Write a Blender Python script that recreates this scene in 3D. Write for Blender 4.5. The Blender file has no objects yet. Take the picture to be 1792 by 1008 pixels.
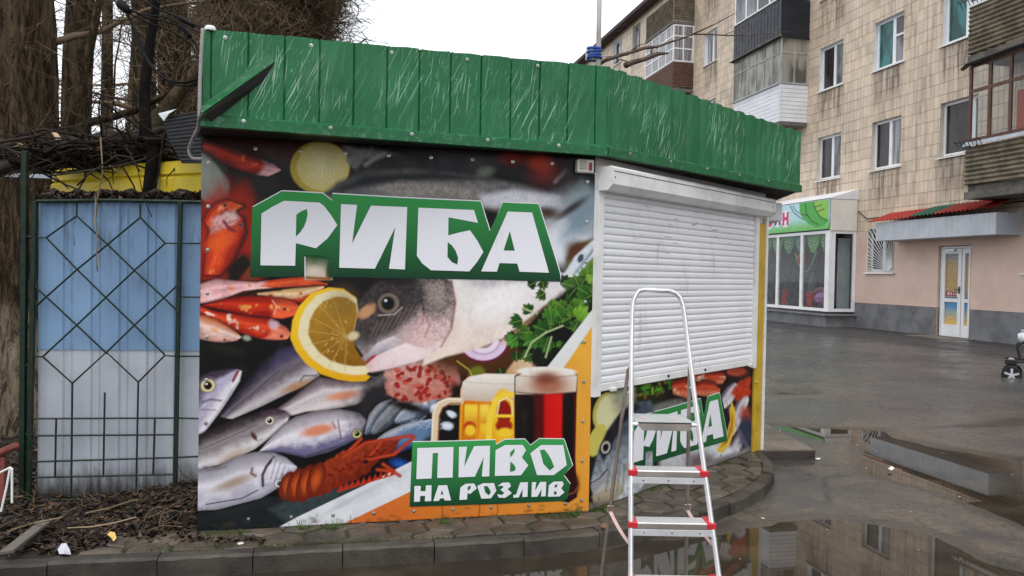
import bpy, bmesh, math, random
import numpy as np
from mathutils import Matrix, Vector

sc = bpy.context.scene
# ------------------------------------------------------------------ camera
FPX, CX, CY, EYE = 1350.0, 896.0, 504.0, 1.5
PITCH, ROLL = math.radians(1.02), math.radians(1.03)
_w = np.array([0, math.cos(PITCH), -math.sin(PITCH)])
_r0 = np.array([1.0, 0, 0]); _u0 = np.cross(_r0, _w)
_r = _r0*math.cos(ROLL) + _u0*math.sin(ROLL)
_u = -_r0*math.sin(ROLL) + _u0*math.cos(ROLL)
CAM = np.array([0, 0, EYE])
cd = bpy.data.cameras.new('camera'); cam = bpy.data.objects.new('camera', cd)
sc.collection.objects.link(cam)
cd.sensor_width = 36.0; cd.lens = FPX/1792*36.0; cd.clip_start = 0.05; cd.clip_end = 1000
cam.matrix_world = Matrix(((_r[0], _u[0], -_w[0], 0), (_r[1], _u[1], -_w[1], 0), (_r[2], _u[2], -_w[2], EYE), (0, 0, 0, 1)))
sc.camera = cam
# ------------------------------------------------------------------ sky, sun, exposure
SUN_EL, SUN_AZ = math.radians(66), math.radians(190)      # azimuth clockwise from +Y: behind the camera
wd = bpy.data.worlds.new('World'); sc.world = wd; wd.use_nodes = True
nt = wd.node_tree; nt.nodes.clear()
sky = nt.nodes.new('ShaderNodeTexSky'); sky.sky_type = 'NISHITA'; sky.sun_disc = False
sky.sun_elevation = SUN_EL; sky.sun_rotation = SUN_AZ; sky.air_density = 1.0; sky.dust_density = 4.0
mx = nt.nodes.new('ShaderNodeMix'); mx.data_type = 'RGBA'
mx.inputs['Factor'].default_value = 0.88                   # closed cloud cover over the blue
mx.inputs['B'].default_value = (11.6, 12.0, 12.6, 1)
bg = nt.nodes.new('ShaderNodeBackground'); bg.inputs['Strength'].default_value = 0.1
wo = nt.nodes.new('ShaderNodeOutputWorld')
nt.links.new(sky.outputs[0], mx.inputs['A']); nt.links.new(mx.outputs['Result'], bg.inputs[0]); nt.links.new(bg.outputs[0], wo.inputs[0])
sl = bpy.data.lights.new('sun', 'SUN'); sl.energy = 1.25; sl.angle = math.radians(30); sl.color = (1, 0.97, 0.93)
so = bpy.data.objects.new('sun', sl); sc.collection.objects.link(so)
_sd = Vector((math.sin(SUN_AZ)*math.cos(SUN_EL), math.cos(SUN_AZ)*math.cos(SUN_EL), math.sin(SUN_EL)))
so.rotation_euler = _sd.to_track_quat('Z', 'Y').to_euler()
sc.view_settings.view_transform = 'Standard'; sc.view_settings.look = 'None'
sc.view_settings.gamma = 1; sc.view_settings.use_curve_mapping = False
sc.view_settings.exposure = 0.40

# ------------------------------------------------------------------ helpers
RNG = random.Random(7); NP = np.random.RandomState(7)
COL = sc.collection
WM = {}                                                    # world matrix of every parent
def ray(x, y): return _w + _r*(x-CX)/FPX - _u*(y-CY)/FPX
def onz(x, y, z=0.0):
    d = ray(x, y); return CAM + d*((z-EYE)/d[2])
def onpl(x, y, p, n):
    d = ray(x, y); return CAM + d*(np.dot(np.asarray(p)-CAM, n)/np.dot(d, n))
def atdist(x, y, dist):
    d = ray(x, y); return CAM + d*(dist/d[1])
def proj(q):
    v = np.asarray(q)-CAM; k = v@_w
    return CX+FPX*(v@_r)/k, CY-FPX*(v@_u)/k
def unit(v): v = np.asarray(v, float); return v/np.linalg.norm(v)
Z3 = np.array([0, 0, 1.0])

def meta(o, label=None, cat=None, group=None, kind=None):
    if label: o['label'] = label
    if cat: o['category'] = cat
    if group: o['group'] = group
    if kind: o['kind'] = kind
    return o
def adopt(o, parent, world=None):
    world = world if world is not None else Matrix.Identity(4)
    WM[o.name] = world
    if parent is not None:
        o.parent = parent; o.matrix_parent_inverse = WM[parent.name].inverted()
    o.matrix_basis = world
    return o
def thing(name, loc, label, cat, group=None, kind=None):
    o = bpy.data.objects.new(name, None); COL.objects.link(o); o.empty_display_size = 0.2
    adopt(o, None, Matrix.Translation(Vector([float(c) for c in loc])))
    return meta(o, label, cat, group, kind)
def link_mesh(name, me, parent=None, world=None):
    o = bpy.data.objects.new(name, me); COL.objects.link(o)
    return adopt(o, parent, world)
def np_mesh(name, v, f, mt, smooth=False, cols=None):
    me = bpy.data.meshes.new(name)
    v = np.asarray(v, np.float32); f = np.asarray(f, np.int32); k = f.shape[1]
    me.vertices.add(len(v)); me.vertices.foreach_set('co', v.ravel())
    me.loops.add(f.size); me.loops.foreach_set('vertex_index', f.ravel())
    me.polygons.add(len(f)); me.polygons.foreach_set('loop_start', np.arange(0, f.size, k, dtype=np.int32))
    if smooth: me.polygons.foreach_set('use_smooth', np.ones(len(f), bool))
    if cols is not None:
        a = me.color_attributes.new('Col', 'FLOAT_COLOR', 'POINT')
        a.data.foreach_set('color', np.c_[cols, np.ones(len(cols))].astype(np.float32).ravel())
    me.update(calc_edges=True); me.materials.append(mt)
    return me
class MB:
    """collects shapes and links them as one mesh object"""
    def __init__(s): s.v = []; s.f = []; s.mi = []; s.c = 0; s.cur = 0; s.sm = []; s.smooth = False
    def add(s, vs, fs):
        b = len(s.v); s.v += [tuple(float(c) for c in q) for q in vs]
        for f in fs: s.f.append(tuple(b+i for i in f)); s.mi.append(s.cur); s.sm.append(s.smooth)
        return s
    def hexa(s, p):                                        # 8 corners: bottom loop 0-3, top loop 4-7
        return s.add(p, [(3, 2, 1, 0), (4, 5, 6, 7), (0, 1, 5, 4), (1, 2, 6, 5), (2, 3, 7, 6), (3, 0, 4, 7)])
    def box(s, o, a, b, c):                                # origin corner and three edge vectors
        o, a, b, c = (np.asarray(q, float) for q in (o, a, b, c))
        return s.hexa([o, o+a, o+a+b, o+b, o+c, o+a+c, o+a+b+c, o+b+c])
    def cbox(s, ctr, size, rz=0.0, ax=None):
        ctr = np.asarray(ctr, float)
        if ax is None:
            ex = np.array([math.cos(rz), math.sin(rz), 0]); ey = np.array([-math.sin(rz), math.cos(rz), 0]); ez = Z3
        else: ex, ey, ez = ax
        a, b, c = ex*size[0], ey*size[1], ez*size[2]
        return s.box(ctr-(a+b+c)/2, a, b, c)
    def bbox(s, o, a, b, c, bev=0.004):                    # bevelled box (top and sides softened by a chamfer)
        o, a, b, c = (np.asarray(q, float) for q in (o, a, b, c))
        ua, ub, uc = unit(a)*bev, unit(b)*bev, unit(c)*bev
        P = [o, o+a, o+a+b, o+b]; I = [ua+ub, -ua+ub, -ua-ub, ua-ub]
        v = [p+uc for p in P] + [p+c-uc for p in P] + [p+c+i for p, i in zip(P, I)] + [p+i for p, i in zip(P, I)]
        f = [(8, 9, 10, 11), (15, 14, 13, 12)]
        for i in range(4):
            j = (i+1) % 4
            f += [(i, j, 4+j, 4+i), (4+i, 4+j, 8+j, 8+i), (12+i, 12+j, j, i)]
        return s.add(v, f)
    def prism(s, poly, z0, z1):
        n = len(poly); v = [(p[0], p[1], z0) for p in poly]+[(p[0], p[1], z1) for p in poly]
        return s.add(v, [tuple(range(n-1, -1, -1)), tuple(range(n, 2*n))]+[(i, (i+1) % n, n+(i+1) % n, n+i) for i in range(n)])
    def tube(s, pts, rad, n=8, cap=True, flat=None):
        pts = [np.asarray(p, float) for p in pts]; m = len(pts)
        rad = [rad]*m if np.isscalar(rad) else rad
        v = []; up = None
        for i in range(m):
            t = unit(pts[min(i+1, m-1)]-pts[max(i-1, 0)])
            if up is None:
                up = np.cross(t, Z3 if abs(t[2]) < .9 else np.array([1.0, 0, 0])); up = unit(up)
            up = unit(up - t*np.dot(up, t)); w = np.cross(t, up)
            for k in range(n):
                a = 2*math.pi*k/n
                v.append(pts[i]+up*rad[i]*math.cos(a)+w*rad[i]*math.sin(a)*(flat or 1.0))
        f = [(i*n+k, i*n+(k+1) % n, (i+1)*n+(k+1) % n, (i+1)*n+k) for i in range(m-1) for k in range(n)]
        if cap: f += [tuple(range(n-1, -1, -1)), tuple((m-1)*n+k for k in range(n))]
        return s.add(v, f)
    def lathe(s, ctr, axis, prof, n=16):                   # profile of (distance along axis, radius)
        axis = unit(axis); up = unit(np.cross(axis, Z3 if abs(axis[2]) < .9 else np.array([1.0, 0, 0]))); w = np.cross(axis, up)
        ctr = np.asarray(ctr, float); v = []
        for h, r in prof:
            for k in range(n):
                a = 2*math.pi*k/n; v.append(ctr+axis*h+(up*math.cos(a)+w*math.sin(a))*max(r, 1e-5))
        m = len(prof)
        f = [(i*n+k, i*n+(k+1) % n, (i+1)*n+(k+1) % n, (i+1)*n+k) for i in range(m-1) for k in range(n)]
        f += [tuple(range(n-1, -1, -1)), tuple((m-1)*n+k for k in range(n))]
        return s.add(v, f)
    def mesh(s, name, mats, smooth=False):
        me = bpy.data.meshes.new(name); me.from_pydata(s.v, [], s.f)
        for m in (mats if isinstance(mats, (list, tuple)) else [mats]): me.materials.append(m)
        me.polygons.foreach_set('material_index', s.mi)
        me.polygons.foreach_set('use_smooth', [bool(smooth or q) for q in s.sm])
        bm = bmesh.new(); bm.from_mesh(me); bmesh.ops.recalc_face_normals(bm, faces=bm.faces); bm.to_mesh(me); bm.free()
        me.update(); return me
    def build(s, name, mats, parent=None, smooth=False, kind=None, label=None):
        o = link_mesh(name, s.mesh(name, mats, smooth), parent)
        return meta(o, label, None, None, kind)
def srgb(*c):
    c = np.asarray(c, float)/255.0
    return np.where(c <= .04045, c/12.92, ((c+.055)/1.055)**2.4)
# numpy value noise
_LAT = np.random.RandomState(3).rand(256, 256)
def vnoise(x, y):
    xi = np.floor(x).astype(int); yi = np.floor(y).astype(int); fx = x-xi; fy = y-yi
    fx = fx*fx*(3-2*fx); fy = fy*fy*(3-2*fy)
    a = _LAT[xi & 255, yi & 255]; b = _LAT[(xi+1) & 255, yi & 255]; c = _LAT[xi & 255, (yi+1) & 255]; d = _LAT[(xi+1) & 255, (yi+1) & 255]
    return (a*(1-fx)+b*fx)*(1-fy)+(c*(1-fx)+d*fx)*fy
def fbm(x, y, o=4):
    t = 0; a = .5
    for k in range(o): t = t+a*vnoise(x*2**k+17*k, y*2**k+31*k); a *= .5
    return t/(1-.5**o)
def sstep(a, b, x):
    t = np.clip((x-a)/(b-a), 0, 1); return t*t*(3-2*t)
def poly_sd(px, py, pts):
    """signed distance to a polygon, negative inside"""
    pts = np.asarray(pts, float); d = np.full(px.shape, 1e9); ins = np.zeros(px.shape, bool)
    for i in range(len(pts)):
        a = pts[i-1]; b = pts[i]; e = b-a; L = max(e@e, 1e-12)
        t = np.clip(((px-a[0])*e[0]+(py-a[1])*e[1])/L, 0, 1)
        d = np.minimum(d, (px-a[0]-t*e[0])**2+(py-a[1]-t*e[1])**2)
        if a[1] != b[1]:
            ins ^= ((a[1] > py) != (b[1] > py)) & (px < (b[0]-a[0])*(py-a[1])/(b[1]-a[1])+a[0])
    d = np.sqrt(d); return np.where(ins, -d, d)

# ------------------------------------------------------------------ materials
class G:
    """small node-graph builder"""
    def __init__(s, name):
        s.m = bpy.data.materials.new(name); s.m.use_nodes = True; s.nt = s.m.node_tree; s.nt.nodes.clear()
        s.out = s.n('ShaderNodeOutputMaterial'); s.p = s.n('ShaderNodeBsdfPrincipled'); s.l(s.p.outputs[0], s.out.inputs[0])
        s.pos = s.n('ShaderNodeNewGeometry').outputs['Position']
    def n(s, t): return s.nt.nodes.new(t)
    def l(s, a, b): s.nt.links.new(a, b)
    def set(s, inp, v):
        if hasattr(v, 'is_output'): s.l(v, inp)
        elif isinstance(v, (tuple, list, np.ndarray)) and len(v) == 3 and inp.type == 'RGBA': inp.default_value = (*[float(c) for c in v], 1)
        else: inp.default_value = v
    def map(s, scale=(1, 1, 1), rot=(0, 0, 0), vec=None):
        q = s.n('ShaderNodeMapping'); s.l(vec or s.pos, q.inputs[0]); q.inputs['Scale'].default_value = scale; q.inputs['Rotation'].default_value = rot
        return q.outputs[0]
    def noise(s, scale, detail=5, rough=.55, vec=None, dist=0):
        q = s.n('ShaderNodeTexNoise'); s.l(vec or s.pos, q.inputs['Vector']); q.inputs['Scale'].default_value = scale
        q.inputs['Detail'].default_value = detail; q.inputs['Roughness'].default_value = rough; q.inputs['Distortion'].default_value = dist
        return q.outputs['Fac']
    def vor(s, scale, vec=None, feature='F1'):
        q = s.n('ShaderNodeTexVoronoi'); q.feature = feature; s.l(vec or s.pos, q.inputs['Vector']); q.inputs['Scale'].default_value = scale
        return q.outputs['Distance']
    def ramp(s, f, a, b, v0=0.0, v1=1.0):
        q = s.n('ShaderNodeMapRange'); q.interpolation_type = 'SMOOTHSTEP'; s.set(q.inputs['Value'], f)
        q.inputs['From Min'].default_value = a; q.inputs['From Max'].default_value = b; q.inputs['To Min'].default_value = v0; q.inputs['To Max'].default_value = v1
        return q.outputs['Result']
    def math(s, op, a, b=0.0, c=None):
        q = s.n('ShaderNodeMath'); q.operation = op; s.set(q.inputs[0], a); s.set(q.inputs[1], b)
        if c is not None: s.set(q.inputs[2], c)
        return q.outputs[0]
    def mix(s, f, a, b, mode='MIX'):
        q = s.n('ShaderNodeMix'); q.data_type = 'RGBA'; q.blend_type = mode
        s.set(q.inputs['Factor'], f); s.set(q.inputs['A'], a); s.set(q.inputs['B'], b); return q.outputs['Result']
    def dot(s, v):
        q = s.n('ShaderNodeVectorMath'); q.operation = 'DOT_PRODUCT'; s.l(s.pos, q.inputs[0]); q.inputs[1].default_value = v; return q.outputs['Value']
    def rnd(s): return s.n('ShaderNodeObjectInfo').outputs['Random']
    def bump(s, h, strength=.3, dist=.01):
        q = s.n('ShaderNodeBump'); q.inputs['Strength'].default_value = strength; q.inputs['Distance'].default_value = dist
        s.l(h, q.inputs['Height']); s.l(q.outputs[0], s.p.inputs['Normal'])
    def done(s, color, rough=.6, metal=0.0, spec=.5, ior=None):
        s.set(s.p.inputs['Base Color'], color); s.set(s.p.inputs['Roughness'], rough); s.set(s.p.inputs['Metallic'], metal)
        s.set(s.p.inputs['Specular IOR Level'], spec)
        if ior: s.p.inputs['IOR'].default_value = ior
        return s.m
def mat(name, c, c2=None, rough=.6, metal=0.0, spec=.28, ns=6.0, lim=(.35, .65), bump=0.0, bs=80.0, bd=.005, stretch=(1, 1, 1), rv=0.0, rvar=.12, grime=None):
    g = G(name)
    c = np.asarray(c, float); c2 = c*.7 if c2 is None else np.asarray(c2, float)
    nz = g.noise(ns, 6, .6, g.map(stretch))
    col = g.mix(g.ramp(nz, *lim), c, c2)
    if grime is not None:                                  # (colour, amount, scale): dirt with a shape of its own
        gm = g.ramp(g.noise(grime[2], 8, .7, g.map(stretch)), .5, .75, 0, grime[1]); col = g.mix(gm, col, grime[0])
    if rv:
        col = g.mix(1.0, col, g.mix(g.rnd(), (1-rv,)*3, (1+rv,)*3), 'MULTIPLY')
    ro = g.ramp(g.noise(ns*2.3, 4), .3, .7, max(.02, rough-rvar), min(1, rough+rvar))
    if bump: g.bump(g.noise(bs, 5, .6, g.map(stretch)), bump, bd)
    return g.done(col, ro, metal, spec)
def flat(name, c, rough=.5, metal=0.0, spec=.3):
    g = G(name); return g.done(tuple(c), rough, metal, spec)
def print_mat(name, rough=.32, bump=.12):
    g = G(name); a = g.n('ShaderNodeVertexColor'); a.layer_name = 'Col'
    dirt = g.ramp(g.noise(7, 8, .7, g.map((1, 1, .35))), .56, .8, 0, .35)
    col = g.mix(dirt, a.outputs['Color'], srgb(70, 62, 52))
    g.bump(g.noise(3.0, 2), bump, .03)
    return g.done(col, g.ramp(g.noise(9, 4), .3, .7, rough-.08, rough+.14), 0, .16)
MT = {}
MT['print'] = print_mat('printed_vinyl')
MT['letter'] = print_mat('letter_vinyl', .34, .10)
# ================================================================== setting out
ZP = 0.10                                                   # pavement level at the kiosk; the road is 0
A = onz(348, 930, ZP); B = onz(1029, 895, ZP); Cc = onz(1313, 790, ZP)
E1 = unit((B-A)*[1, 1, 0]); E2 = unit((Cc-B)*[1, 1, 0])
N1 = np.array([E1[1], -E1[0], 0]); N2 = np.array([E2[1], -E2[0], 0])   # outward normals
L1 = float(np.linalg.norm(B-A)); L2 = float(np.linalg.norm(Cc-B))
ZW = float(onpl(360, 238, A, N1)[2])                        # wall top = soffit level
# apartment block: facade frame (t along the wall away from the camera, o out towards the street)
BK, BZ0 = 0.94, 0.09                                        # building module and its datum
D0 = np.array([10.293, 18.62, 0.0]); _fa = math.radians(102.5)
FB = np.array([math.cos(_fa), math.sin(_fa), 0.0]); FN = np.array([-FB[1], FB[0], 0.0])
BB, BN, BZ = FB*BK, FN*BK, Z3*BK
def fw(t, o, z): return D0 + BB*t + BN*o + BZ*z + Z3*BZ0
GZB = 0.11; GZW = GZB*BK+BZ0                                                  # ground level at the block

# ------------------------------------------------------------------ puddle outlines (calibrated on the road plane)
def outline(pts): return np.array([onz(x, y, 0)[:2] for x, y in pts])
PUD_NEAR = outline([(1199, 934), (1245, 926), (1290, 917), (1345, 915), (1400, 906), (1450, 905), (1510, 909), (1560, 914), (1610, 923), (1655, 938), (1690, 962), (1740, 985), (1800, 1000), (1900, 1030)])
PUD_NEAR = np.vstack([PUD_NEAR, [[3.2, 2.6], [2.4, 1.0], [-5.0, 1.0], [-5.0, 2.4], outline([(-500, 1060)])[0], outline([(0, 1016)])[0], outline([(340, 1000)])[0], outline([(660, 978)])[0], outline([(950, 958)])[0], outline([(1062, 950)])[0], outline([(1130, 938)])[0]]])
PUD_MID = outline([(1330, 741), (1420, 746), (1500, 750), (1560, 752), (1575, 764), (1610, 772), (1660, 785), (1730, 795), (1792, 803), (1880, 812), (1900, 930), (1840, 932), (1792, 922), (1740, 905), (1700, 889), (1650, 870), (1600, 853), (1548, 839), (1508, 828), (1498, 800), (1502, 778), (1440, 774), (1400, 765), (1360, 753)])
PUD_FAR = outline([(1600, 752), (1690, 748), (1790, 741), (1900, 741), (1900, 752), (1800, 757), (1700, 754)])
PUD_S = outline([(1336, 684), (1360, 680), (1400, 683), (1440, 688), (1420, 693), (1370, 692), (1340, 690)])
PUD_T = outline([(1350, 668), (1390, 663), (1425, 668), (1440, 671), (1400, 674), (1360, 672)])
PUDS = [PUD_NEAR, PUD_MID, PUD_FAR, PUD_S, PUD_T]
def facade_out(x, y): return (x-D0[0])*FN[0]+(y-D0[1])*FN[1]
SHORE = np.zeros(0)
def ground_h(x, y):
    z = GZW*sstep(9.5, 1.0, facade_out(x, y))*sstep(60, 20, np.abs(y-18))
    rough = (fbm(x*1.3+5, y*1.3+9, 5)-.5)
    near = sstep(16, 8, np.hypot(x, y-4))
    z = z + near*(.010*rough)+.006*near
    for i, pd in enumerate(PUDS):
        sd = poly_sd(x, y, pd)+(fbm(x*3+40*i, y*3+7, 4)-.5)*(.16 if i < 3 else .1)
        SHORE[:] = np.minimum(SHORE, sd) if len(SHORE) == len(sd) else SHORE
        z = z - (.022+.006*near)*sstep(.06, -.22, sd)*(1 if i < 3 else .75)
    return z
def graded(lo, f0, f1, hi, step, grow=1.18):
    xs = list(np.arange(f0, f1, step)); s = step; x = xs[-1]
    while x < hi: s *= grow; x += s; xs.append(x)
    s = step; x = xs[0]; L = []
    while x > lo: s *= grow; x -= s; L.append(x)
    return np.array(L[::-1]+xs)
gx = graded(-260, -3.4, 6.8, 260, .035); gy = graded(-120, 2.4, 10.2, 420, .035)
X, Y = np.meshgrid(gx, gy); SHORE = np.full(X.size, 9.0); Zg = ground_h(X.ravel(), Y.ravel())
nx, ny = len(gx), len(gy)
ii = (np.arange(ny-1)[:, None]*nx+np.arange(nx-1)[None, :]).ravel()
gf = np.c_[ii, ii+1, ii+nx+1, ii+nx]
g = G('wet_asphalt')
n1 = g.noise(.55, 7, .62); n2 = g.noise(3.2, 7, .68); n3 = g.noise(160, 3, .6); n4 = g.noise(38, 5, .7)
cA = g.mix(g.ramp(n1, .36, .64), (.080, .076, .073), (.046, .045, .045))
cA = g.mix(g.ramp(n2, .52, .74, 0, .45), cA, (.110, .098, .084))            # silt washed over the asphalt
cA = g.mix(g.ramp(n3, .42, .62, 0, .42), cA, (.018, .017, .016))
cA = g.mix(g.ramp(n4, .56, .68, 0, .45), cA, (.19, .175, .155))
va = g.n('ShaderNodeVertexColor'); va.layer_name = 'Col'; vs = g.n('ShaderNodeSeparateColor'); g.l(va.outputs['Color'], vs.inputs[0])
silt = g.math('MULTIPLY', vs.outputs[0], g.ramp(g.noise(2.6, 8, .72), .36, .60)); cA = g.mix(g.math('MULTIPLY', silt, .72), cA, g.mix(g.ramp(g.noise(26, 5, .7), .4, .62), (.150, .118, .086), (.070, .056, .043)))
cA = g.mix(g.math('MULTIPLY', vs.outputs[1], .6), cA, (.034, .028, .022))                # soaked margin
dfa = g.math('SUBTRACT', g.dot(tuple(FN)), float(D0@FN))                     # metres out from the facade
apron = g.ramp(g.math('ADD', dfa, g.math('MULTIPLY', g.math('SUBTRACT', n2, .5), 1.2)), 2.3, 3.1, 1, 0)
cA = g.mix(apron, cA, g.mix(n4, (.020, .019, .021), (.034, .032, .034)))     # darker strip along the wall
ro = g.math('ADD', g.ramp(g.noise(.22, 3, .5), .40, .62, .08, .26), g.ramp(g.noise(1.3, 7, .68), .40, .62, .0, .24))
ro = g.math('ADD', ro, g.math('MULTIPLY', apron, .22)); ro = g.math('SUBTRACT', ro, g.math('MULTIPLY', vs.outputs[1], .12))
crk = g.ramp(g.vor(.9, g.map((1, 1, 1)), 'DISTANCE_TO_EDGE'), .0, .018, 1, 0); crk = g.math('MULTIPLY', crk, g.ramp(g.noise(.7, 3), .50, .60)); cA = g.mix(g.math('MULTIPLY', crk, .7), cA, (.02, .018, .016))
g.bump(g.math('ADD', g.math('MULTIPLY', n3, .8), g.math('SUBTRACT', n4, crk)), .30, .006)
MT['asphalt'] = g.done(cA, ro, 0, .5)
go = link_mesh('road', np_mesh('road', np.c_[X.ravel(), Y.ravel(), Zg], gf, MT['asphalt'], True, np.c_[sstep(1.0, .05, SHORE), sstep(.10, .0, SHORE), SHORE*0])); meta(go, kind='structure')
g = G('puddle_water')
cw = g.mix(g.ramp(g.noise(2.2, 6), .4, .65), (.030, .024, .018), (.052, .042, .030))
MT['water'] = g.done(cw, .014, 0, .5, 1.33)
for pd in PUDS:
    b_ = MB(); c0 = pd.mean(0)
    ring = []
    for i in range(len(pd)):                                # a water sheet a little larger than the basin it fills
        a, q, c = pd[i-1], pd[i], pd[(i+1) % len(pd)]
        e = unit(c-a); nn = np.array([e[1], -e[0]]); m = 0.22
        if poly_sd(np.array([q[0]+nn[0]*.02]), np.array([q[1]+nn[1]*.02]), pd)[0] < 0: nn = -nn
        ring.append(q+nn*(m if pd is not PUD_S and pd is not PUD_T else .1))
    b_.add([(p[0], p[1], -.005) for p in ring], [tuple(range(len(ring)))])
    meta(b_.build('puddle', MT['water']), kind='structure')

# ------------------------------------------------------------------ kerb
MT['kerb'] = mat('kerb_concrete', (.070, .060, .049), (.034, .030, .025), .55, ns=4, bump=.5, bs=70, bd=.006, rv=.14, grime=((.016, .016, .010), .85, 2.6))
KZ = .092
kp = [onz(x, y, KZ)[:2] for x, y in [(0, 990), (176, 983), (340, 976), (505, 966), (659, 956), (807, 951), (950, 943), (1059, 932), (1130, 918), (1199, 906), (1252, 890), (1308, 869), (1335, 856), (1353, 841), (1360, 826), (1358, 812), (1349, 799), (1334, 789), (1316, 781)]]
d_ = unit(kp[0]-kp[2]); kp = [kp[0]+d_*2.6, kp[0]+d_*1.2]+kp
kp = np.array(kp)
for _ in range(2):                                          # relax the surveyed points
    k2 = kp.copy(); k2[1:-1] = .25*kp[:-2]+.5*kp[1:-1]+.25*kp[2:]; kp = k2
seg = np.r_[0, np.cumsum(np.hypot(*np.diff(kp, axis=0).T))]
def kerb_at(s):
    p = np.array([np.interp(s, seg, kp[:, 0]), np.interp(s, seg, kp[:, 1])])
    q = np.array([np.interp(s+.03, seg, kp[:, 0]), np.interp(s+.03, seg, kp[:, 1])]); q0 = np.array([np.interp(s-.03, seg, kp[:, 0]), np.interp(s-.03, seg, kp[:, 1])])
    t = unit(q-q0); return p, np.array([-t[1], t[0]])       # point on the road edge and the inward normal
KW = .085
kerb = thing('kerb', (kp[8][0], kp[8][1], 0), None, None, kind='structure')
s = 0.0; r_ = random.Random(4)
bend0 = 6.0
while s < seg[-1]-.03:
    p, nn = kerb_at(s); px = proj([p[0], p[1], KZ])[0]
    ln = (.47 if px < 1150 else .30)*r_.uniform(.92, 1.06); e = min(s+ln, seg[-1])
    dz = r_.uniform(-.006, .006); k = max(2, int((e-s)/.07)); b_ = MB()
    rows = []
    sh = r_.uniform(-.006, .006)
    for i in range(k+1):
        u = s+.0025+(e-s-.005)*i/k; p, nn = kerb_at(u); p = p+nn*sh
        w0 = r_.uniform(-.003, .003); ch = .012+r_.uniform(-.003, .003)
        prof = [(0+w0, -.06), (0+w0, KZ+dz-ch), (ch, KZ+dz+r_.uniform(-.002, .002)), (KW-.004, KZ+dz), (KW, -.06)]
        rows.append([(p[0]+nn[0]*o, p[1]+nn[1]*o, z) for o, z in prof])
    v = [q for row in rows for q in row]; m = 5
    f = [(i*m+j, i*m+j+1, (i+1)*m+j+1, (i+1)*m+j) for i in range(k) for j in range(m-1)]+[tuple(range(m)), tuple(k*m+j for j in range(m-1, -1, -1))]
    b_.add(v, f); b_.build('kerb_stone', MT['kerb'], kerb)
    s = e
# ------------------------------------------------------------------ pavement of hexagonal blocks
MT['paver'] = mat('paver_concrete', (.105, .086, .066), (.052, .043, .033), .5, ns=5, bump=.5, bs=90, bd=.005, rv=.24, grime=((.024, .022, .014), .8, 3.0))
MT['joint'] = mat('joint_soil', (.035, .030, .022), (.030, .042, .012), .9, ns=7, bump=.6, bs=60, bd=.01)
pave = thing('pavement', (0.6, 4.5, 0), None, None, kind='structure')
inner = []
for s in np.linspace(0, seg[-1], 60):
    p, nn = kerb_at(s); inner.append(p+nn*(KW+.004))
inner = np.array(inner)
Aw, Bw, Cw = (q[:2]-n[:2]*.10 for q, n in ((A, N1), (B, N1+N2), (Cc, N2)))
left_cut = A[:2]-E1[:2]*.30
region = np.vstack([inner[inner[:, 0] > left_cut[0]-.1], [Cc[:2]+E2[:2]*.25-N2[:2]*.1, Cw, Bw, Aw, left_cut-N1[:2]*.1]])
def clip_half(poly, p, n):                                  # keep the side n points to
    out = []
    for i in range(len(poly)):
        a, b = poly[i-1], poly[i]; da, db = np.dot(a-p, n), np.dot(b-p, n)
        if da >= 0: out.append(a)
        if da*db < 0: out.append(a+(b-a)*da/(da-db))
    return out
mb = MB(); mb.prism([tuple(q) for q in region], .0, ZP-.011); mb.build('bedding', MT['joint'], pave)
HS = .125; rp = random.Random(11)
for i in range(-40, 40):
    for j in range(-40, 40):
        c = B[:2]+E2[:2]*(i*HS*1.5)+N2[:2]*((j+.5*(i & 1))*HS*math.sqrt(3))
        if not (-2.2 < c[0] < 2.4 and 3.2 < c[1] < 6.8): continue
        if poly_sd(np.array([c[0]]), np.array([c[1]]), region)[0] > .10: continue
        sc_ = HS*rp.uniform(.90, .965); a0 = rp.uniform(-.03, .03)
        hexp = [c+sc_*(1+rp.uniform(-.02, .02))*(E2[:2]*math.cos(a0+k*math.pi/3)+N2[:2]*math.sin(a0+k*math.pi/3)) for k in range(6)]
        near_k = np.argmin(((inner-c)**2).sum(1))
        for kk in (near_k-2, near_k, near_k+2):
            kk = int(np.clip(kk, 1, len(inner)-2)); t = unit(inner[kk+1]-inner[kk-1]); hexp = clip_half(hexp, inner[kk], np.array([-t[1], t[0]]))
            if len(hexp) < 3: break
        if len(hexp) < 3: continue
        ar = .5*abs(sum(hexp[k-1][0]*hexp[k][1]-hexp[k][0]*hexp[k-1][1] for k in range(len(hexp))))
        if ar < .002: continue
        ct = np.mean(hexp, 0); n = len(hexp); zt = ZP+rp.uniform(-.006, .004); tilt = (rp.uniform(-.03, .03), rp.uniform(-.03, .03))
        lev = lambda q: zt+(q[0]-ct[0])*tilt[0]+(q[1]-ct[1])*tilt[1]
        top = [ct+(q-ct)*.90 for q in hexp]
        v = [(q[0], q[1], .03) for q in hexp]+[(q[0], q[1], lev(q)-.009) for q in hexp]+[(q[0], q[1], lev(q)) for q in top]
        f = [tuple(range(2*n, 3*n))]+[(a+o, (a+1) % n+o, (a+1) % n+o+n, a+o+n) for o in (0, n) for a in range(n)]
        b_ = MB(); b_.add(v, f); b_.build('paver', MT['paver'], pave)
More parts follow.
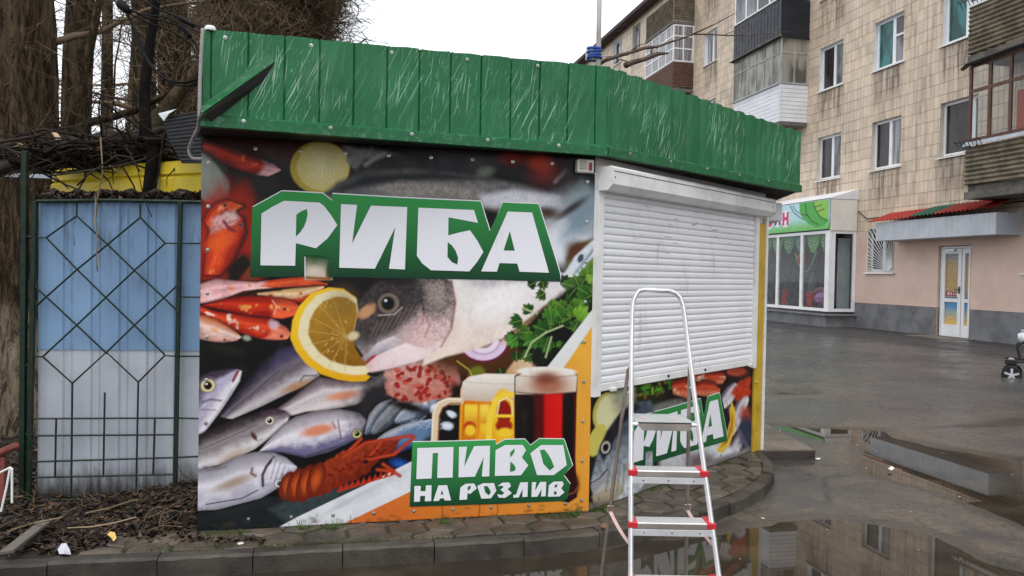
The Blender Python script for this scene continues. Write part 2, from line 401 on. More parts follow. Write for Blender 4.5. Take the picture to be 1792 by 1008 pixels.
# low concrete landing beside the far corner of the kiosk
MT['slab'] = mat('landing_concrete', (.20, .170, .135), (.12, .102, .082), .6, ns=3, bump=.4, bs=50, grime=((.07, .06, .05), .6, 3.5))
s0, s1, s2 = onz(1310, 785, ZP), onz(1423, 784, ZP), onz(1343, 741, ZP)
mb = MB(); s3 = s0+unit(E2)*1.6
poly = [s0[:2]-E2[:2]*.02, s1[:2], s1[:2]+(s2-s1)[:2]*2.0, s0[:2]+unit(E2)[:2]*.2+np.array([.05, 1.9])]
mb.prism([tuple(p) for p in poly], -.05, ZP-.012); land = mb.build('landing', MT['slab']); meta(land, kind='structure')
MT['wet_riser'] = mat('wet_concrete_edge', (.045, .037, .030), (.024, .020, .017), .5, ns=7, bump=.5, bs=50, grime=((.09, .08, .05), .5, 6))
q0, q1, q2 = (np.array([*p, -.05]) for p in poly[:3]); mb = MB(); fr_n = unit(np.cross(unit(q1-q0), Z3)); mb.box(q0+fr_n*.0, (q1-q0), fr_n*.012, Z3*(ZP+.028)); rn = unit(np.cross(unit(q2-q1), Z3)); mb.box(q1+fr_n*.012, (q2-q1), rn*.012, Z3*(ZP+.028)); mb.build('riser', MT['wet_riser'], land)
# ------------------------------------------------------------------ soil on the left, under the trees
MT['soil'] = mat('leafy_soil', (.011, .008, .0055), (.026, .018, .011), .92, ns=9, bump=.9, bs=40, bd=.02)
kl_a, kl_b = kp[0], kp[6]
def kerb_y(x): return np.interp(x, kp[:10, 0], kp[:10, 1])
sx = np.arange(-9, -1.15, .05); sv = []
nv = 150
for x in sx:
    y0 = kerb_y(x)+KW*.9
    for t in np.linspace(0, 1, nv): sv.append((x, y0+(16-y0)*t**2.2))
sv = np.array(sv)
dk = sv[:, 1]-kerb_y(sv[:, 0])
def soil_h(x, y):
    d = y-kerb_y(x); mound = .10*np.exp(-((x+1.75)/.42)**2-((y-4.62)/.35)**2)
    return .083+.055*sstep(.15, .9, d)+.05*sstep(.8, 3, d)+.045*(fbm(x*3.1, y*3.1, 5)-.5)*sstep(.0, .3, d)+mound-.10*sstep(-1.72, -1.45, x)*sstep(3.9, 4.3, y)*0
sz = soil_h(sv[:, 0], sv[:, 1])
sz = np.where(sv[:, 0] > A[0]-.02, np.minimum(sz, .078), sz)
k = len(sx); ii = (np.arange(k-1)[:, None]*nv+np.arange(nv-1)[None, :]).ravel()
so_ = link_mesh('soil', np_mesh('soil', np.c_[sv, sz], np.c_[ii, ii+nv, ii+nv+1, ii+1], MT['soil'], True)); meta(so_, kind='structure')
# leaf litter: small curled leaves
MT['litter'] = (lambda g: g.done(g.mix(1.0, (lambda a: (setattr(a, 'layer_name', 'Col'), a.outputs['Color'])[1])(g.n('ShaderNodeVertexColor')), g.mix(g.noise(60, 4), (.6, .6, .6), (1.3, 1.3, 1.3)), 'MULTIPLY'), .62, 0, .4))(G('dead_leaves'))
def leaves(name, P, size, pal, seed, tilt=.6, label=None, cat=None, kind='stuff'):
    r = np.random.RandomState(seed); n = len(P)
    a = r.rand(n)*6.283; s_ = size*(.5+.9*r.rand(n)); tx = r.randn(n)*tilt; ty = r.randn(n)*tilt
    ex = np.c_[np.cos(a), np.sin(a), np.clip(tx, -1, 1)]; ex /= np.linalg.norm(ex, axis=1)[:, None]
    ey = np.c_[-np.sin(a), np.cos(a), np.clip(ty, -1, 1)]; ey /= np.linalg.norm(ey, axis=1)[:, None]
    up = np.cross(ex, ey)
    prof = [(-1, 0, .15), (-.35, -.42, .05), (.4, -.36, .1), (1, 0, .35), (.4, .38, .12), (-.35, .45, .1), (0, 0, -.12)]
    V = np.stack([P+ex*(s_*px_)[:, None]+ey*(s_*py_)[:, None]+up*(s_*pz_*(.4+1.2*r.rand(n)))[:, None] for px_, py_, pz_ in prof], 1).reshape(-1, 3)
    f0 = np.array([[0, 1, 6], [1, 2, 6], [2, 3, 6], [3, 4, 6], [4, 5, 6], [5, 0, 6]])
    Fc = (np.arange(n)[:, None, None]*7+f0[None]).reshape(-1, 3)
    pal = np.array(pal); c = pal[r.randint(len(pal), size=n)]*(.55+.8*r.rand(n))[:, None]
    o = link_mesh(name, np_mesh(name, V, Fc, MT['litter'], False, np.repeat(c, 7, 0)))
    return meta(o, label, cat, None, kind)
PAL = [(.030, .014, .008), (.020, .011, .007), (.060, .030, .014), (.014, .009, .006), (.018, .011, .007), (.085, .042, .018), (.011, .007, .005), (.016, .010, .007)]
r = np.random.RandomState(5); n = 20000
lx = -6+4.75*r.rand(n)**.8; ly = kerb_y(lx)+.12+5.5*r.rand(n)**2.4
keep = (lx < A[0]-.01-.19*np.maximum(ly-4.1, 0)) | (ly < 4.0)
keep &= (lx < -1.95+.25*r.rand(n)) | (ly > 4.05-(lx+1.9)*.6)
keep &= (ly-kerb_y(lx) > .14+.30*fbm(lx*1.5, ly*0+3, 3)*r.rand(n))
lx, ly = lx[keep], ly[keep]
leaves('leaf_litter', np.c_[lx, ly, soil_h(lx, ly)+.006+.012*r.rand(len(lx))], .020, PAL, 1, .38)
# ================================================================== apartment block
g = G('facade_tile_glaze')
dt = g.math('DIVIDE', g.math('SUBTRACT', g.dot(tuple(FB)), float(D0@FB)), BK); sepn = g.n('ShaderNodeSeparateXYZ'); g.l(g.pos, sepn.inputs[0]); pz = g.math('DIVIDE', g.math('SUBTRACT', sepn.outputs['Z'], BZ0), BK)
base = g.mix(g.ramp(g.noise(.6, 6, .7), .40, .60), (.68, .555, .42), (.60, .485, .365))
streak = g.noise(1.0, 6, .65, g.map((5.5, 5.5, .55)))
lowf = g.noise(.32, 3)
st = g.math('MULTIPLY', g.ramp(streak, .46, .66), g.ramp(lowf, .44, .62))
fr = g.math('FRACT', g.math('DIVIDE', g.math('SUBTRACT', pz, 4.70-2.86*3), 2.86))   # height within the storey; 1 is the sill above
band = g.ramp(fr, .52, .80)
bx = None
for tc in (2.1, 4.7, -.5, 8.0, 12.9, 21.5, 24.3):
    q = g.ramp(g.math('ABSOLUTE', g.math('SUBTRACT', dt, tc)), .45, .78, 1, 0); bx = q if bx is None else g.math('MAXIMUM', bx, q)
ws = g.math('MULTIPLY', g.math('MULTIPLY', bx, band), g.ramp(g.noise(1.0, 6, .7, g.map((7, 7, .7))), .36, .64))
st = g.math('MAXIMUM', g.math('MULTIPLY', st, .48), g.math('MULTIPLY', ws, .90))     # run-off stains under the sills
col = g.mix(st, base, (.150, .105, .066))
col = g.mix(1.0, col, g.mix(g.math('FRACT', g.math('ADD', g.rnd(), g.nt.nodes.new('ShaderNodeNewGeometry').outputs['Random Per Island'])), (.84, .85, .87), (1.09, 1.08, 1.06)), 'MULTIPLY')
MT['tile'] = g.done(col, g.ramp(g.noise(5, 4), .3, .7, .38, .6), 0, .4)
MT['mortar'] = mat('facade_mortar', (.33, .25, .165), (.25, .19, .125), .85, ns=3)
MT['pink'] = mat('pink_render', (.70, .515, .425), (.64, .46, .375), .85, ns=1.6, bump=.35, bs=24, bd=.012, grime=((.50, .37, .30), .35, 2.0))
MT['plinth'] = mat('plinth_render', (.20, .20, .205), (.135, .135, .14), .85, ns=2.2, bump=.5, bs=35, bd=.015, grime=((.09, .075, .06), .55, 3))
MT['reveal'] = mat('reveal_plaster', (.60, .56, .50), (.50, .46, .40), .8, ns=4)
MT['reveal_white'] = mat('reveal_white', (.72, .74, .76), (.62, .64, .66), .7, ns=4)
MT['pvc'] = mat('white_pvc', (.80, .80, .80), (.72, .72, .72), .32, ns=3)
MT['oldwood'] = mat('old_grey_frame', (.42, .40, .36), (.28, .26, .23), .7, ns=8, stretch=(1, 1, .3))
MT['brownwood'] = mat('brown_frame', (.13, .058, .040), (.085, .040, .028), .55, ns=6)
MT['eave'] = mat('eave_board', (.085, .065, .062), (.055, .042, .040), .8, ns=3)
def glass(name, c, rough=.04, vary=(1, 1, 1)):
    g = G(name); nz = g.noise(1.0, 3, .5, g.map(tuple(2.2*e for e in vary[:2])+(1.1*vary[2],))); c = np.asarray(c)
    g.bump(g.noise(1.6, 1), .05, .05)
    return g.done(g.mix(g.ramp(nz, .4, .6), tuple(c), tuple(c*.35)), rough, 0, .32)
MT['g_dark'] = glass('dark_pane', (.045, .042, .044)); MT['g_curtain'] = glass('curtain_pane', (.36, .35, .36), .04, (9, 9, .5)); MT['g_teal'] = glass('teal_pane', (.035, .17, .165), .12)
MT['g_frost'] = glass('dusty_pane', (.30, .285, .245), .25); MT['g_grey'] = glass('grey_pane', (.22, .235, .25), .08)
def clear_glass(name, tint=(1, 1, 1)):
    g = G(name); g.nt.nodes.remove(g.p)
    fr_ = g.n('ShaderNodeFresnel'); fr_.inputs[0].default_value = 1.5
    tr = g.n('ShaderNodeBsdfTransparent'); tr.inputs[0].default_value = (*tint, 1); gl = g.n('ShaderNodeBsdfGlossy'); gl.inputs['Roughness'].default_value = .03
    geo = g.n('ShaderNodeNewGeometry'); ms = g.n('ShaderNodeMixShader'); g.l(g.math('MULTIPLY', fr_.outputs[0], g.math('SUBTRACT', 1.0, geo.outputs['Backfacing'])), ms.inputs[0]); g.l(tr.outputs[0], ms.inputs[1]); g.l(gl.outputs[0], ms.inputs[2]); g.l(ms.outputs[0], g.out.inputs[0])
    return g.m
MT['clear'] = clear_glass('clear_glass', (.86, .88, .88))
MT['slate'] = mat('corrugated_slate', (.20, .165, .115), (.115, .095, .068), .85, ns=3.5, grime=((.05, .043, .034), .7, 3), rv=.08)
MT['black_sheet'] = mat('black_profiled_sheet', (.022, .024, .032), (.015, .016, .022), .42, ns=3)
MT['white_siding'] = mat('white_siding', (.74, .74, .76), (.66, .66, .69), .45, ns=2)
MT['concrete'] = mat('balcony_concrete', (.16, .145, .125), (.085, .078, .07), .85, ns=3, bump=.4, bs=30)
MT['tin'] = mat('zinc_flashing', (.40, .44, .48), (.30, .33, .37), .45, .3, ns=3)
MT['dark_trim'] = flat('dark_trim', (.03, .03, .032), .6)

blk = thing('apartment_building', fw(10, -5, 0), 'five storey apartment block clad in small beige tiles with pink ground floor', 'building')
TMIN, TMAX, ZTOP, DEEP = -14.0, 46.0, 15.0, 11.0
COLS = [(4.12, 5.32), (1.50, 2.70), (-1.12, .08), (-6.6, -5.4), (12.40, 13.55), (20.9, 22.0), (23.6, 24.9), (30.5, 31.7), (35, 36.2)]
ROWS = [(4.70, 6.07), (7.56, 8.93), (10.50, 11.85), (13.42, 14.72)]
HOLES = [(c[0], c[1], r_[0], r_[1]) for c in COLS for r_ in ROWS]
LOW = [(1.64, 2.74, 1.76, 3.02), (-3.75, -2.55, 1.76, 3.02), (-1.05, .02, GZB, 2.42)]          # barred window, next window, doorway
ZT0 = 2.93                                                  # tiles start here
def cells(t0, t1, z0, z1, holes):
    ts = sorted({t0, t1, *[h[i] for h in holes for i in (0, 1) if t0 < h[i] < t1]}); zs = sorted({z0, z1, *[h[i] for h in holes for i in (2, 3) if z0 < h[i] < z1]})
    for a, b in zip(ts, ts[1:]):
        for c, d in zip(zs, zs[1:]):
            if not any(h[0] <= a and b <= h[1] and h[2] <= c and d <= h[3] for h in holes): yield a, b, c, d
mb = MB()
for t0, t1, z0, z1 in cells(TMIN, TMAX, ZT0, ZTOP, HOLES+LOW): mb.add([fw(t0, 0, z0), fw(t1, 0, z0), fw(t1, 0, z1), fw(t0, 0, z1)], [(0, 1, 2, 3)])
for a, b in ((TMIN, TMIN), (TMAX, TMAX)): mb.add([fw(a, 0, 0), fw(a, -DEEP, 0), fw(a, -DEEP, ZTOP), fw(a, 0, ZTOP)], [(0, 1, 2, 3)])
mb.add([fw(TMIN, -DEEP, 0), fw(TMAX, -DEEP, 0), fw(TMAX, -DEEP, ZTOP), fw(TMIN, -DEEP, ZTOP)], [(0, 1, 2, 3)])
mb.build('wall', MT['mortar'], blk)
mb = MB()
for t0, t1, z0, z1 in cells(TMIN, TMAX, .845, ZT0, LOW): mb.add([fw(t0, .022, z0), fw(t1, .022, z0), fw(t1, .022, z1), fw(t0, .022, z1)], [(0, 1, 2, 3)])
mb.add([fw(TMIN, .022, ZT0), fw(TMAX, .022, ZT0), fw(TMAX, 0, ZT0), fw(TMIN, 0, ZT0)], [(0, 1, 2, 3)])
mb.build('ground_floor_render', MT['pink'], blk)
mb = MB()
for a, b in ((TMIN, -1.05), (.02, TMAX)): mb.box(fw(a, -.1, -.2), BB*(b-a), BN*.115, BZ*1.046)
mb.build('plinth', MT['plinth'], blk)
mb = MB(); ov = .55
mb.box(fw(TMIN-.5, -DEEP-.5, ZTOP), BB*(TMAX-TMIN+1), BN*(DEEP+.5+ov), BZ*.16)
mb.add([fw(TMIN-.5, ov+.02, ZTOP+.16), fw(TMAX+.5, ov+.02, ZTOP+.16), fw(TMAX+.5, -DEEP/2, ZTOP+2.2), fw(TMIN-.5, -DEEP/2, ZTOP+2.2), fw(TMAX+.5, -DEEP-.5, ZTOP+.16), fw(TMIN-.5, -DEEP-.5, ZTOP+.16)], [(0, 1, 2, 3), (3, 2, 4, 5), (0, 3, 5), (1, 4, 2)])
mb.build('roof', MT['eave'], blk)
# facade tiles: 0.155 x 0.305 m, joints recessed
TW, TH, J = .155, .305, .007
def tile_mesh(w, h):
    b_ = MB(); b_.bbox((0, 0, 0), BB*w, BZ*h, BN*.016, .003); return b_.mesh('tile', MT['tile'])
std = tile_mesh(TW-J, TH-J)
cands = []; rt = random.Random(3)
nrow = int((ZTOP-ZT0)/TH)
for r_ in range(nrow):
    z0 = ZT0+.004+r_*TH
    for c in range(int((TMAX-(-4.5))/TW)):
        t0 = -4.5+c*TW; t1 = t0+TW-J; z1 = z0+TH-J; full = True; parts = [(t0, t1, z0, z1)]
        for h in HOLES+LOW:
            if t1 > h[0] and t0 < h[1] and z1 > h[2] and z0 < h[3]:
                full = False; nw = []
                for (a, b, cc, d) in parts:
                    for pc in ((a, min(b, h[0]), cc, d), (max(a, h[1]), b, cc, d), (max(a, h[0]), min(b, h[1]), cc, min(d, h[2])), (max(a, h[0]), min(b, h[1]), max(cc, h[3]), d)):
                        if pc[1]-pc[0] > .012 and pc[3]-pc[2] > .012: nw.append(pc)
                parts = nw
        for (a, b, cc, d) in parts: cands.append((full, a, b, cc, d))
vis = []; rest = []
for q in cands:
    px, py = proj(fw((q[1]+q[2])/2, 0, (q[3]+q[4])/2))
    k = fw(q[1], 0, q[3]); size = 1/(k@_w)
    seen = px < 1692 and px > 1400 and -5 < py < 345 and not (px < 1425 and py < 225)
    (vis if q[0] and seen else rest).append((size, q))
vis.sort(key=lambda e: -e[0]); rest += vis[300:]; vis = vis[:300]
for _, q in vis:
    link_mesh('tile', std, blk, Matrix.Translation(Vector([float(e) for e in fw(q[1], .0, q[3])+BN*rt.uniform(-.001, .002)])))
mb = MB()
for _, q in rest:
    o_ = fw(q[1], 0, q[3])+BN*rt.uniform(-.001, .002); a, b, c = BB*(q[2]-q[1]), BZ*(q[4]-q[3]), BN*.016
    i = BB*.003+BZ*.003; i2 = -BB*.003+BZ*.003
    P = [o_, o_+a, o_+a+b, o_+b]; T = [P[0]+c+i, P[1]+c+i2, P[2]+c-i, P[3]+c-i2]
    mb.add(P+T, [(4, 5, 6, 7), (0, 1, 5, 4), (1, 2, 6, 5), (2, 3, 7, 6), (3, 0, 4, 7)])
mb.build('tile', MT['tile'], blk, kind='stuff')
# windows: white plastic two-leaf frames set back in plastered reveals
def window(t0, t1, z0, z1, fr='pvc', pane=('g_dark', 'g_grey'), set_=.16, rev='reveal', split=.5, transom=None, sill=True, outer=0.0):
    b_ = MB()
    def rv(a, b, c, d): b_.add([a, b, c, d], [(0, 1, 2, 3)])
    rv(fw(t0, outer+.012, z0), fw(t0, -set_, z0), fw(t0, -set_, z1), fw(t0, outer+.012, z1)); rv(fw(t1, outer+.012, z0), fw(t1, outer+.012, z1), fw(t1, -set_, z1), fw(t1, -set_, z0))
    rv(fw(t0, outer+.012, z1), fw(t0, -set_, z1), fw(t1, -set_, z1), fw(t1, outer+.012, z1)); rv(fw(t0, outer, z0), fw(t1, outer, z0), fw(t1, -set_, z0), fw(t0, -set_, z0))
    w = b_.build('window', MT[rev], blk)
    f = MB(); d = .06
    def bar(a, b, c, e, dd=d, oo=0.0): f.box(fw(a, -set_+oo, c), BB*(b-a), BZ*(e-c), BN*dd)
    ts = t0+(t1-t0)*split
    bar(t0, t1, z0, z0+.07); bar(t0, t1, z1-.07, z1)
    bar(t0, t0+.065, z0+.07, z1-.07); bar(t1-.065, t1, z0+.07, z1-.07); bar(ts-.055, ts+.055, z0+.07, z1-.07)
    if transom: bar(t0+.065, ts-.055, z0+transom, z0+transom+.06)
    f.build('frame', MT[fr], w)
    for k, (a, b) in enumerate(((t0+.065, ts-.055), (ts+.055, t1-.065))):
        p = MB(); p.box(fw(a, -set_+.02, z0+.07), BB*(b-a), BZ*(z1-z0-.14), BN*.012); p.build('pane', MT[pane[k]], w)
    if sill:
        s_ = MB(); s_.add([fw(t0-.05, outer+.09, z0-.035), fw(t1+.05, outer+.09, z0-.035), fw(t1+.05, -set_+.05, z0+.004), fw(t0-.05, -set_+.05, z0+.004), fw(t0-.05, outer+.09, z0-.062), fw(t1+.05, outer+.09, z0-.062), fw(t1+.05, outer+.015, z0-.05), fw(t0-.05, outer+.015, z0-.05)], [(0, 1, 2, 3), (0, 4, 5, 1), (4, 7, 6, 5), (0, 3, 7, 4), (1, 5, 6, 2)])
        s_.build('sill', MT['pvc' if fr == 'pvc' else 'tin'], w)
    return w
rw = random.Random(21)
for ci, c in enumerate(COLS):
    for ri, r_ in enumerate(ROWS):
        fr, pane, rev, sp = 'pvc', ('g_grey', 'g_dark'), 'reveal', .46
        if ci == 0: rev = 'reveal_white' if ri == 1 else 'reveal'
        if ci in (1, 2) and ri == 1: pane = ('g_grey', 'g_teal'); rev = 'reveal_white'; sp = .42
        if ci == 1 and ri == 0: pane = ('g_curtain', 'g_dark')
        if ci in (0, 4) and ri == 2: pane = ('g_curtain', 'g_curtain')
        if ci == 2 and ri == 0: pane = ('g_dark', 'g_dark'); sp = .2
        if ci == 5 or (ci == 7 and ri == 3): fr = 'oldwood'; pane = ('g_frost', 'g_grey')
        if ci in (4, 6): rev = 'reveal_white'
        window(c[0], c[1], r_[0], r_[1], fr, pane, rev=rev, split=sp, transom=.78 if (ci in (1, 2) and ri == 1) else None)
# ground-floor window behind fan-shaped bars
w = window(1.64, 2.74, 1.76, 3.02, pane=('g_dark', 'g_dark'), outer=.022); w['label'] = 'ground floor window behind white fan shaped bars'
MT['grille'] = flat('white_grille_paint', (.74, .74, .72), .5)
mb = MB(); cz, ct = 1.80, 1.70
for k in range(17):
    a = math.radians(3+84*k/16); dt_, dz_ = math.cos(a), math.sin(a); L = min((2.72-ct)/max(dt_, 1e-3), (3.0-cz)/max(dz_, 1e-3))
    mb.tube([fw(ct+.05*dt_, .035, cz+.05*dz_), fw(ct+L*dt_, .035, cz+L*dz_)], .0085, 5)
for (a, b, c, d) in ((1.66, 2.73, 1.78, 1.78), (1.66, 2.73, 3.0, 3.0), (1.66, 1.66, 1.78, 3.0), (2.73, 2.73, 1.78, 3.0)): mb.tube([fw(a, .035, c), fw(b, .035, d)], .010, 6)
mb.build('grille', MT['grille'], w)
window(-3.75, -2.55, 1.76, 3.02, outer=.022)
# doorway
MT['film'] = None
def ramp_film(name, z0, z1):
    g = G(name); sp = g.n('ShaderNodeSeparateXYZ'); g.l(g.pos, sp.inputs[0]); f = g.ramp(sp.outputs['Z'], z0, z1)
    c = g.mix(g.ramp(f, .0, .5), (.62, .40, .10), (.32, .36, .28)); c = g.mix(g.ramp(f, .5, 1.0), c, (.04, .22, .46))
    c = g.mix(g.ramp(g.vor(9), .16, .20, .75, 0), c, (.10, .16, .12)); return g.done(c, .25, 0, .5)
MT['film_low'] = ramp_film('sea_film', .45*BK+BZ0, .98*BK+BZ0)
g = G('notice_film'); sp = g.n('ShaderNodeSeparateXYZ'); g.l(g.pos, sp.inputs[0])
c = g.mix(g.ramp(sp.outputs['Z'], 1.9*BK+BZ0, 2.26*BK+BZ0), (.36, .22, .055), (.06, .15, .25)); c = g.mix(g.ramp(sp.outputs['Z'], 1.10*BK+BZ0, 1.35*BK+BZ0, 1, 0), c, (.09, .12, .22))
ln = g.math('FRACT', g.math('MULTIPLY', sp.outputs['Z'], 17)); c = g.mix(g.math('MULTIPLY', g.ramp(ln, .42, .5), g.ramp(g.noise(30, 2), .42, .5, 0, .55)), c, (.55, .42, .20))
MT['film_top'] = g.done(c, .25, 0, .5)
dr = MB()
for a, b, c, d in ((-1.05, -1.05, 0, 0), (.02, .02, 0, 0)): dr.add([fw(a, .022, GZB), fw(a, -.14, GZB), fw(a, -.14, 2.42), fw(a, .022, 2.42)], [(0, 1, 2, 3)])
dr.add([fw(-1.05, .022, 2.42), fw(.02, .022, 2.42), fw(.02, -.14, 2.42), fw(-1.05, -.14, 2.42)], [(0, 1, 2, 3)])
door = dr.build('door', MT['pink'], blk, label='white glazed entrance door with blue and yellow film')
def dbox(name, m, a, b, c, d, o0, o1, par=door): q = MB(); q.box(fw(a, o0, c), BB*(b-a), BZ*(d-c), BN*(o1-o0)); return q.build(name, MT[m], par)
f = MB()
def bar(a, b, c, e, o0=-.13, o1=-.05): f.box(fw(a, o0, c), BB*(b-a), BZ*(e-c), BN*(o1-o0))
zt, zb = 2.40, GZB+.02
bar(.0-.05, .0, zb, zt); bar(-1.03, -.98, zb, zt); bar(-.98, -.05, zt-.05, zt); bar(-.74, -.70, zb, zt-.05)
f.build('door_frame', MT['pvc'], door)
f = MB()
for (a, b) in ((-.69, -.06), (-.97, -.75)):
    q = .10 if b > -.5 else .05
    bar(a, a+q, zb, zt-.06, -.12, -.035); bar(b-q, b, zb, zt-.06, -.12, -.035)
    for c, e in ((zb, zb+.30), (1.0, 1.09), (zt-.06-.12, zt-.06)): bar(a+q, b-q, c, e, -.12, -.035)
f.build('leaf', MT['pvc'], door)
dbox('pane', 'film_top', -.59, -.16, 1.09, 2.22, -.09, -.07); dbox('pane', 'film_low', -.59, -.16, .43, 1.0, -.09, -.07)
dbox('pane', 'film_top', -.92, -.80, 1.09, 2.22, -.09, -.07); dbox('pane', 'film_low', -.92, -.80, .43, 1.0, -.09, -.07)
MT['red_strip'] = mat('red_strip', (.36, .07, .065), (.30, .055, .05), .3)
dbox('entrance_strip', 'red_strip', -.585, -.165, 1.155, 1.265, -.069, -.066)
MT['grey_metal'] = mat('grey_metal', (.42, .42, .42), (.34, .34, .34), .35, .8)
q = MB(); q.box(fw(-.665, -.035, 1.22), BB*.035, BZ*.17, BN*.02); q.box(fw(-.66, -.015, 1.31), BB*.12, BZ*.022, BN*.03); q.build('handle', MT['dark_trim'], door)
for z in (.42, 1.28, 2.10): q = MB(); q.lathe(fw(-.045, -.028, z), BZ, [(0, .012), (.10, .012)], 8); q.build('hinge', MT['pvc'], door)
q = MB(); q.box(fw(-.5, -.035, 2.27), BB*.3, BZ*.06, BN*.04); q.build('door_closer', MT['grey_metal'], door)
# flat lettering on the strip: В Х І Д
def strokes(mb, org, ex, ez, nrm, polys, w, h):
    for poly in polys: mb.add([org+ex*(x*w)+ez*(y*h)+nrm*0 for x, y in poly], [tuple(range(len(poly)))])
GL = {'В': [[(0, 0), (.28, 0), (.28, 1), (0, 1)], [(.28, 0), (.8, 0), (1, .15), (1, .4), (.85, .5), (.28, .42)], [(.28, .58), (.85, .5), (.95, .65), (.95, .88), (.8, 1), (.28, 1)]],
      'Х': [[(0, 0), (.32, 0), (1, 1), (.68, 1)], [(.68, 0), (1, 0), (.32, 1), (0, 1)]], 'І': [[(.3, 0), (.65, 0), (.65, 1), (.3, 1)]],
      'Д': [[(0, -.18), (.2, -.18), (.2, 0), (0, .18)], [(.8, -.18), (1, -.18), (1, .18), (.8, 0)], [(0, 0), (1, 0), (1, .2), (0, .2)], [(.1, .2), (.34, .2), (.5, 1), (.28, 1)], [(.66, .2), (.9, .2), (.9, 1), (.66, 1)], [(.28, .82), (.9, .82), (.9, 1), (.28, 1)]]}
MT['sign_white'] = flat('sign_white', (.78, .76, .74), .4)
for k, ch in enumerate('ВХІД'):
    q = MB(); strokes(q, fw(-.235-.088*k, -.0645, 1.18), -BB, BZ, BN, GL[ch], .06, .062); q.build('letter', MT['sign_white'], door)
q = MB(); q.box(fw(-1.25, .02, .0), BB*1.5, BN*.75, BZ*(GZB+.012)); q.build('doorstep', MT['slab'], blk)

# ------------------------------------------------------------------ balconies
def corrug(mb, o, a, up, n_out, pitch, amp, th=.008):
    """horizontal waves: sheet from o along a, waves stacked along up"""
    h = np.linalg.norm(up); u = unit(up); k = max(4, int(h/pitch*6)); v = []
    for i in range(k+1):
        z = h*i/k; w = amp*math.sin(2*math.pi*z/pitch); v += [o+u*z+n_out*w, o+a+u*z+n_out*w]
    mb.add(v, [(2*i, 2*i+1, 2*i+3, 2*i+2) for i in range(k)])
def balcony(t0, t1, o, zslab, th=.14, label=None):
    b_ = MB(); b_.box(fw(t0-.03, 0.017, zslab), BB*(t1-t0+.06), BN*(o+.06-.017), BZ*th)
    return b_.build('balcony', MT['concrete'], blk, label=label)
def glazing(par, t0, t1, o, z0, z1, fr, pane, cols, rows=(0.7,), side=2, panes='pane', fw_=.05):
    f = MB(); d = .045
    zs = [z0]+[z0+(z1-z0)*q for q in rows]+[z1]
    for i in range(cols+1):
        t = t0+(t1-t0)*i/cols; f.box(fw(t-fw_/2, o-d/2, z0), BB*fw_, BN*d, BZ*(z1-z0))
    for z in zs: f.box(fw(t0, o-d/2+.003, z-fw_/2), BB*(t1-t0), BN*(d-.006), BZ*fw_)
    for i in range(side+1):
        oo = .05+(o-.05)*i/side
        if i < side: f.box(fw(t0-d/2, oo-fw_/2, z0), BB*d, BN*fw_, BZ*(z1-z0))
    for z in zs: f.box(fw(t0-d/2+.003, .02, z-fw_/2), BB*(d-.006), BN*(o-.04), BZ*fw_)
    f.build('frame', MT[fr], par)
    for i in range(cols):
        for a, b in zip(zs, zs[1:]):
            p = MB(); p.box(fw(t0+(t1-t0)*i/cols+fw_/2, o-.006, a+fw_/2), BB*((t1-t0)/cols-fw_), BN*.01, BZ*(b-a-fw_)); p.build(panes, MT[pane], par)
    for i in range(side):
        for a, b in zip(zs, zs[1:]):
            p = MB(); p.box(fw(t0-.006, .05+(o-.05)*i/side+fw_/2, a+fw_/2), BB*.01, BN*((o-.05)/side-fw_), BZ*(b-a-fw_)); p.build(panes, MT[pane], par)
# the middle column: white siding below, black sheet above
b0 = balcony(5.95, 9.05, 1.0, 6.55, .12, 'balcony fronted with white plastic siding and dusty glazing')
nb_ = 9; zz = np.linspace(6.68, 7.90, nb_+1)
for i in range(nb_):
    q = MB(); h = zz[i+1]-zz[i]
    q.add([fw(9.07, 1.026, zz[i]), fw(5.92, 1.026, zz[i]), fw(5.92, 1.022, zz[i+1]-.006), fw(9.07, 1.022, zz[i+1]-.006), fw(9.07, 1.0, zz[i]), fw(5.92, 1.0, zz[i])], [(0, 1, 2, 3), (0, 4, 5, 1)])
    q.add([fw(5.916, 1.026, zz[i]), fw(5.916, .02, zz[i]), fw(5.922, .02, zz[i+1]-.006), fw(5.922, 1.022, zz[i+1]-.006)], [(0, 1, 2, 3)])
    q.build('siding_board', MT['white_siding'], b0)
q = MB(); q.box(fw(5.905, 1.02, 6.66), BB*.03, BN*.03, BZ*1.25); q.build('corner_trim', MT['white_siding'], b0)
q = MB(); q.box(fw(5.90, .02, 7.905), BB*3.2, BN*1.06, BZ*.035); q.build('ledge', MT['tin'], b0)
glazing(b0, 5.95, 9.05, 1.0, 7.95, 9.40, 'oldwood', 'g_frost', 6, (.68,), 2)
b1_ = balcony(5.95, 9.05, 1.0, 9.42, .10, 'balcony fronted with black profiled sheet')
q = MB(); q.box(fw(5.86, .02, 9.40), BB*3.3, BN*1.15, BZ*.02); q.build('flashing', MT['dark_trim'], b1_)
n_ = 15
for i in range(n_):
    t = 5.92+3.15*i/n_; q = MB(); w_ = 3.15/n_
    q.box(fw(t+.012, 1.02, 9.44), BB*(w_-.024), BN*.028, BZ*1.26); q.box(fw(t-.012, 1.0, 9.44), BB*.024, BN*.026, BZ*1.26); q.build('panel', MT['black_sheet'], b1_)
q = MB(); q.box(fw(5.905, .02, 9.44), BB*.025, BN*1.0, BZ*1.26); q.build('side_panel', MT['black_sheet'], b1_)
glazing(b1_, 5.95, 9.05, 1.0, 10.75, 12.2, 'pvc', 'g_grey', 4, (), 1, fw_=.07)
q = MB(); q.box(fw(5.9, .02, 10.70), BB*3.2, BN*1.06, BZ*.04); q.build('ledge', MT['pvc'], b1_)
b1b = balcony(5.95, 9.05, 1.0, 12.3, .14)
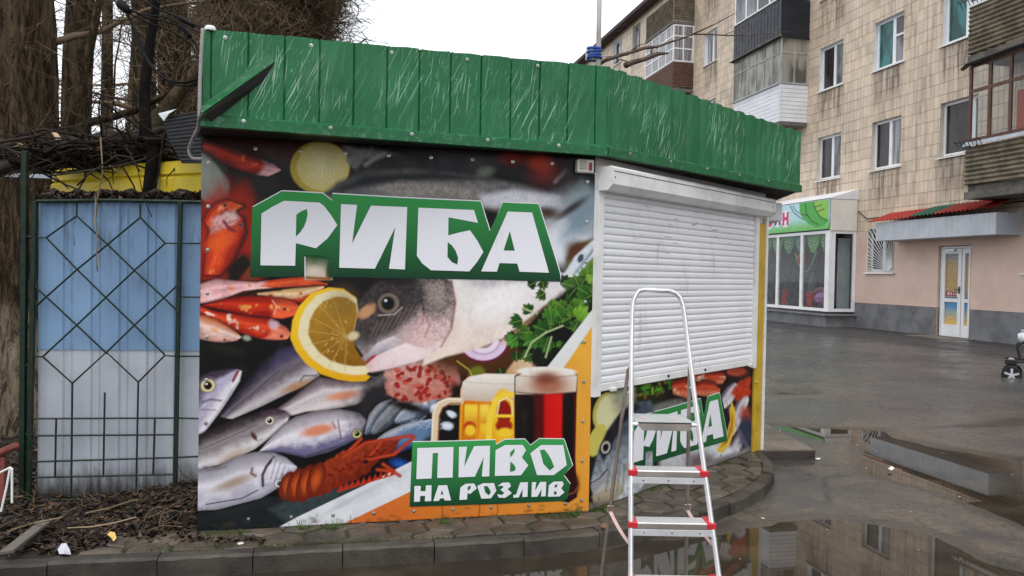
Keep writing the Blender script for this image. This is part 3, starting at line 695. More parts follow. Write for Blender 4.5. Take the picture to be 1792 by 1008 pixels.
# the far column
def lathed_parapet(par, t0, t1, o, z0, z1, m, slats):
    for side_ in (0, 1):
        q = MB()
        if side_ == 0: corrug(q, fw(t0, o+.03, z0), BB*(t1-t0), BZ*(z1-z0), BN, slats, slats*.22)
        else: corrug(q, fw(t0-.03, .02, z0), BN*(o+.01), BZ*(z1-z0), -BB, slats, slats*.22)
        q.build('corrugated_sheet', MT[m], par)
    for k in range(3):
        q = MB(); t = t0+(t1-t0)*k/2; q.box(fw(t-.015, o-.03, z0), BB*.03, BN*.03, BZ*(z1-z0)); q.build('post', MT['dark_trim'], par)
MT['red_slat'] = mat('brown_painted_slats', (.17, .085, .055), (.10, .055, .038), .7, ns=6, rv=.1)
b2_ = balcony(14.58, 17.7, .96, 9.62, .13, 'far balcony with brown slatted parapet and white glazing')
for k in range(15):
    q = MB(); z = 9.82+k*.072
    q.box(fw(14.55, .96, z), BB*3.18, BN*.022, BZ*.05); q.box(fw(14.53, .02, z), BB*.022, BN*.96, BZ*.05); q.build('slat', MT['red_slat'], b2_)
q = MB(); q.box(fw(14.57, .02, 9.8), BB*.01, BN*.92, BZ*1.06); q.box(fw(14.58, .93, 9.8), BB*3.1, BN*.01, BZ*1.06); q.build('parapet_board', MT['dark_trim'], b2_)
glazing(b2_, 14.58, 17.7, .96, 10.95, 12.5, 'pvc', 'g_curtain', 4, (.35, .7), 2, fw_=.06)
b3_ = balcony(14.58, 17.7, .96, 12.55, .12, 'top far balcony with corrugated parapet')
lathed_parapet(b3_, 14.58, 17.7, .96, 12.7, 13.75, 'slate', .075)
# the near column at the right edge
b4_ = balcony(-5.2, -1.92, 1.0, 3.40, .16, 'nearest balcony with brown window frames over corrugated parapet')
lathed_parapet(b4_, -5.2, -1.9, 1.03, 3.72, 4.58, 'slate', .098)
q = MB(); q.box(fw(-5.2, .9, 3.56), BB*3.28, BN*.08, BZ*.15); q.build('curb', MT['concrete'], b4_)
q = MB(); corrug(q, fw(-1.87, 1.0, 3.72), -BN*.98, BZ*.86, BB, .098, .02); q.build('corrugated_sheet', MT['slate'], b4_)
q = MB(); q.add([fw(-5.2, 1.13, 4.60), fw(-1.85, 1.13, 4.60), fw(-1.85, .98, 4.74), fw(-5.2, .98, 4.74)], [(0, 1, 2, 3)]); q.build('ledge', MT['tin'], b4_)
glazing(b4_, -5.2, -1.95, 1.0, 4.74, 6.42, 'brownwood', 'clear', 6, (.66,), 2, fw_=.075)
q = MB(); q.box(fw(-3.0, .45, 4.9), BB*.32, BN*.03, BZ*.85); q.build('hanging_cloth', flat('orange_cloth', (.62, .09, .035), .8), b4_)
MT['lace'] = mat('curtain_lace', (.50, .49, .47), (.30, .29, .28), .9, ns=14)
q = MB(); v = []
for i in range(61): v += [fw(-5.1+i*.0505, .75+.03*math.sin(i*1.7), 4.8), fw(-5.1+i*.0505, .75+.03*math.sin(i*1.7), 5.9)]
q.add([p for p in v[:2*28]], [(2*i, 2*i+1, 2*i+3, 2*i+2) for i in range(27)]); q.build('curtain', MT['lace'], b4_)
q = MB(); q.tube([fw(-1.7, 1.02, 6.42), fw(-1.95, 1.10, 6.46), fw(-3.2, 1.12, 6.50), fw(-5.2, 1.12, 6.52)], [.05, .07, .06, .06], 6, flat=.6); q.build('drip_edge', MT['dark_trim'], b4_)
b5_ = balcony(-5.2, -1.92, 1.0, 6.52, .14, 'upper near balcony with corrugated parapet')
lathed_parapet(b5_, -5.2, -1.9, 1.03, 6.70, 7.76, 'slate', .098)
q = MB(); corrug(q, fw(-1.87, 1.0, 6.70), -BN*.98, BZ*1.06, BB, .098, .02); q.build('corrugated_sheet', MT['slate'], b5_)
q = MB(); q.box(fw(-5.2, .98, 7.77), BB*3.3, BN*.05, BZ*.06); q.build('rail', MT['pvc'], b5_)
q = MB(); q.box(fw(-4.0, .9, 7.85), BB*1.2, BN*.02, BZ*.8); q.build('hanging_cloth', flat('pink_cloth', (.55, .10, .20), .8), b5_)
for par, z in ((b4_, 4.62), (b5_, 7.82)):
    q = MB()
    for k in range(7): q.tube([fw(-1.78-.11*k, 1.14, z-.05), fw(-1.78-.11*k, 1.20, z+.07), fw(-1.80-.11*k, 1.30, z+.09)], .008, 5)
    q.tube([fw(-1.74, 1.22, z+.07), fw(-2.5, 1.22, z+.05)], .008, 5); q.build('drying_rack', MT['dark_trim'], par)
# service cable along the tiles
q = MB(); q.tube([fw(3.2, .03, 3.55), fw(2.8, .03, 3.30), fw(1.6, .035, 3.32), fw(.3, .035, 3.38), fw(-.9, .035, 3.36), fw(-1.9, .035, 3.34), fw(-3, .035, 3.36)], .014, 6); q.build('wall_cable', MT['dark_trim'], blk)

# ------------------------------------------------------------------ canopy over the door
cano = thing('door_canopy', fw(-.5, .3, 2.6), 'grey clad canopy with torn red corrugated roof above the glazed door', 'canopy')
MT['canopy_clad'] = mat('grey_cladding', (.50, .52, .55), (.42, .44, .47), .5, ns=2)
T0, T1, OA, Z0, Z1 = 1.52, -2.45, .70, 2.59, 3.08
for i in range(22):
    w_ = (T0-T1)/22; q = MB(); q.box(fw(T1+i*w_+.002, OA, Z0), BB*(w_-.004), BN*.012, BZ*(Z1-Z0)); q.build('cladding_strip', MT['canopy_clad'], cano)
for i in range(4):
    w_ = (OA-.03)/4; q = MB(); q.box(fw(T1-.012, .03+i*w_+.002, Z0), BB*.012, BN*(w_-.004), BZ*(Z1-Z0)); q.build('cladding_strip', MT['canopy_clad'], cano)
q = MB(); q.box(fw(T1, .025, Z0), BB*(T0-T1), BN*(OA-.03), BZ*.03); q.box(fw(T0-.02, .025, Z0), BB*.02, BN*(OA-.03), BZ*(Z1-Z0)); q.build('soffit', MT['canopy_clad'], cano)
MT['red_roof'] = mat('red_roof_sheet', (.40, .035, .028), (.26, .03, .026), .5, ns=5, grime=((.10, .03, .03), .6, 4)); MT['green_roof'] = mat('green_roof_sheet', (.03, .115, .075), (.02, .075, .05), .5, ns=5)
def roofsheet(t0, t1, m, lift, tw=0.0):
    q = MB(); k = int(abs(t0-t1)/.022); v = []
    for i in range(k+1):
        t = t0+(t1-t0)*i/k; w_ = .022*math.sin(i*.022*2*math.pi/.13)
        v += [fw(t, OA+.10, Z1+.035+lift+w_+tw*i/k), fw(t+.05, .03, Z1+.31+lift+w_+tw*i/k)]
    q.add(v, [(2*i, 2*i+1, 2*i+3, 2*i+2) for i in range(k)]); q.build('roof_sheet', MT[m], cano)
roofsheet(1.75, -.10, 'red_roof', 0.0, .03); roofsheet(.15, -1.30, 'green_roof', .045, .02); roofsheet(-.65, -2.5, 'red_roof', .055, .03)

# ------------------------------------------------------------------ shop bay
shop = thing('shop_bay', fw(6, .4, .1), 'glazed shop bay with white frames built against the beige block', 'shop')
S0, S1, SO = 3.25, 9.6, .93
SZ0, SZ1, SZ2 = .56, 2.95, 3.92
q = MB(); q.box(fw(S0-.02, .02, -.1), BB*(S1-S0), BN*(SO+.06), BZ*(SZ0-.12+.1)); q.box(fw(S0-.10, .02, SZ0-.12), BB*(S1-S0+.1), BN*(SO+.13), BZ*.045); q.build('base', MT['plinth'], shop)
q = MB(); q.box(fw(S0, .03, SZ1+.05), BB*(S1-S0), BN*(SO-.05), BZ*(SZ2-SZ1-.05)); q.build('fascia_box', MT['canopy_clad'], shop)
MT['cream'] = mat('cream_panel', (.72, .69, .64), (.64, .61, .57), .4, ns=2)
q = MB(); q.box(fw(S0-.03, .04, SZ1+.02), BB*.03, BN*(SO-.05), BZ*(SZ2-SZ1-.05)); q.build('side_panel', MT['cream'], shop)
q = MB(); q.add([fw(S0-.04, SO+.03, SZ2-.0), fw(S1, SO+.03, SZ2), fw(S1, .02, SZ2+.30), fw(S0-.04, .02, SZ2+.30)], [(0, 1, 2, 3)]); q.add([fw(S0-.04, SO+.03, SZ2-.02), fw(S0-.04, .02, SZ2-.02), fw(S0-.04, .02, SZ2+.30), fw(S0-.04, SO+.03, SZ2)], [(0, 1, 2, 3)]); q.build('roof', MT['white_siding'], shop)
f = MB()
def fbar(a, b, c, e, o0=SO-.07, o1=SO): f.box(fw(a, o0, c), BB*(b-a), BZ*(e-c), BN*(o1-o0))
mull = [S0+.10, 4.66, 6.02, 7.4, 8.8]
fbar(S0, S1, SZ0, SZ0+.09); fbar(S0, S1, SZ1-.07, SZ1+.02); fbar(S0, S0+.20, SZ0+.09, SZ1-.07)
for m_ in mull[1:]: fbar(m_-.06, m_+.06, SZ0+.09, SZ1-.07)
f.box(fw(S0-.003, .03, SZ0), BB*.06, BN*(SO-.105), BZ*.09); f.box(fw(S0-.003, .03, SZ1-.07), BB*.06, BN*(SO-.105), BZ*.09); f.box(fw(S0-.003, .03, SZ0+.09), BB*.06, BN*.10, BZ*(SZ1-SZ0-.16)); f.box(fw(S0-.003, SO-.20, SZ0+.09), BB*.06, BN*.125, BZ*(SZ1-SZ0-.16))
f.build('window_frame', MT['pvc'], shop)
for a, b in zip([S0+.20]+[m_+.06 for m_ in mull[1:]], [m_-.06 for m_ in mull[1:]]+[S1]):
    q = MB(); q.box(fw(a, SO-.04, SZ0+.09), BB*(b-a), BZ*(SZ1-SZ0-.16), BN*.008); q.build('pane', MT['clear'], shop)
q = MB(); q.box(fw(S0+.02, .13, SZ0+.09), BB*.008, BN*(SO-.33), BZ*(SZ1-SZ0-.16)); q.build('pane', MT['clear'], shop)
MT['shop_dark'] = mat('shop_interior', (.105, .100, .105), (.045, .044, .05), .7, ns=4)
q = MB(); q.box(fw(S0+.06, .025, SZ0-.06), BB*(S1-S0-.1), BN*.012, BZ*2.5); q.build('back_wall', MT['shop_dark'], shop)
MT['shelf'] = mat('pale_display_board', (.42, .47, .47), (.36, .40, .41), .6)
q = MB(); q.box(fw(S0+.22, .06, SZ0+.05), BB*.02, BN*.42, BZ*2.15); q.build('display_board', MT['shelf'], shop)
MT['leafg'] = [flat('valance_green_%d' % i, c, .5) for i, c in enumerate([(.05, .24, .055), (.12, .36, .075), (.045, .20, .15)])]
MT['valance_dot'] = flat('valance_flower', (.45, .52, .42), .5)
for i in range(9):                                          # printed leaf valance hanging inside the panes
    t = 3.55+i*.66; w_ = .32; ztop = SZ1-.05; q = MB()
    q.add([fw(t-w_, SO-.10-.004*(i % 3), ztop), fw(t+w_, SO-.10-.004*(i % 3), ztop), fw(t+w_*.85, SO-.10-.004*(i % 3), ztop-.30), fw(t+.1, SO-.10-.004*(i % 3), ztop-.56), fw(t-.1, SO-.10-.004*(i % 3), ztop-.58), fw(t-w_*.9, SO-.10-.004*(i % 3), ztop-.28)], [(0, 1, 2, 3, 4, 5)])
    for k in range(7):
        a = k*.9; q.cur = 1; q.add([fw(t+.05+.04*math.cos(a), SO-.094, ztop-.28+.04*math.sin(a)), fw(t+.05+.16*math.cos(a-.15), SO-.094, ztop-.28+.16*math.sin(a-.15)), fw(t+.05+.16*math.cos(a+.15), SO-.094, ztop-.28+.16*math.sin(a+.15))], [(0, 1, 2)])
    q.cur = 0; q.build('valance_leaf', [MT['leafg'][i % 3], MT['valance_dot']], shop)
MT['bow'] = flat('red_ribbon', (.62, .03, .025), .45); MT['cord'] = flat('pale_green_cord', (.28, .52, .33), .5)
rb = random.Random(2)
for t in (4.5-.12, 5.95-.2):
    q = MB()
    for k in range(12):
        a = rb.uniform(0, 6.28); L = rb.uniform(.10, .20); c = fw(t, SO-.14, .98); e = c+BB*L*math.cos(a)+BZ*L*math.sin(a)+BN*rb.uniform(-.04, .03); pw = unit(np.cross(e-c, BN))*.045
        q.add([c, e+pw, e+unit(e-c)*.03, e-pw], [(0, 1, 2), (0, 2, 3)])
    for k in (-1, 1): c = fw(t, SO-.14, .96); q.add([c-BB*.04, c+BB*.04, c+BB*(.05+.10*k)-BZ*.30, c+BB*(-.04+.10*k)-BZ*.30], [(0, 1, 2, 3)])
    o = q.build('ribbon_bow', MT['bow']); meta(o, 'red ribbon bow in the shop window, %s' % ('nearer the white corner frame' if t < 5 else 'farther from the white corner frame'), 'ribbon bow', 'ribbon bows in the shop window')
q = MB(); pts = [fw(4.05+1.15*k/16, SO-.12, 2.35-.62*math.sin(math.pi*k/16)) for k in range(17)]; q.tube(pts, .014, 5); o = q.build('festoon_cord', MT['cord']); meta(o, 'pale green cord drooping across the shop window', 'cord')
q = MB(); q.lathe(fw(4.92, SO-.22, 1.90), BZ, [(0, .01), (.03, .05), (.12, .13), (.24, .165), (.36, .14), (.44, .06), (.46, .0)], 14); o = q.build('red_balloon', flat('red_rubber', (.42, .018, .025), .25), smooth=True); meta(o, 'plain red balloon hanging in the shop window', 'balloon')
q = MB()
for rr, m_ in ((.34, 0), (.26, 0), (.16, 0)): q.tube([fw(4.05+rr*math.cos(a), SO-.30+.05*math.sin(a*2), .98+rr*.8*math.sin(a)) for a in np.linspace(0, 6.283, 22)], .018, 5)
q.cur = 1; q.lathe(fw(4.05, SO-.42, .75), BZ, [(0, .1), (.08, .25), (.2, .28), (.3, .2), (.34, .02)], 12); o = q.build('toy_hoops', [flat('pink_plastic', (.52, .22, .33), .35), flat('lilac_plastic', (.42, .20, .40), .4)]); meta(o, 'pink and lilac toy hoops low in the shop window', 'toy')
q = MB(); q.lathe(fw(4.85, .35, .68), BZ, [(0, .16), (.2, .19), (.5, .17), (.8, .12), (1.0, .06), (1.05, .14), (1.25, .15), (1.32, .02)], 12); o = q.build('clothed_dummy', flat('grey_clothes', (.16, .16, .17), .8)); meta(o, 'grey dressed dummy standing behind the shop glass', 'dummy')
# the sign
sign = thing('shop_sign', fw(S0+2, SO, SZ1+.1), 'bright green shop sign with cartoon leaves and magenta letters', 'sign')
g = G('sign_print'); sp = g.n('ShaderNodeSeparateXYZ'); g.l(g.pos, sp.inputs[0]); f_ = g.ramp(g.math('ADD', sp.outputs['Z'], g.math('MULTIPLY', g.noise(6, 3), .25)), 3.15*BK+BZ0, 3.62*BK+BZ0)
c = g.mix(f_, (.10, .42, .06), (.42, .66, .72)); c = g.mix(g.ramp(g.noise(1, 4, .6, g.map((18, 18, 5))), .55, .62, 0, .5), c, (.24, .58, .12)); MT['sign_print'] = g.done(c, .3, 0, .4)
ZS0, ZS1 = SZ1+.06, SZ2-.03
q = MB(); q.box(fw(S0+.0, SO+.002, ZS0), BB*(S1-S0), BN*.05, BZ*(ZS1-ZS0)); q.build('panel', MT['sign_print'], sign)
MT['leaf_mid'] = flat('leaf_green', (.06, .36, .05), .35); MT['leaf_lime'] = flat('leaf_lime', (.24, .50, .06), .35); MT['ink'] = flat('ink_line', (.01, .05, .015), .4)
def sg(t, z): return fw(t, 0, z)
def flatp(name, m, pts, off, par): q = MB(); q.add([fw(t, SO+.052+off, z) for t, z in pts], [tuple(range(len(pts)))]); return q.build(name, MT[m], par)
flatp('leaf', 'leaf_mid', [(3.27, ZS1-.01), (4.75, ZS1-.01), (4.72, 3.62), (4.5, 3.36), (4.15, 3.17), (3.85, 3.09), (3.55, 3.10), (3.27, 3.2)], .003, sign)
flatp('leaf', 'leaf_lime', [(3.27, ZS1-.012), (4.0, ZS1-.012), (3.92, 3.70), (3.78, 3.52), (3.6, 3.38), (3.27, 3.30)], .006, sign)
for pts in ([(4.42, ZS1-.03), (4.36, 3.55), (4.1, 3.3), (3.7, 3.16)], [(4.0, ZS1-.03), (3.92, 3.66), (3.62, 3.36), (3.3, 3.26)], [(5.25, ZS1-.03), (5.05, 3.62), (4.7, 3.45), (4.5, 3.36)], [(5.1, ZS1-.03), (4.95, 3.68), (4.72, 3.58)], [(4.7, 3.55), (4.3, 3.48)], [(3.95, 3.7), (3.55, 3.75)], [(3.8, 3.55), (3.45, 3.62)]):
    q = MB(); q.tube([fw(t, SO+.060, z) for t, z in pts], .009, 4); q.build('outline', MT['ink'], sign)
SL = {'Н': [[(0, 0), (.32, 0), (.32, 1), (0, 1)], [(.68, 0), (1, 0), (1, 1), (.68, 1)], [(.32, .38), (.68, .38), (.68, .64), (.32, .64)]],
      'И': [[(0, 0), (.3, 0), (.3, 1), (0, 1)], [(.7, 0), (1, 0), (1, 1), (.7, 1)], [(.3, 0), (.3, .35), (.7, 1), (.7, .65)]],
      'З': [[(.05, 0), (.75, 0), (1, .22), (1, .4), (.8, .5), (.62, .42), (.62, .28), (.05, .25)], [(.8, .5), (1, .62), (1, .8), (.75, 1), (.05, 1), (.05, .76), (.62, .74), (.62, .58)], [(.35, .42), (.8, .42), (.8, .58), (.35, .58)]],
      'А': [[(0, 0), (.3, 0), (.62, 1), (.38, 1)], [(.7, 0), (1, 0), (.62, 1), (.45, .8)], [(.25, .2), (.75, .2), (.7, .4), (.3, .4)]],
      'Г': [[(0, 0), (.32, 0), (.32, 1), (0, 1)], [(.32, .74), (1, .74), (1, 1), (.32, 1)]], 'М': [[(0, 0), (.26, 0), (.26, 1), (0, 1)], [(.74, 0), (1, 0), (1, 1), (.74, 1)], [(.26, .55), (.5, .2), (.5, .6), (.26, 1)], [(.74, .55), (.5, .2), (.5, .6), (.74, 1)]]}
MT['magenta'] = flat('magenta_print', (.58, .02, .20), .35); MT['purple'] = flat('purple_print', (.10, .025, .22), .35); MT['tomato'] = flat('red_print', (.60, .05, .08), .35)
word = 'МАГАЗИН'
for k, ch in enumerate(word[::-1]):
    t = 5.32+k*.47; z = 3.24+.03*(k % 2); h = .42
    q = MB()
    ctr = fw(t+.18, SO+.0545, z+h/2)
    q.add([ctr+BB*(.25*math.cos(a))+BZ*(.29*math.sin(a)) for a in np.linspace(0, 6.283, 13)[:-1]], [tuple(range(12))]); q.build('letter_halo', MT['sign_white'], sign)
    q = MB(); strokes(q, fw(t+.36, SO+.058+.0003*k, z), -BB, BZ, BN, SL[ch], .36, h); q.build('letter', MT[['magenta', 'purple', 'tomato'][k % 3]], sign)
# ================================================================== the kiosk
kiosk = thing('kiosk', (0.6, 6.0, ZP), 'fish kiosk with printed banners, white roller shutter and scratched green metal parapet', 'kiosk')
E3 = np.array([math.cos(math.radians(84.5)), math.sin(math.radians(84.5)), 0]); N3 = np.array([E3[1], -E3[0], 0])
post_w = 0.205
Pd = Cc + E2*post_w                                        # far end of the shutter face including the yellow post
Pe = Pd + E3*1.35; Pg = A - N1*2.3
fp = [A, B, Pd, Pe, np.array([Pe[0]-.9, Pe[1]+.9, 0]), np.array([Pg[0]+.4, Pg[1]+.5, 0]), Pg]
MT['kwall'] = mat('kiosk_sheet', (.60, .58, .54), (.48, .46, .43), .55, ns=3)
ctr = np.mean([p[:2] for p in fp], 0)
def inset(p, d): v = ctr-p[:2]; return p[:2]+v/np.linalg.norm(v)*d
mb = MB(); mb.prism([tuple(inset(p, .012)) for p in fp], ZP-.05, ZW); mb.build('wall', MT['kwall'], kiosk)
# ---- printed banners: the artwork is painted as colours on a fine grid of the vinyl sheet
class Art:
    def __init__(s, X, Y, seed=0): s.X, s.Y = X, Y; s.C = np.zeros((len(X), 3)); s.seed = seed
    def sel(s, x0, y0, x1, y1): return np.nonzero((s.X > x0) & (s.X < x1) & (s.Y > y0) & (s.Y < y1))[0]
    def put(s, i, c, a):
        a = np.clip(a, 0, 1)[:, None]; s.C[i] = s.C[i]*(1-a)+np.asarray(c)*a
    def ell(s, cx, cy, rx, ry, ang, col, soft=.08, col2=None, nz=0, ns=.1, a=1.0):
        R = max(rx, ry)*(1+soft)+2; i = s.sel(cx-R, cy-R, cx+R, cy+R); x, y = s.X[i]-cx, s.Y[i]-cy; t = math.radians(ang)
        u = (x*math.cos(t)+y*math.sin(t))/rx; v = (-x*math.sin(t)+y*math.cos(t))/ry; d = np.sqrt(u*u+v*v)
        if nz: d = d+nz*(fbm(s.X[i]*ns+cx, s.Y[i]*ns+cy, 4)-.5)
        c = np.asarray(col, float)[None, :]
        if col2 is not None: q = sstep(0, 1, d)[:, None]; c = c*(1-q)+np.asarray(col2, float)*q
        s.put(i, c, a*sstep(1+soft, 1-soft, d)); return i
    def poly(s, pts, col, soft=1.0, col2=None, grad=None, nz=0, ns=.1, a=1.0, tex=0, ts=.15):
        p = np.asarray(pts, float); i = s.sel(p[:, 0].min()-soft-nz-2, p[:, 1].min()-soft-nz-2, p[:, 0].max()+soft+nz+2, p[:, 1].max()+soft+nz+2)
        x, y = s.X[i], s.Y[i]; d = poly_sd(x, y, p)
        if nz: d = d+nz*(fbm(x*ns+5, y*ns+9, 4)-.5)*2
        c = np.asarray(col, float)[None, :]*np.ones((len(i), 1))
        if col2 is not None:
            (x0, y0), (x1, y1) = grad; q = np.clip(((x-x0)*(x1-x0)+(y-y0)*(y1-y0))/((x1-x0)**2+(y1-y0)**2), 0, 1)[:, None]; c = c*(1-q)+np.asarray(col2, float)*q
        if tex: c = c*(1+tex*(fbm(x*ts, y*ts, 5)-.5)*2)[:, None]
        s.put(i, c, a*sstep(soft, -soft, d)); return i
    def line(s, pts, w, col, soft=.8, a=1.0):
        p = np.asarray(pts, float); i = s.sel(p[:, 0].min()-w-2, p[:, 1].min()-w-2, p[:, 0].max()+w+2, p[:, 1].max()+w+2); x, y = s.X[i], s.Y[i]; d = np.full(len(i), 1e9)
        for k in range(len(p)-1):
            e = p[k+1]-p[k]; t = np.clip(((x-p[k, 0])*e[0]+(y-p[k, 1])*e[1])/(e@e), 0, 1); d = np.minimum(d, np.hypot(x-p[k, 0]-t*e[0], y-p[k, 1]-t*e[1]))
        s.put(i, col, a*sstep(w/2+soft, w/2-soft, d))
    def fish2(s, back, belly, top, mid, bot, seed=0, mott=.14, scale=0.0, headc=None, head_at=.74, patch=None, shade=.5, lat=None, streak=.10, hue=None):
        """a fish between a traced back line and belly line, both running tail to head"""
        K, Q = np.asarray(back, float), np.asarray(belly, float); T = (K[0]+Q[0])/2; H = (K[-1]+Q[-1])/2; L = np.linalg.norm(H-T); e = (H-T)/L; n = np.array([e[1], -e[0]])
        if np.mean((K-T)@n) < np.mean((Q-T)@n): n = -n
        allp = np.vstack([K, Q]); i = s.sel(allp[:, 0].min()-14, allp[:, 1].min()-14, allp[:, 0].max()+14, allp[:, 1].max()+14); x, y = s.X[i], s.Y[i]
        outl = np.vstack([K, Q[::-1]]); sd = poly_sd(x, y, outl); s.put(i, srgb(10, 8, 9), .75*sstep(8, -1, sd+1.5*(((x-T[0])*n[0]+(y-T[1])*n[1])/20)))
        u = (x-T[0])*e[0]+(y-T[1])*e[1]; d = (x-T[0])*n[0]+(y-T[1])*n[1]
        ku, kd = (K-T)@e, (K-T)@n; qu, qd = (Q-T)@e, (Q-T)@n; bt = np.interp(u, ku, kd); bb = np.interp(u, qu, qd); hw = np.maximum((bt-bb)/2, 1.0); v = np.clip((d-(bt+bb)/2)/hw, -1.2, 1.2); u = np.clip(u/L, 0, 1)
        nz = fbm(x*.06+seed*7, y*.06, 5)-.5; fine = fbm((x*e[0]+y*e[1])*.10+seed, (x*n[0]+y*n[1])*.55, 4)-.5; q = np.clip(v+nz*.55+fine*.25, -1.1, 1.1)
        t1 = sstep(.05, .85, q)[:, None]; t2 = sstep(-.05, -.75, q)[:, None]; c = np.asarray(mid)*(1-t1)*(1-t2)+np.asarray(top)*t1+np.asarray(bot)*t2
        if headc is not None: w_ = sstep(head_at-.03, head_at+.05, u+.06*nz+.05*v*v)[:, None]; c = c*(1-w_)+np.asarray(headc)*(1+.8*nz[:, None]+.35*t2-.35*t1)*w_
        if patch is not None: w_ = .85*sstep(patch[1]-.05, patch[1]+.10, fbm(x*.08+seed*3, y*.08+4, 4)-.25*np.abs(v))[:, None]; c = c*(1-w_)+np.asarray(patch[0])*w_
        c = c*(1+2*mott*nz+2*streak*fine+1.2*mott*(fbm(x*.5+seed, y*.5, 3)-.5))[:, None]
        if scale: c = c*(1+.13*(np.sin(u*L*6.283/scale+np.round(d/scale*1.7)*3.1416)*np.cos(d*6.283/scale*.85))*sstep(head_at, head_at-.1, u)*sstep(-.6, .2, v))[:, None]
        c = c*(1+.26*np.exp(-((v-.22)/.16)**2)-shade*sstep(.72, 1.0, np.abs(v)))[:, None]
        if lat is not None: c = c*(1-.55*np.exp(-((v-lat-.15*(u-.5))*hw/1.0)**2)*sstep(.05, .12, u)*sstep(head_at, head_at-.05, u))[:, None]
        s.put(i, np.clip(c, 0, 1), sstep(.9, -.9, sd))
    def eye(s, x, y, r, ring=(214, 206, 184)):
        s.ell(x, y, r*1.35, r*1.2, -15, srgb(120, 112, 112), .25, a=.7); s.ell(x, y, r, r*.9, -15, srgb(*ring), .08); s.ell(x, y, r*.62, r*.6, 0, srgb(14, 12, 13), .1); s.ell(x-r*.2, y-r*.22, r*.17, r*.15, 0, srgb(220, 220, 224), .3)
    def fish(s, tail, head, W, top, mid, bot, up=1, bend=0, blunt=.7, scale=0, eye=None, gill=True, fin=None, lat=True, patch=None, headc=None, full=.42, soft=.05, mott=.12, mouth=True, seed=0):
        """spindle body from tail to head; up=1 puts the dark back on the left of the direction of travel"""
        T, H = np.asarray(tail, float), np.asarray(head, float); L = np.linalg.norm(H-T); e = (H-T)/L; n = np.array([e[1], -e[0]])*up
        R = W+abs(bend)+6; i = s.sel(min(T[0], H[0])-R, min(T[1], H[1])-R, max(T[0], H[0])+R, max(T[1], H[1])+R)
        x, y = s.X[i]-T[0], s.Y[i]-T[1]; u = (x*e[0]+y*e[1])/L; d = (x*n[0]+y*n[1])-bend*4*u*(1-u)
        uc = np.clip(u, 0, 1); prof = W*np.minimum(1, (uc/full+.06))**.8*np.clip(1-np.clip((uc-blunt+.10)/(1.10-blunt), 0, 1)**1.9, 0, 1)**.72+.01
        v = d/np.maximum(prof, .3)                          # 1 = back, -1 = belly
        x0, y0 = s.X[i], s.Y[i]; nz = fbm(x0*.09+seed*7, y0*.09, 5)-.5; q = np.clip(v+nz*.7, -1, 1)
        t1 = sstep(-.05, .75, q)[:, None]; t2 = sstep(-.15, -.8, q)[:, None]
        sh = .55*sstep(1.35, .9, np.abs(v+.12))*sstep(-.05, .05, u)*sstep(1.10, .96, u); s.put(i, srgb(12, 10, 10), sh)
        c = np.asarray(mid, float)*(1-t1)*(1-t2)+np.asarray(top, float)*t1+np.asarray(bot, float)*t2
        c = c*(1+mott*2*(fbm(x0*.35+seed, y0*.35, 4)-.5)*2)[:, None]
        sheen = np.exp(-((v-.15)/.22)**2)*.22; c = c*(1+sheen)[:, None]
        c = c*(1-.45*sstep(.7, 1.0, np.abs(v)))[:, None]
        if scale:
            w1 = np.sin(u*L*2*math.pi/scale+np.round(d/scale*1.6)*math.pi)*np.cos(d*2*math.pi/scale*.8); c = c*(1+.10*w1*sstep(.9, .6, u))[:, None]
        if headc is not None: q = sstep(.66, .80, u+.10*nz)[:, None]; c = c*(1-q)+np.asarray(headc, float)*(1+.5*nz[:, None])*q
        if patch is not None:
            pc, th = patch; q = .85*sstep(th-.06, th+.14, fbm(x0*.07+seed*3, y0*.07+4, 4))[:, None]; c = c*(1-q)+np.asarray(pc, float)*q
        if lat: q = np.exp(-((v-.22-.25*(u-.4))*prof/1.1)**2)*sstep(.04, .1, u)*sstep(.72, .62, u)*.6; c = c*(1-q[:, None])
        if fin is not None:
            q = sstep(1, .6, np.sqrt(((u-.56)/.13)**2+((v+.12)/.17)**2))[:, None]; c = c*(1-q*.85)+np.asarray(fin, float)*q*.85
        if gill: q = np.exp(-((u-.70-.07*(1-v*v))*L/2.2)**2)*sstep(.95, .5, np.abs(v))*.65; c = c*(1-q[:, None])
        if mouth: q = np.exp(-((v+.22)*prof/1.0)**2)*sstep(.94, .96, u)*.8; c = c*(1-q[:, None])
        s.put(i, c, sstep(1+soft, 1-soft, np.abs(v))*sstep(-.01, .01, u)*sstep(1.004, .992, u))
        if eye:
            p = T+e*L*eye[1]+n*(eye[2]*W); r = eye[0]
            s.ell(p[0], p[1], r*1.25, r*1.05, 0, srgb(95, 85, 85)); s.ell(p[0], p[1], r, r*.86, 0, srgb(205, 195, 170)); s.ell(p[0], p[1], r*.62, r*.56, 0, srgb(18, 15, 16)); s.ell(p[0]-r*.18, p[1]-r*.2, r*.16, r*.14, 0, srgb(190, 190, 195))
        for k in (0,):
            pass
def print_curve(C):                                        # printer's contrast curve
    q = np.clip(C, 0, 1)**(1/2.2); q = q+.30*(q*q*(3-2*q)-q); return np.clip(q**2.2*.93, .003, .85)
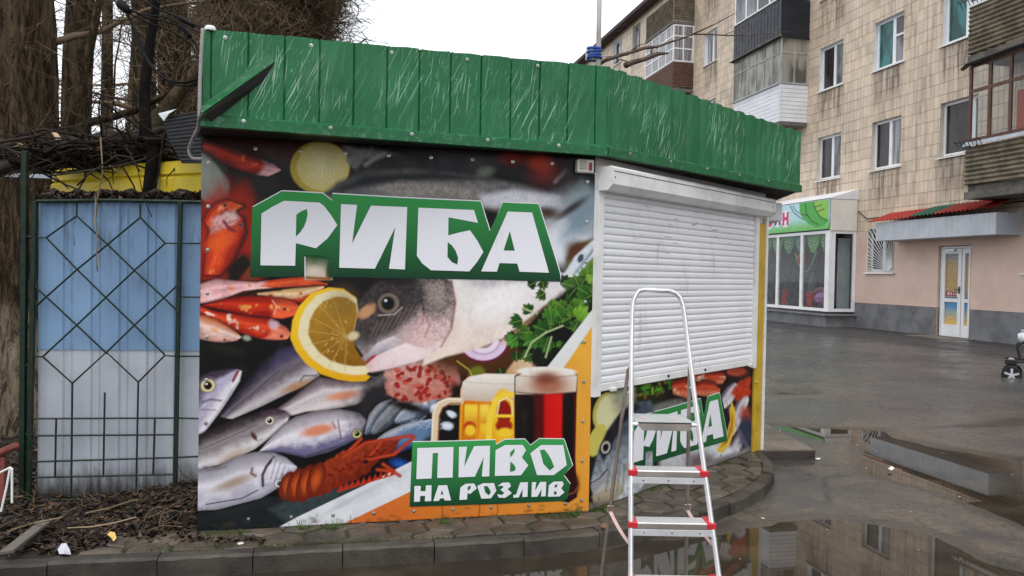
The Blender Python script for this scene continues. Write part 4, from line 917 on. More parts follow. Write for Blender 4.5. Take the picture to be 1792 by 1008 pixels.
def flat_sheet(name, org, ex, L, ez, H, nu, nv, nrm, painter, parent, off=0.0, th=.006, edge=None):
    U, V = np.meshgrid(np.linspace(0, L, nu), np.linspace(0, H, nv)); U, V = U.ravel(), V.ravel()
    P = org[None]+U[:, None]*ex+V[:, None]*ez+nrm[None]*off
    k = (P-CAM)@_w; px = CX+FPX*((P-CAM)@_r)/k; py = CY-FPX*((P-CAM)@_u)/k   # the artwork was traced in these units
    C = painter(px, py); C = C*(1+.22*(fbm(px*.9, py*.9, 3)-.5)+.10*(fbm(px*.02+3, py*.02, 3)-.5))[:, None]
    ii = (np.arange(nv-1)[:, None]*nu+np.arange(nu-1)[None, :]).ravel(); F = np.c_[ii, ii+1, ii+nu+1, ii+nu]
    bi = np.r_[np.arange(nu), np.arange(1, nv)*nu+nu-1, (nv-1)*nu+np.arange(nu-2, -1, -1), np.arange(nv-2, 0, -1)*nu]   # folded edge gives the sheet its thickness
    m = len(bi); nb = len(P)+np.arange(m); P = np.vstack([P, P[bi]-nrm*th]); C = np.vstack([C, C[bi]])
    F = np.vstack([F, np.c_[bi, nb, np.roll(nb, -1), np.roll(bi, -1)]])
    return link_mesh(name, np_mesh(name, P, F, MT['print'], False, print_curve(C)), parent)

def fish_banner(X, Y):
    a = Art(X, Y); S = srgb
    a.C[:] = S(22, 18, 17)*(.5+1.1*fbm(X*.02, Y*.02, 5))[:, None]
    z5 = lambda pts: [(340+x/3.876, 220+y/3.876) for x, y in pts]; z6 = lambda pts: [(340+x/3.876, 460+y/3.876) for x, y in pts]; z7 = lambda pts: [(340+x/3.6, 680+y/3.6) for x, y in pts]
    rr_a = np.random.RandomState(12).randn(40)*4
    # --- top band
    a.ell(470, 250, 110, 30, 5, S(58, 16, 12), .5); a.ell(545, 265, 60, 40, 0, S(60, 20, 14), .6)
    a.ell(430, 330, 90, 50, 10, S(34, 28, 26), .6, nz=.6, ns=.03)
    a.ell(368, 312, 32, 48, -18, S(118, 122, 116), .10); a.ell(372, 306, 20, 34, -18, S(134, 138, 130), .5)
    a.fish2(z5([(60, 95), (200, 130), (330, 180), (450, 220), (540, 260), (588, 296)]), z5([(60, 175), (200, 262), (330, 312), (430, 335), (500, 345), (582, 308)]), S(96, 26, 18), S(160, 50, 26), S(110, 30, 20), 2, .25, headc=S(186, 140, 142), head_at=.78, patch=(S(200, 100, 60), .62), streak=.2)
    a.poly([(365, 268), (380, 280), (440, 335), (490, 335), (470, 345), (420, 345)], S(24, 20, 20), 6)
    a.ell(560, 293, 52, 46, 0, S(168, 150, 60), .04); a.ell(566, 292, 46, 42, 0, S(205, 198, 150), .06, S(196, 180, 118), .15, .05)
    for t in range(8): an = t*.785+.2; a.line([(566, 292), (566+36*math.cos(an), 292+34*math.sin(an))], 1.2, S(215, 208, 168), 1.5, .5)
    a.poly([(600, 255), (660, 262), (720, 275), (690, 285), (640, 280), (625, 300), (612, 290)], S(120, 118, 116), 5, nz=5, tex=.4); a.poly([(620, 300), (640, 280), (690, 270), (760, 268), (760, 300), (660, 310)], S(42, 38, 38), 6, nz=4)
    a.line([(640, 288), (655, 278), (672, 270)], 7, S(160, 156, 150), 4, .7)
    # big grey fish along the top
    a.poly([(560, 345), (590, 318), (640, 300), (720, 295), (820, 305), (920, 325), (1000, 345), (1000, 380), (900, 375), (820, 360), (560, 360)], S(64, 66, 68), 6, S(112, 110, 110), ((600, 300), (620, 360)), tex=.55, ts=.11)
    a.poly([(575, 338), (640, 306), (760, 300), (860, 314), (760, 316), (660, 322)], S(34, 36, 38), 8, tex=.5, ts=.2)
    a.poly([(650, 330), (700, 318), (780, 322), (850, 334), (850, 348), (700, 345)], S(140, 134, 128), 8, tex=.5, ts=.2)
    a.poly([(840, 342), (900, 332), (980, 345), (985, 362), (930, 366), (845, 360)], S(196, 194, 200), 7, tex=.2)
    i = a.sel(560, 295, 1000, 370); a.C[i] *= (1+.14*np.sin(X[i]*.9+2*np.sin(Y[i]*.5))*np.sin(Y[i]*1.1))[:, None]
    a.ell(800, 280, 80, 22, 5, S(52, 46, 50), .6, nz=.5, ns=.04); a.ell(850, 300, 14, 8, -10, S(110, 120, 104), .8); a.line([(830, 280), (852, 300)], 3, S(80, 82, 78), 3, .6)
    a.ell(896, 276, 22, 12, 0, S(118, 34, 22), .7); a.ell(952, 298, 34, 30, 10, S(118, 26, 18), .45, S(70, 18, 14)); a.ell(944, 284, 20, 12, 10, S(160, 58, 34), .7); a.line([(972, 318), (990, 300)], 6, S(150, 140, 132), 4, .7)
    a.ell(1010, 310, 26, 40, 20, S(48, 42, 42), .6)
    # ice and cloth on the right
    a.ell(1000, 400, 52, 60, 20, S(150, 156, 162), .5, nz=.7, ns=.03); a.ell(985, 425, 40, 36, 10, S(206, 208, 214), .6, nz=.6, ns=.04); a.ell(1022, 350, 22, 30, 25, S(134, 146, 150), .6, nz=.8, ns=.06)
    a.ell(1012, 385, 20, 44, 30, S(120, 136, 146), .7, nz=.8, ns=.05); a.ell(1000, 365, 30, 6, -35, S(60, 58, 60), .8); a.ell(958, 372, 20, 9, 10, S(78, 58, 44), .8)
    a.poly([(1010, 425), (1045, 415), (1045, 520), (985, 500), (990, 450)], S(96, 76, 42), 5, S(110, 112, 62), ((1010, 420), (1010, 510)), tex=.3); a.ell(1008, 440, 18, 18, 0, S(88, 54, 34), .6)
    a.poly([(1040, 418), (1046, 440), (988, 512), (962, 522), (1005, 450)], S(196, 202, 208), 3, tex=.2); a.line([(1042, 432), (975, 520)], 5, S(120, 132, 146), 2, .8); a.ell(1016, 452, 5, 8, 25, S(70, 78, 94), .3)
    # --- red mullet column at the left
    a.ell(400, 430, 60, 110, 0, S(150, 42, 24), .3, nz=.4, ns=.03)
    a.fish2(z5([(60, 640), (100, 560), (150, 520), (210, 500)]), z5([(120, 720), (180, 640), (260, 590), (335, 545)]), S(150, 44, 24), S(196, 76, 36), S(206, 96, 50), 3, .25, patch=(S(216, 130, 90), .60)); a.eye(*z5([(208, 540)])[0], 3.2, (150, 60, 40))
    a.fish2(z5([(60, 1010), (72, 850), (85, 740), (140, 640), (215, 575)]), z5([(180, 1010), (250, 930), (300, 830), (345, 720), (332, 630)]), S(176, 54, 30), S(206, 78, 36), S(160, 44, 26), 4, .25, patch=(S(214, 120, 80), .62), head_at=.9, streak=.2)
    a.poly(z5([(120, 640), (200, 590), (280, 570), (300, 640), (230, 690), (160, 720), (110, 740)]), S(206, 168, 166), 5, S(196, 120, 110), (z5([(220, 600)])[0], z5([(180, 730)])[0]), nz=5, tex=.5, ts=.3); a.line(z5([(200, 650), (240, 700), (265, 715)]), 5, S(110, 40, 60), 2.5); a.line(z5([(230, 660), (290, 640)]), 2, S(176, 90, 80), 1.5)
    a.eye(*z5([(315, 672)])[0], 3.6, (150, 56, 40)); a.ell(*z5([(170, 790)])[0], 24, 14, -25, S(222, 96, 40), .6, a=.8)
    a.ell(418, 470, 15, 30, 35, S(30, 22, 18), .35, nz=.4, ns=.08); a.ell(440, 482, 11, 26, 30, S(120, 60, 38), .4, nz=.4, ns=.1)
    a.fish2(z6([(900, 138), (740, 92), (600, 105), (420, 130), (250, 118), (150, 105), (40, 140)]), z6([(905, 152), (740, 165), (600, 168), (430, 180), (330, 192), (200, 245), (40, 280)]), S(176, 66, 34), S(200, 84, 44), S(176, 74, 50), 6, .25, headc=S(212, 160, 160), head_at=.50, patch=(S(220, 120, 70), .62), streak=.22)
    a.fish2(z6([(420, 205), (560, 184), (700, 170), (880, 156)]), z6([(440, 226), (600, 262), (720, 272), (880, 172)]), S(196, 160, 110), S(214, 178, 140), S(180, 56, 32), 7, .25, patch=(S(180, 60, 36), .57))
    a.poly(z6([(280, 215), (430, 182), (600, 172), (590, 190), (440, 200), (300, 235)]), S(34, 16, 14), 3)
    a.fish2(z6([(60, 285), (200, 245), (330, 225), (450, 222), (600, 235), (690, 268), (716, 300)]), z6([(62, 292), (200, 322), (350, 366), (480, 372), (600, 380), (680, 360), (714, 310)]), S(140, 30, 18), S(184, 52, 26), S(150, 32, 18), 8, .2, headc=S(200, 84, 50), head_at=.74, patch=(S(226, 150, 80), .64), streak=.2); a.eye(*z6([(612, 313)])[0], 2.6, (120, 40, 30)); a.line(z6([(530, 255), (560, 300), (540, 345)]), 2, S(230, 190, 170), 1.5, .7)
    a.fish2(z6([(40, 290), (150, 330), (280, 345), (400, 365), (520, 378), (620, 430), (654, 470)]), z6([(40, 345), (200, 432), (330, 482), (450, 516), (560, 526), (630, 518), (656, 482)]), S(160, 40, 22), S(204, 74, 38), S(170, 44, 26), 9, .25, headc=S(210, 116, 92), head_at=.78, patch=(S(230, 206, 186), .56), streak=.2); a.eye(*z6([(592, 498)])[0], 3.2, (200, 70, 50)); a.ell(*z6([(540, 420)])[0], 9, 7, 20, S(196, 176, 190), .5, nz=.6, ns=.2, a=.8)
    a.fish2(z6([(30, 345), (150, 385), (230, 430), (300, 480), (318, 500)]), z6([(30, 515), (130, 537), (220, 545), (290, 527), (318, 508)]), S(196, 120, 84), S(214, 182, 170), S(200, 150, 140), 10, .2, patch=(S(222, 150, 90), .60), streak=.2); a.eye(*z6([(207, 522)])[0], 2.6, (190, 120, 100))
    a.ell(432, 592, 7, 5, 20, S(150, 156, 140), .5)
    # --- silver fish, back to front
    a.poly([(345, 600), (470, 596), (500, 600), (430, 650), (405, 690), (345, 690)], S(14, 12, 12), 5, nz=3); a.ell(400, 612, 30, 8, 10, S(34, 38, 24), .8)
    a.fish2(z6([(150, 1040), (330, 830), (450, 690), (560, 595), (700, 540)]), z6([(260, 1060), (480, 962), (640, 882), (760, 822), (850, 765)]), S(48, 42, 60), S(104, 96, 104), S(186, 178, 180), 11, .16, scale=5, lat=.12, shade=.35)
    i = a.sel(470, 590, 530, 660); q_ = sstep(8, -8, poly_sd(X[i], Y[i], np.array(z6([(500, 740), (560, 600), (690, 560), (690, 660), (560, 720)])))); a.C[i] *= (1+q_*.35*np.sin(X[i]*1.5)*np.sin(Y[i]*1.5+X[i]*.4))[:, None]; a.C[i] = a.C[i]*(1-.3*q_[:, None])+S(92, 86, 128)*.3*q_[:, None]
    a.ell(*z6([(690, 835)])[0], 28, 6, -22, S(166, 122, 86), .6, a=.8); a.line(z6([(720, 800), (745, 765), (830, 765)]), 3, S(52, 44, 44), 2, .7)
    a.fish2(z6([(500, 1030), (650, 925), (845, 772), (1000, 800), (1180, 796), (1325, 725)]), z6([(520, 1060), (900, 1000), (1100, 962), (1250, 885), (1335, 740)]), S(112, 100, 104), S(186, 176, 178), S(206, 194, 192), 12, .14, scale=5, head_at=.82)
    a.ell(*z6([(1010, 900)])[0], 28, 7, -10, S(206, 132, 96), .55, a=.85); a.line(z6([(1165, 790), (1180, 830), (1215, 860)]), 2, S(110, 90, 92), 1.4, .8); a.line(z6([(1180, 765), (1300, 800)]), 1.4, S(150, 140, 144), 1, .6)
    a.fish2(z6([(-60, 1150), (10, 900), (45, 770), (120, 735), (280, 716)]), z6([(40, 1190), (180, 1005), (250, 900), (310, 800), (324, 735)]), S(70, 60, 84), S(164, 158, 178), S(214, 208, 214), 13, .22, head_at=.9, streak=.2)
    a.poly(z6([(45, 770), (120, 738), (280, 720), (200, 770), (120, 800), (45, 850)]), S(62, 50, 64), 6, tex=.5, ts=.2, a=.85); a.eye(*z6([(92, 832)])[0], 12, (206, 192, 140)); a.line(z6([(262, 800), (296, 735)]), 4.5, S(122, 46, 36), 2); a.line(z6([(55, 945), (110, 925), (180, 935)]), 4, S(70, 66, 84), 2, .7); a.line(z6([(45, 995), (150, 1000)]), 2, S(120, 70, 60), 1.5, .7)
    a.fish2(z7([(-20, 310), (150, 235), (300, 180), (420, 145), (500, 126), (570, 140), (600, 172)]), z7([(-20, 525), (150, 482), (260, 440), (380, 382), (500, 292), (575, 230), (602, 182)]), S(52, 44, 48), S(132, 124, 126), S(206, 200, 202), 14, .16, scale=4.5, lat=.22, head_at=.72, shade=.4)
    a.poly(z7([(420, 150), (500, 130), (590, 160), (560, 180), (480, 175), (430, 190)]), S(84, 60, 72), 6, a=.7, tex=.4); a.eye(*z7([(475, 203)])[0], 7.2, (214, 202, 176)); a.ell(*z7([(376, 300)])[0], 4, 8, -35, S(84, 34, 26), .35); a.line(z7([(360, 270), (395, 330), (430, 320)]), 2, S(96, 88, 92), 1.6, .7); a.ell(*z7([(250, 420)])[0], 26, 7, -25, S(166, 132, 100), .7, a=.6)
    a.poly(z7([(590, 180), (700, 145), (760, 140), (660, 190), (600, 200)]), S(16, 14, 16), 3)
    a.fish2(z7([(400, 405), (480, 310), (560, 225), (640, 176), (780, 140), (920, 130), (1040, 150), (1092, 200)]), z7([(405, 400), (550, 402), (700, 437), (850, 400), (980, 340), (1050, 300), (1094, 215)]), S(156, 148, 154), S(204, 198, 206), S(110, 106, 134), 15, .13, scale=4.5, head_at=.80)
    a.ell(*z7([(780, 262)])[0], 30, 9, -12, S(204, 118, 76), .5, a=.9); a.line(z7([(870, 210), (890, 250)]), 4, S(110, 100, 110), 2.5, .7); a.line(z7([(905, 200), (925, 320)]), 2.4, S(96, 56, 58), 1.6, .85); a.line(z7([(960, 160), (985, 220), (975, 290)]), 2, S(160, 152, 162), 2, .7); a.eye(*z7([(1025, 285)])[0], 7.5, (206, 190, 120)); a.line(z7([(420, 395), (560, 410), (700, 430), (900, 365)]), 1.6, S(56, 50, 60), 1, .7)
    a.fish2(z7([(-20, 520), (150, 490), (260, 430), (380, 400), (500, 402), (580, 435), (645, 490)]), z7([(-20, 772), (150, 762), (300, 722), (420, 692), (500, 642), (600, 572), (647, 502)]), S(150, 146, 154), S(196, 192, 200), S(170, 166, 178), 16, .13, scale=0, head_at=.78, shade=.35)
    a.line(z7([(500, 435), (455, 490), (430, 545), (432, 612)]), 5, S(46, 26, 28), 1.8, .95); a.ell(*z7([(250, 590)])[0], 34, 8, -22, S(150, 126, 104), .7, a=.8); a.line(z7([(365, 505), (360, 535), (385, 550)]), 5, S(92, 76, 66), 2.2, .85)
    for k in range(9): a.line(z7([(500+k*14, 440+k*10), (470+k*13, 560+k*6)]), 2.2, S(116, 112, 134) if k % 2 else S(222, 218, 226), 1.6, .55)
    a.eye(*z7([(535, 597)])[0], 7, (222, 218, 218)); a.line(z7([(75, 730), (300, 692), (400, 640)]), 2.2, S(50, 44, 50), 1, .9); a.line(z7([(80, 518), (200, 495)]), 1.5, S(84, 74, 74), 1, .8)
    # dark lower left corner
    a.poly([(340, 898), (400, 890), (470, 868), (560, 884), (620, 855), (650, 845), (560, 885), (480, 935), (340, 940)], S(38, 42, 44), 4, nz=3, tex=.35, ts=.04)
    a.poly([(470, 890), (520, 872), (600, 850), (640, 845), (560, 888), (500, 915)], S(58, 68, 70), 6, tex=.3)
    # blue fish to the right
    a.ell(690, 700, 75, 50, -20, S(44, 42, 44), .4, nz=.5, ns=.04)
    a.fish((640, 760), (690, 700), 18, S(58, 74, 100), S(96, 108, 126), S(150, 150, 156), -1, 0, .7, lat=False, gill=False, seed=17); a.fish((720, 690), (650, 760), 14, S(70, 74, 80), S(110, 112, 118), S(140, 140, 144), 1, 0, .7, lat=False, gill=False, seed=18)
    a.fish((760, 735), (650, 785), 22, S(44, 74, 122), S(90, 122, 160), S(168, 172, 180), 1, 6, .7, lat=False, gill=False, seed=19); a.fish((780, 690), (690, 740), 16, S(70, 80, 96), S(130, 140, 154), S(170, 172, 178), 1, 0, .7, lat=False, gill=False, seed=20)
    a.ell(730, 760, 30, 16, -20, S(96, 120, 150), .4, nz=.5, ns=.07); a.ell(700, 812, 20, 10, 15, S(40, 90, 160), .2, S(24, 50, 100))
    for k in range(12): a.line([(705+k*5, 735+(k % 3)*8), (725+k*5, 728+(k % 4)*7)], 2, S(170, 180, 196), 1.5, .5)
    for cx_, cy_, r_ in ((742, 700, 8), (760, 715, 10), (778, 705, 6), (750, 690, 6), (782, 745, 10), (790, 725, 8)): a.ell(cx_, cy_, r_, r_*.7, cx_*3, S(206, 214, 226), .4, nz=.6, ns=.1)
    # --- white flash and orange corner
    a.poly([(478, 928), (520, 905), (640, 848), (735, 800), (800, 770), (800, 830), (735, 856), (600, 922), (590, 935), (470, 940)], S(206, 208, 210), .9, tex=.14, ts=.04)
    for k in range(9): a.line([(560+k*17, 905-k*9), (600+k*15, 880-k*8), (640+k*12, 876-k*7)], 5, S(166, 170, 178), 5, .35)
    a.poly([(590, 922), (735, 852), (800, 826), (985, 640), (1046, 552), (1060, 552), (1060, 940), (580, 940)], S(218, 160, 66), .9, S(196, 108, 50), ((1040, 640), (700, 900)), tex=.06, ts=.03)
    a.poly([(958, 642), (1046, 530), (1046, 556), (985, 645), (975, 660)], S(208, 208, 206), .9)
    # --- lobster
    a.poly([(520, 845), (560, 815), (600, 790), (650, 775), (700, 770), (690, 795), (668, 800), (640, 830), (600, 850), (560, 868)], S(156, 66, 32), 2.5, S(108, 34, 18), ((560, 800), (600, 860)), nz=5, ns=.12, tex=.5, ts=.2)
    for k, (x_, y_, w_, h_) in enumerate([(504, 850, 15, 26), (519, 849, 16, 31), (536, 846, 16, 34), (553, 840, 15, 32)]): a.ell(x_, y_, w_, h_, 18, S(186, 88, 40), .08, S(104, 34, 18)); a.line([(x_-9, y_-h_*.8), (x_-12, y_), (x_-7, y_+h_*.8)], 2, S(80, 18, 10), 1.5, .7)
    for p in ([(600, 800), (640, 775), (720, 762)], [(640, 805), (690, 795), (725, 765)], [(610, 790), (632, 768)], [(660, 822), (690, 825)], [(645, 800), (660, 785), (668, 770)], [(670, 812), (700, 833)]): a.line(p, 6, S(152, 50, 28), 2); a.line(p, 2, S(200, 96, 56), 1.5, .6)
    for k in range(16): x_ = 575+k*6.5; a.ell(x_, 838-(x_-560)*.45+4*math.sin(k*2.3), 3, 2.4, 0, S(110, 24, 14), .4)
    for k in range(10): x_ = 590+k*10; a.poly([(x_, 862-(x_-590)*.30), (x_+7, 846-(x_-590)*.28), (x_+11, 858-(x_-590)*.3)], S(176, 52, 22), 1.2)
    a.ell(640, 808, 4, 4, 0, S(30, 12, 10), .3)
    # --- roe
    a.poly([(672, 655), (700, 640), (760, 630), (800, 640), (806, 668), (790, 692), (740, 708), (700, 702), (680, 690)], S(196, 146, 136), 4, S(176, 112, 98), ((720, 640), (730, 700)), nz=6, ns=.08, tex=.35, ts=.2)
    rr = np.random.RandomState(4)
    for k in range(70): x_, y_ = 688+rr.rand()*110, 640+rr.rand()*60; a.ell(x_, y_, 3+3*rr.rand(), 2.5+2*rr.rand(), rr.rand()*180, S(146, 44, 38) if k % 3 else S(190, 90, 76), .3)
    a.ell(808, 690, 26, 14, 40, S(26, 20, 18), .5); a.ell(715, 712, 40, 8, 15, S(30, 22, 20), .7)
    # garlic, onion, oil-brown ground
    a.ell(830, 620, 90, 40, 0, S(84, 50, 20), .5, nz=.4, ns=.03)
    a.poly([(878, 660), (900, 632), (925, 622), (938, 640), (930, 668), (890, 680)], S(214, 190, 158), 3, S(166, 116, 66), ((925, 625), (885, 675)), tex=.15)
    for rr_, cc in ((44, S(106, 22, 62)), (40, S(214, 190, 214)), (30, S(186, 160, 190)), (26, S(224, 206, 222)), (17, S(150, 120, 120))): a.poly([(846+rr_*1.05*math.cos(t), 594+rr_*.92*math.sin(t)) for t in np.linspace(.15, 2.75, 16)]+[(846+(rr_-8)*1.05*math.cos(t), 590+(rr_-8)*.8*math.sin(t)) for t in np.linspace(2.75, .15, 16)], cc, 1.4)
    a.ell(836, 655, 16, 14, 20, S(110, 112, 40), .3, nz=.4, ns=.1); a.line([(800, 632), (822, 648), (828, 662)], 2, S(170, 160, 70), 1)
    # --- the big fish
    body = [(770, 480), (880, 470), (1010, 480), (1004, 512), (960, 530), (915, 565), (880, 592), (830, 612), (780, 624), (740, 640)]
    a.poly(body, S(214, 208, 208), 3, S(224, 204, 190), ((860, 490), (840, 610)), tex=.12, ts=.05); a.poly([(790, 480), (880, 476), (985, 490), (900, 496), (850, 508)], S(150, 146, 152), 7, tex=.4, ts=.15, a=.6)
    a.ell(870, 530, 60, 26, -15, S(236, 232, 230), .7, a=.8); a.line([(880, 600), (960, 535), (995, 515)], 8, S(196, 160, 116), 5, .6)
    head = [(620, 600), (618, 575), (622, 545), (640, 515), (668, 492), (705, 478), (760, 478), (790, 492), (797, 530), (790, 575), (772, 606), (740, 628), (700, 640), (650, 650), (622, 640), (636, 622)]
    a.poly(head, S(80, 78, 80), 2.5, S(208, 186, 184), ((690, 545), (740, 625)), tex=.5, ts=.12)
    a.poly([(622, 545), (640, 515), (668, 492), (705, 478), (760, 478), (785, 492), (770, 520), (730, 540), (690, 580), (640, 602), (620, 590)], S(74, 66, 66), 9, tex=.7, ts=.16)
    a.poly([(730, 488), (778, 494), (792, 530), (770, 560), (742, 540), (736, 510)], S(112, 102, 100), 9, tex=.7, ts=.2); a.line([(735, 500), (742, 545), (738, 585)], 3, S(60, 40, 40), 2.5, .8)
    a.ell(765, 520, 14, 26, -10, S(160, 146, 138), .7, nz=.6, ns=.15, a=.7)
    a.line([(790, 492), (797, 530), (790, 575), (772, 606)], 4, S(124, 74, 62), 2.5, .8)
    a.ell(740, 590, 40, 26, -30, S(214, 178, 176), .7, nz=.5, ns=.06, a=.8); a.line([(742, 545), (752, 570), (742, 590)], 2, S(150, 90, 92), 1.5, .7)
    a.poly([(630, 634), (660, 600), (688, 588), (700, 594), (694, 606), (668, 618), (640, 636)], S(206, 196, 200), 1.5, S(150, 138, 144), ((660, 598), (668, 620)), tex=.15)
    a.poly([(632, 640), (652, 622), (668, 620), (650, 640)], S(150, 60, 50), 1.5)
    a.poly([(634, 644), (660, 622), (710, 600), (745, 612), (735, 630), (680, 646), (650, 651), (638, 650)], S(226, 202, 202), 2, S(206, 170, 172), ((690, 615), (690, 650)), tex=.08)
    i = a.sel(610, 470, 1005, 655); ih = i[(poly_sd(X[i], Y[i], head) < 0)]; ib = i[(poly_sd(X[i], Y[i], body) < 0)]
    m_ = fbm(X[ih]*.30, Y[ih]*.30, 5); dk = sstep(615, 520, Y[ih]-.25*(X[ih]-700)); a.C[ih] *= (1+(.9*(m_-.5)+.5*(fbm(X[ih]*.8+3, Y[ih]*.8, 3)-.5))*(.35+dk))[:, None]
    a.C[ih] *= (1-.30*sstep(560, 500, Y[ih])*sstep(760, 690, X[ih]))[:, None]
    a.C[ib] *= (1+.05*np.sin(X[ib]*.55+.8*np.sin(Y[ib]*.45))*np.sin(Y[ib]*.75)*sstep(600, 480, Y[ib])+.22*(fbm(X[ib]*.16, Y[ib]*.16, 4)-.5))[:, None]
    for k in range(9): a.line([(648+k*9, 590-k*3), (662+k*10, 560-k*4)], 1.6, S(150, 132, 124), 1.4, .35)
    a.poly([(690, 604), (740, 612), (770, 600), (742, 630), (690, 642), (650, 648)], S(238, 220, 218), 8, a=.5)
    a.ell(642, 545, 17, 9, -38, S(186, 140, 106), .35, nz=.5, ns=.15)
    a.ell(680, 531, 22, 20, -15, S(62, 52, 50), .12); a.ell(680, 531, 19, 18, -15, S(168, 160, 150), .06, S(110, 100, 94)); a.ell(679, 531, 13.5, 13.5, 0, S(92, 78, 64), .12); a.ell(679, 531, 10.5, 11, 0, S(14, 12, 12), .1); a.ell(675, 526, 2.6, 2.4, 0, S(206, 206, 210), .3); a.line([(662, 552), (690, 550), (704, 538)], 2, S(190, 180, 176), 1.2, .7)
    a.ell(690, 488, 40, 9, 8, S(34, 28, 30), .6, a=.8)
    # --- big lemon slice
    lem = [(508, 592), (512, 560), (524, 535), (545, 513), (575, 503), (600, 505), (622, 520), (625, 545), (618, 575), (614, 600), (620, 625), (636, 650), (648, 660), (640, 667), (615, 668), (590, 664), (560, 654), (535, 636), (518, 614)]
    a.poly(lem, S(232, 184, 44), 1.4, S(214, 160, 30), ((540, 540), (600, 668)), tex=.06)
    c0 = np.array([612, 580.]); lem2 = [tuple(c0+(np.array(p)-c0)*.90+[3, -3]) for p in lem]; a.poly(lem2, S(222, 208, 168), 1.6)
    lem3 = [tuple(c0+(np.array(p)-c0)*.74+[4, -4]) for p in lem]; a.poly(lem3, S(166, 126, 48), 2.2, S(134, 94, 22), ((560, 520), (610, 640)), tex=.22, ts=.09)
    for an in np.linspace(2.0, 4.6, 8): p1 = c0+np.array([math.cos(an), -math.sin(an)*1.0])*[78, 70]; a.line([(606, 588), tuple(p1)], 1.8, S(190, 160, 92), 1.2, .55)
    for k in range(26): x_, y_ = 555+rr.rand()*55, 530+rr.rand()*105; a.line([(x_, y_), (x_+4*(x_-606)/50, y_+5*(y_-588)/50)], 1.5, S(214, 190, 122), 1, .6)
    a.ell(618, 588, 10, 7, -20, S(206, 190, 150), .5); a.ell(600, 530, 24, 26, 0, S(110, 92, 46), .8, a=.5)
    # --- parsley
    a.poly([(990, 505), (1046, 480), (1046, 545), (960, 640), (935, 640), (900, 600), (930, 560)], S(20, 30, 14), 6, nz=5)
    pr = np.random.RandomState(9)
    def leaf(cx, cy, L, an, c1, c2):
        for k in range(-2, 3):
            t = an+k*.42; l = L*(1-.13*abs(k)); e = np.array([math.cos(t), math.sin(t)]); n = np.array([-e[1], e[0]])
            p = [np.array([cx, cy]), np.array([cx, cy])+e*l*.45+n*l*.15, np.array([cx, cy])+e*l*.66+n*l*.21, np.array([cx, cy])+e*l*.86+n*l*.1, np.array([cx, cy])+e*l, np.array([cx, cy])+e*l*.86-n*l*.1, np.array([cx, cy])+e*l*.66-n*l*.21, np.array([cx, cy])+e*l*.45-n*l*.15]
            a.poly([tuple(q) for q in p], c1, 1.2, c2, (tuple(p[0]), tuple(p[4])), tex=.25, ts=.2)
        a.line([(cx, cy), (cx+L*.9*math.cos(an), cy+L*.9*math.sin(an))], 1.2, S(150, 180, 100), .8, .5)
    for k in range(46):
        t_ = pr.rand(); cx = 905+t_*130+pr.randn()*8; cy = 600-t_*95+pr.randn()*26; v_ = pr.rand(); q_ = (v_*.9)**1.5
        if cy > 640-(cx-960)*1.25 and cx > 950: continue
        leaf(cx, cy, 17+12*pr.rand(), pr.rand()*6.28, S(14+40*q_, 34+66*q_, 12+20*q_), S(30+100*q_, 62+106*q_, 22+40*q_))
    for cx, cy, L, an, c1, c2 in [(cx, cy, L*.62, an, c1, c2) for cx, cy, L, an, c1, c2 in [(1030, 515, 40, -2.6, (26, 66, 22), (60, 110, 40)), (1005, 540, 40, -.6, (40, 84, 28), (92, 136, 48)), (1010, 560, 50, -.9, (70, 116, 36), (128, 166, 58)), (985, 560, 46, -2.2, (26, 62, 20), (66, 116, 40)), (960, 580, 50, -2.8, (20, 52, 18), (48, 96, 34)), (965, 560, 44, -1.7, (34, 76, 26), (84, 134, 50)), (960, 590, 48, 1.9, (24, 58, 20), (58, 104, 38)), (940, 590, 48, 2.6, (30, 70, 24), (72, 124, 46)), (985, 590, 46, 1.3, (30, 66, 22), (86, 130, 48)), (1000, 590, 40, .5, (64, 104, 34), (120, 160, 60)), (915, 560, 44, 2.9, (22, 56, 18), (50, 98, 34)), (905, 590, 40, 2.5, (40, 92, 34), (90, 146, 62)), (930, 548, 36, -2.3, (18, 46, 16), (44, 88, 30)), (1025, 490, 26, -.3, (90, 128, 46), (140, 170, 70)), (1000, 500, 30, -2.9, (40, 80, 34), (80, 120, 50))]]: leaf(cx, cy, L, an, S(*c1), S(*c2))
    a.poly([(960, 580), (985, 568), (1000, 580), (1010, 600), (975, 650), (958, 640), (985, 600)], S(14, 14, 16), 4)
    for p in ([(955, 582), (930, 600), (918, 625)], [(955, 582), (985, 570)], [(915, 540), (940, 548)], [(965, 590), (955, 625)]): a.line(p, 3.2, S(176, 190, 140), 1.2, .8)
    a.poly([(958, 642), (1046, 530), (1046, 556), (985, 645), (975, 660)], S(210, 210, 208), .9)
    # --- light beer mug with handle
    a.poly([(806, 680), (818, 660), (850, 654), (900, 656), (904, 690), (900, 780), (803, 780)], S(214, 140, 30), 1.2, S(226, 160, 40), ((806, 700), (890, 770)), tex=.15, ts=.08)
    a.poly([(806, 690), (810, 668), (822, 659), (850, 654), (902, 655), (902, 700), (880, 704), (808, 700)], S(226, 218, 208), 1.5, S(190, 172, 154), ((850, 658), (850, 702)), tex=.05); a.line([(810, 668), (860, 672), (902, 672)], 1.2, S(170, 160, 150), 1, .7)
    a.line([(808, 703), (850, 708), (896, 700)], 5, S(206, 110, 30), 3, .9)
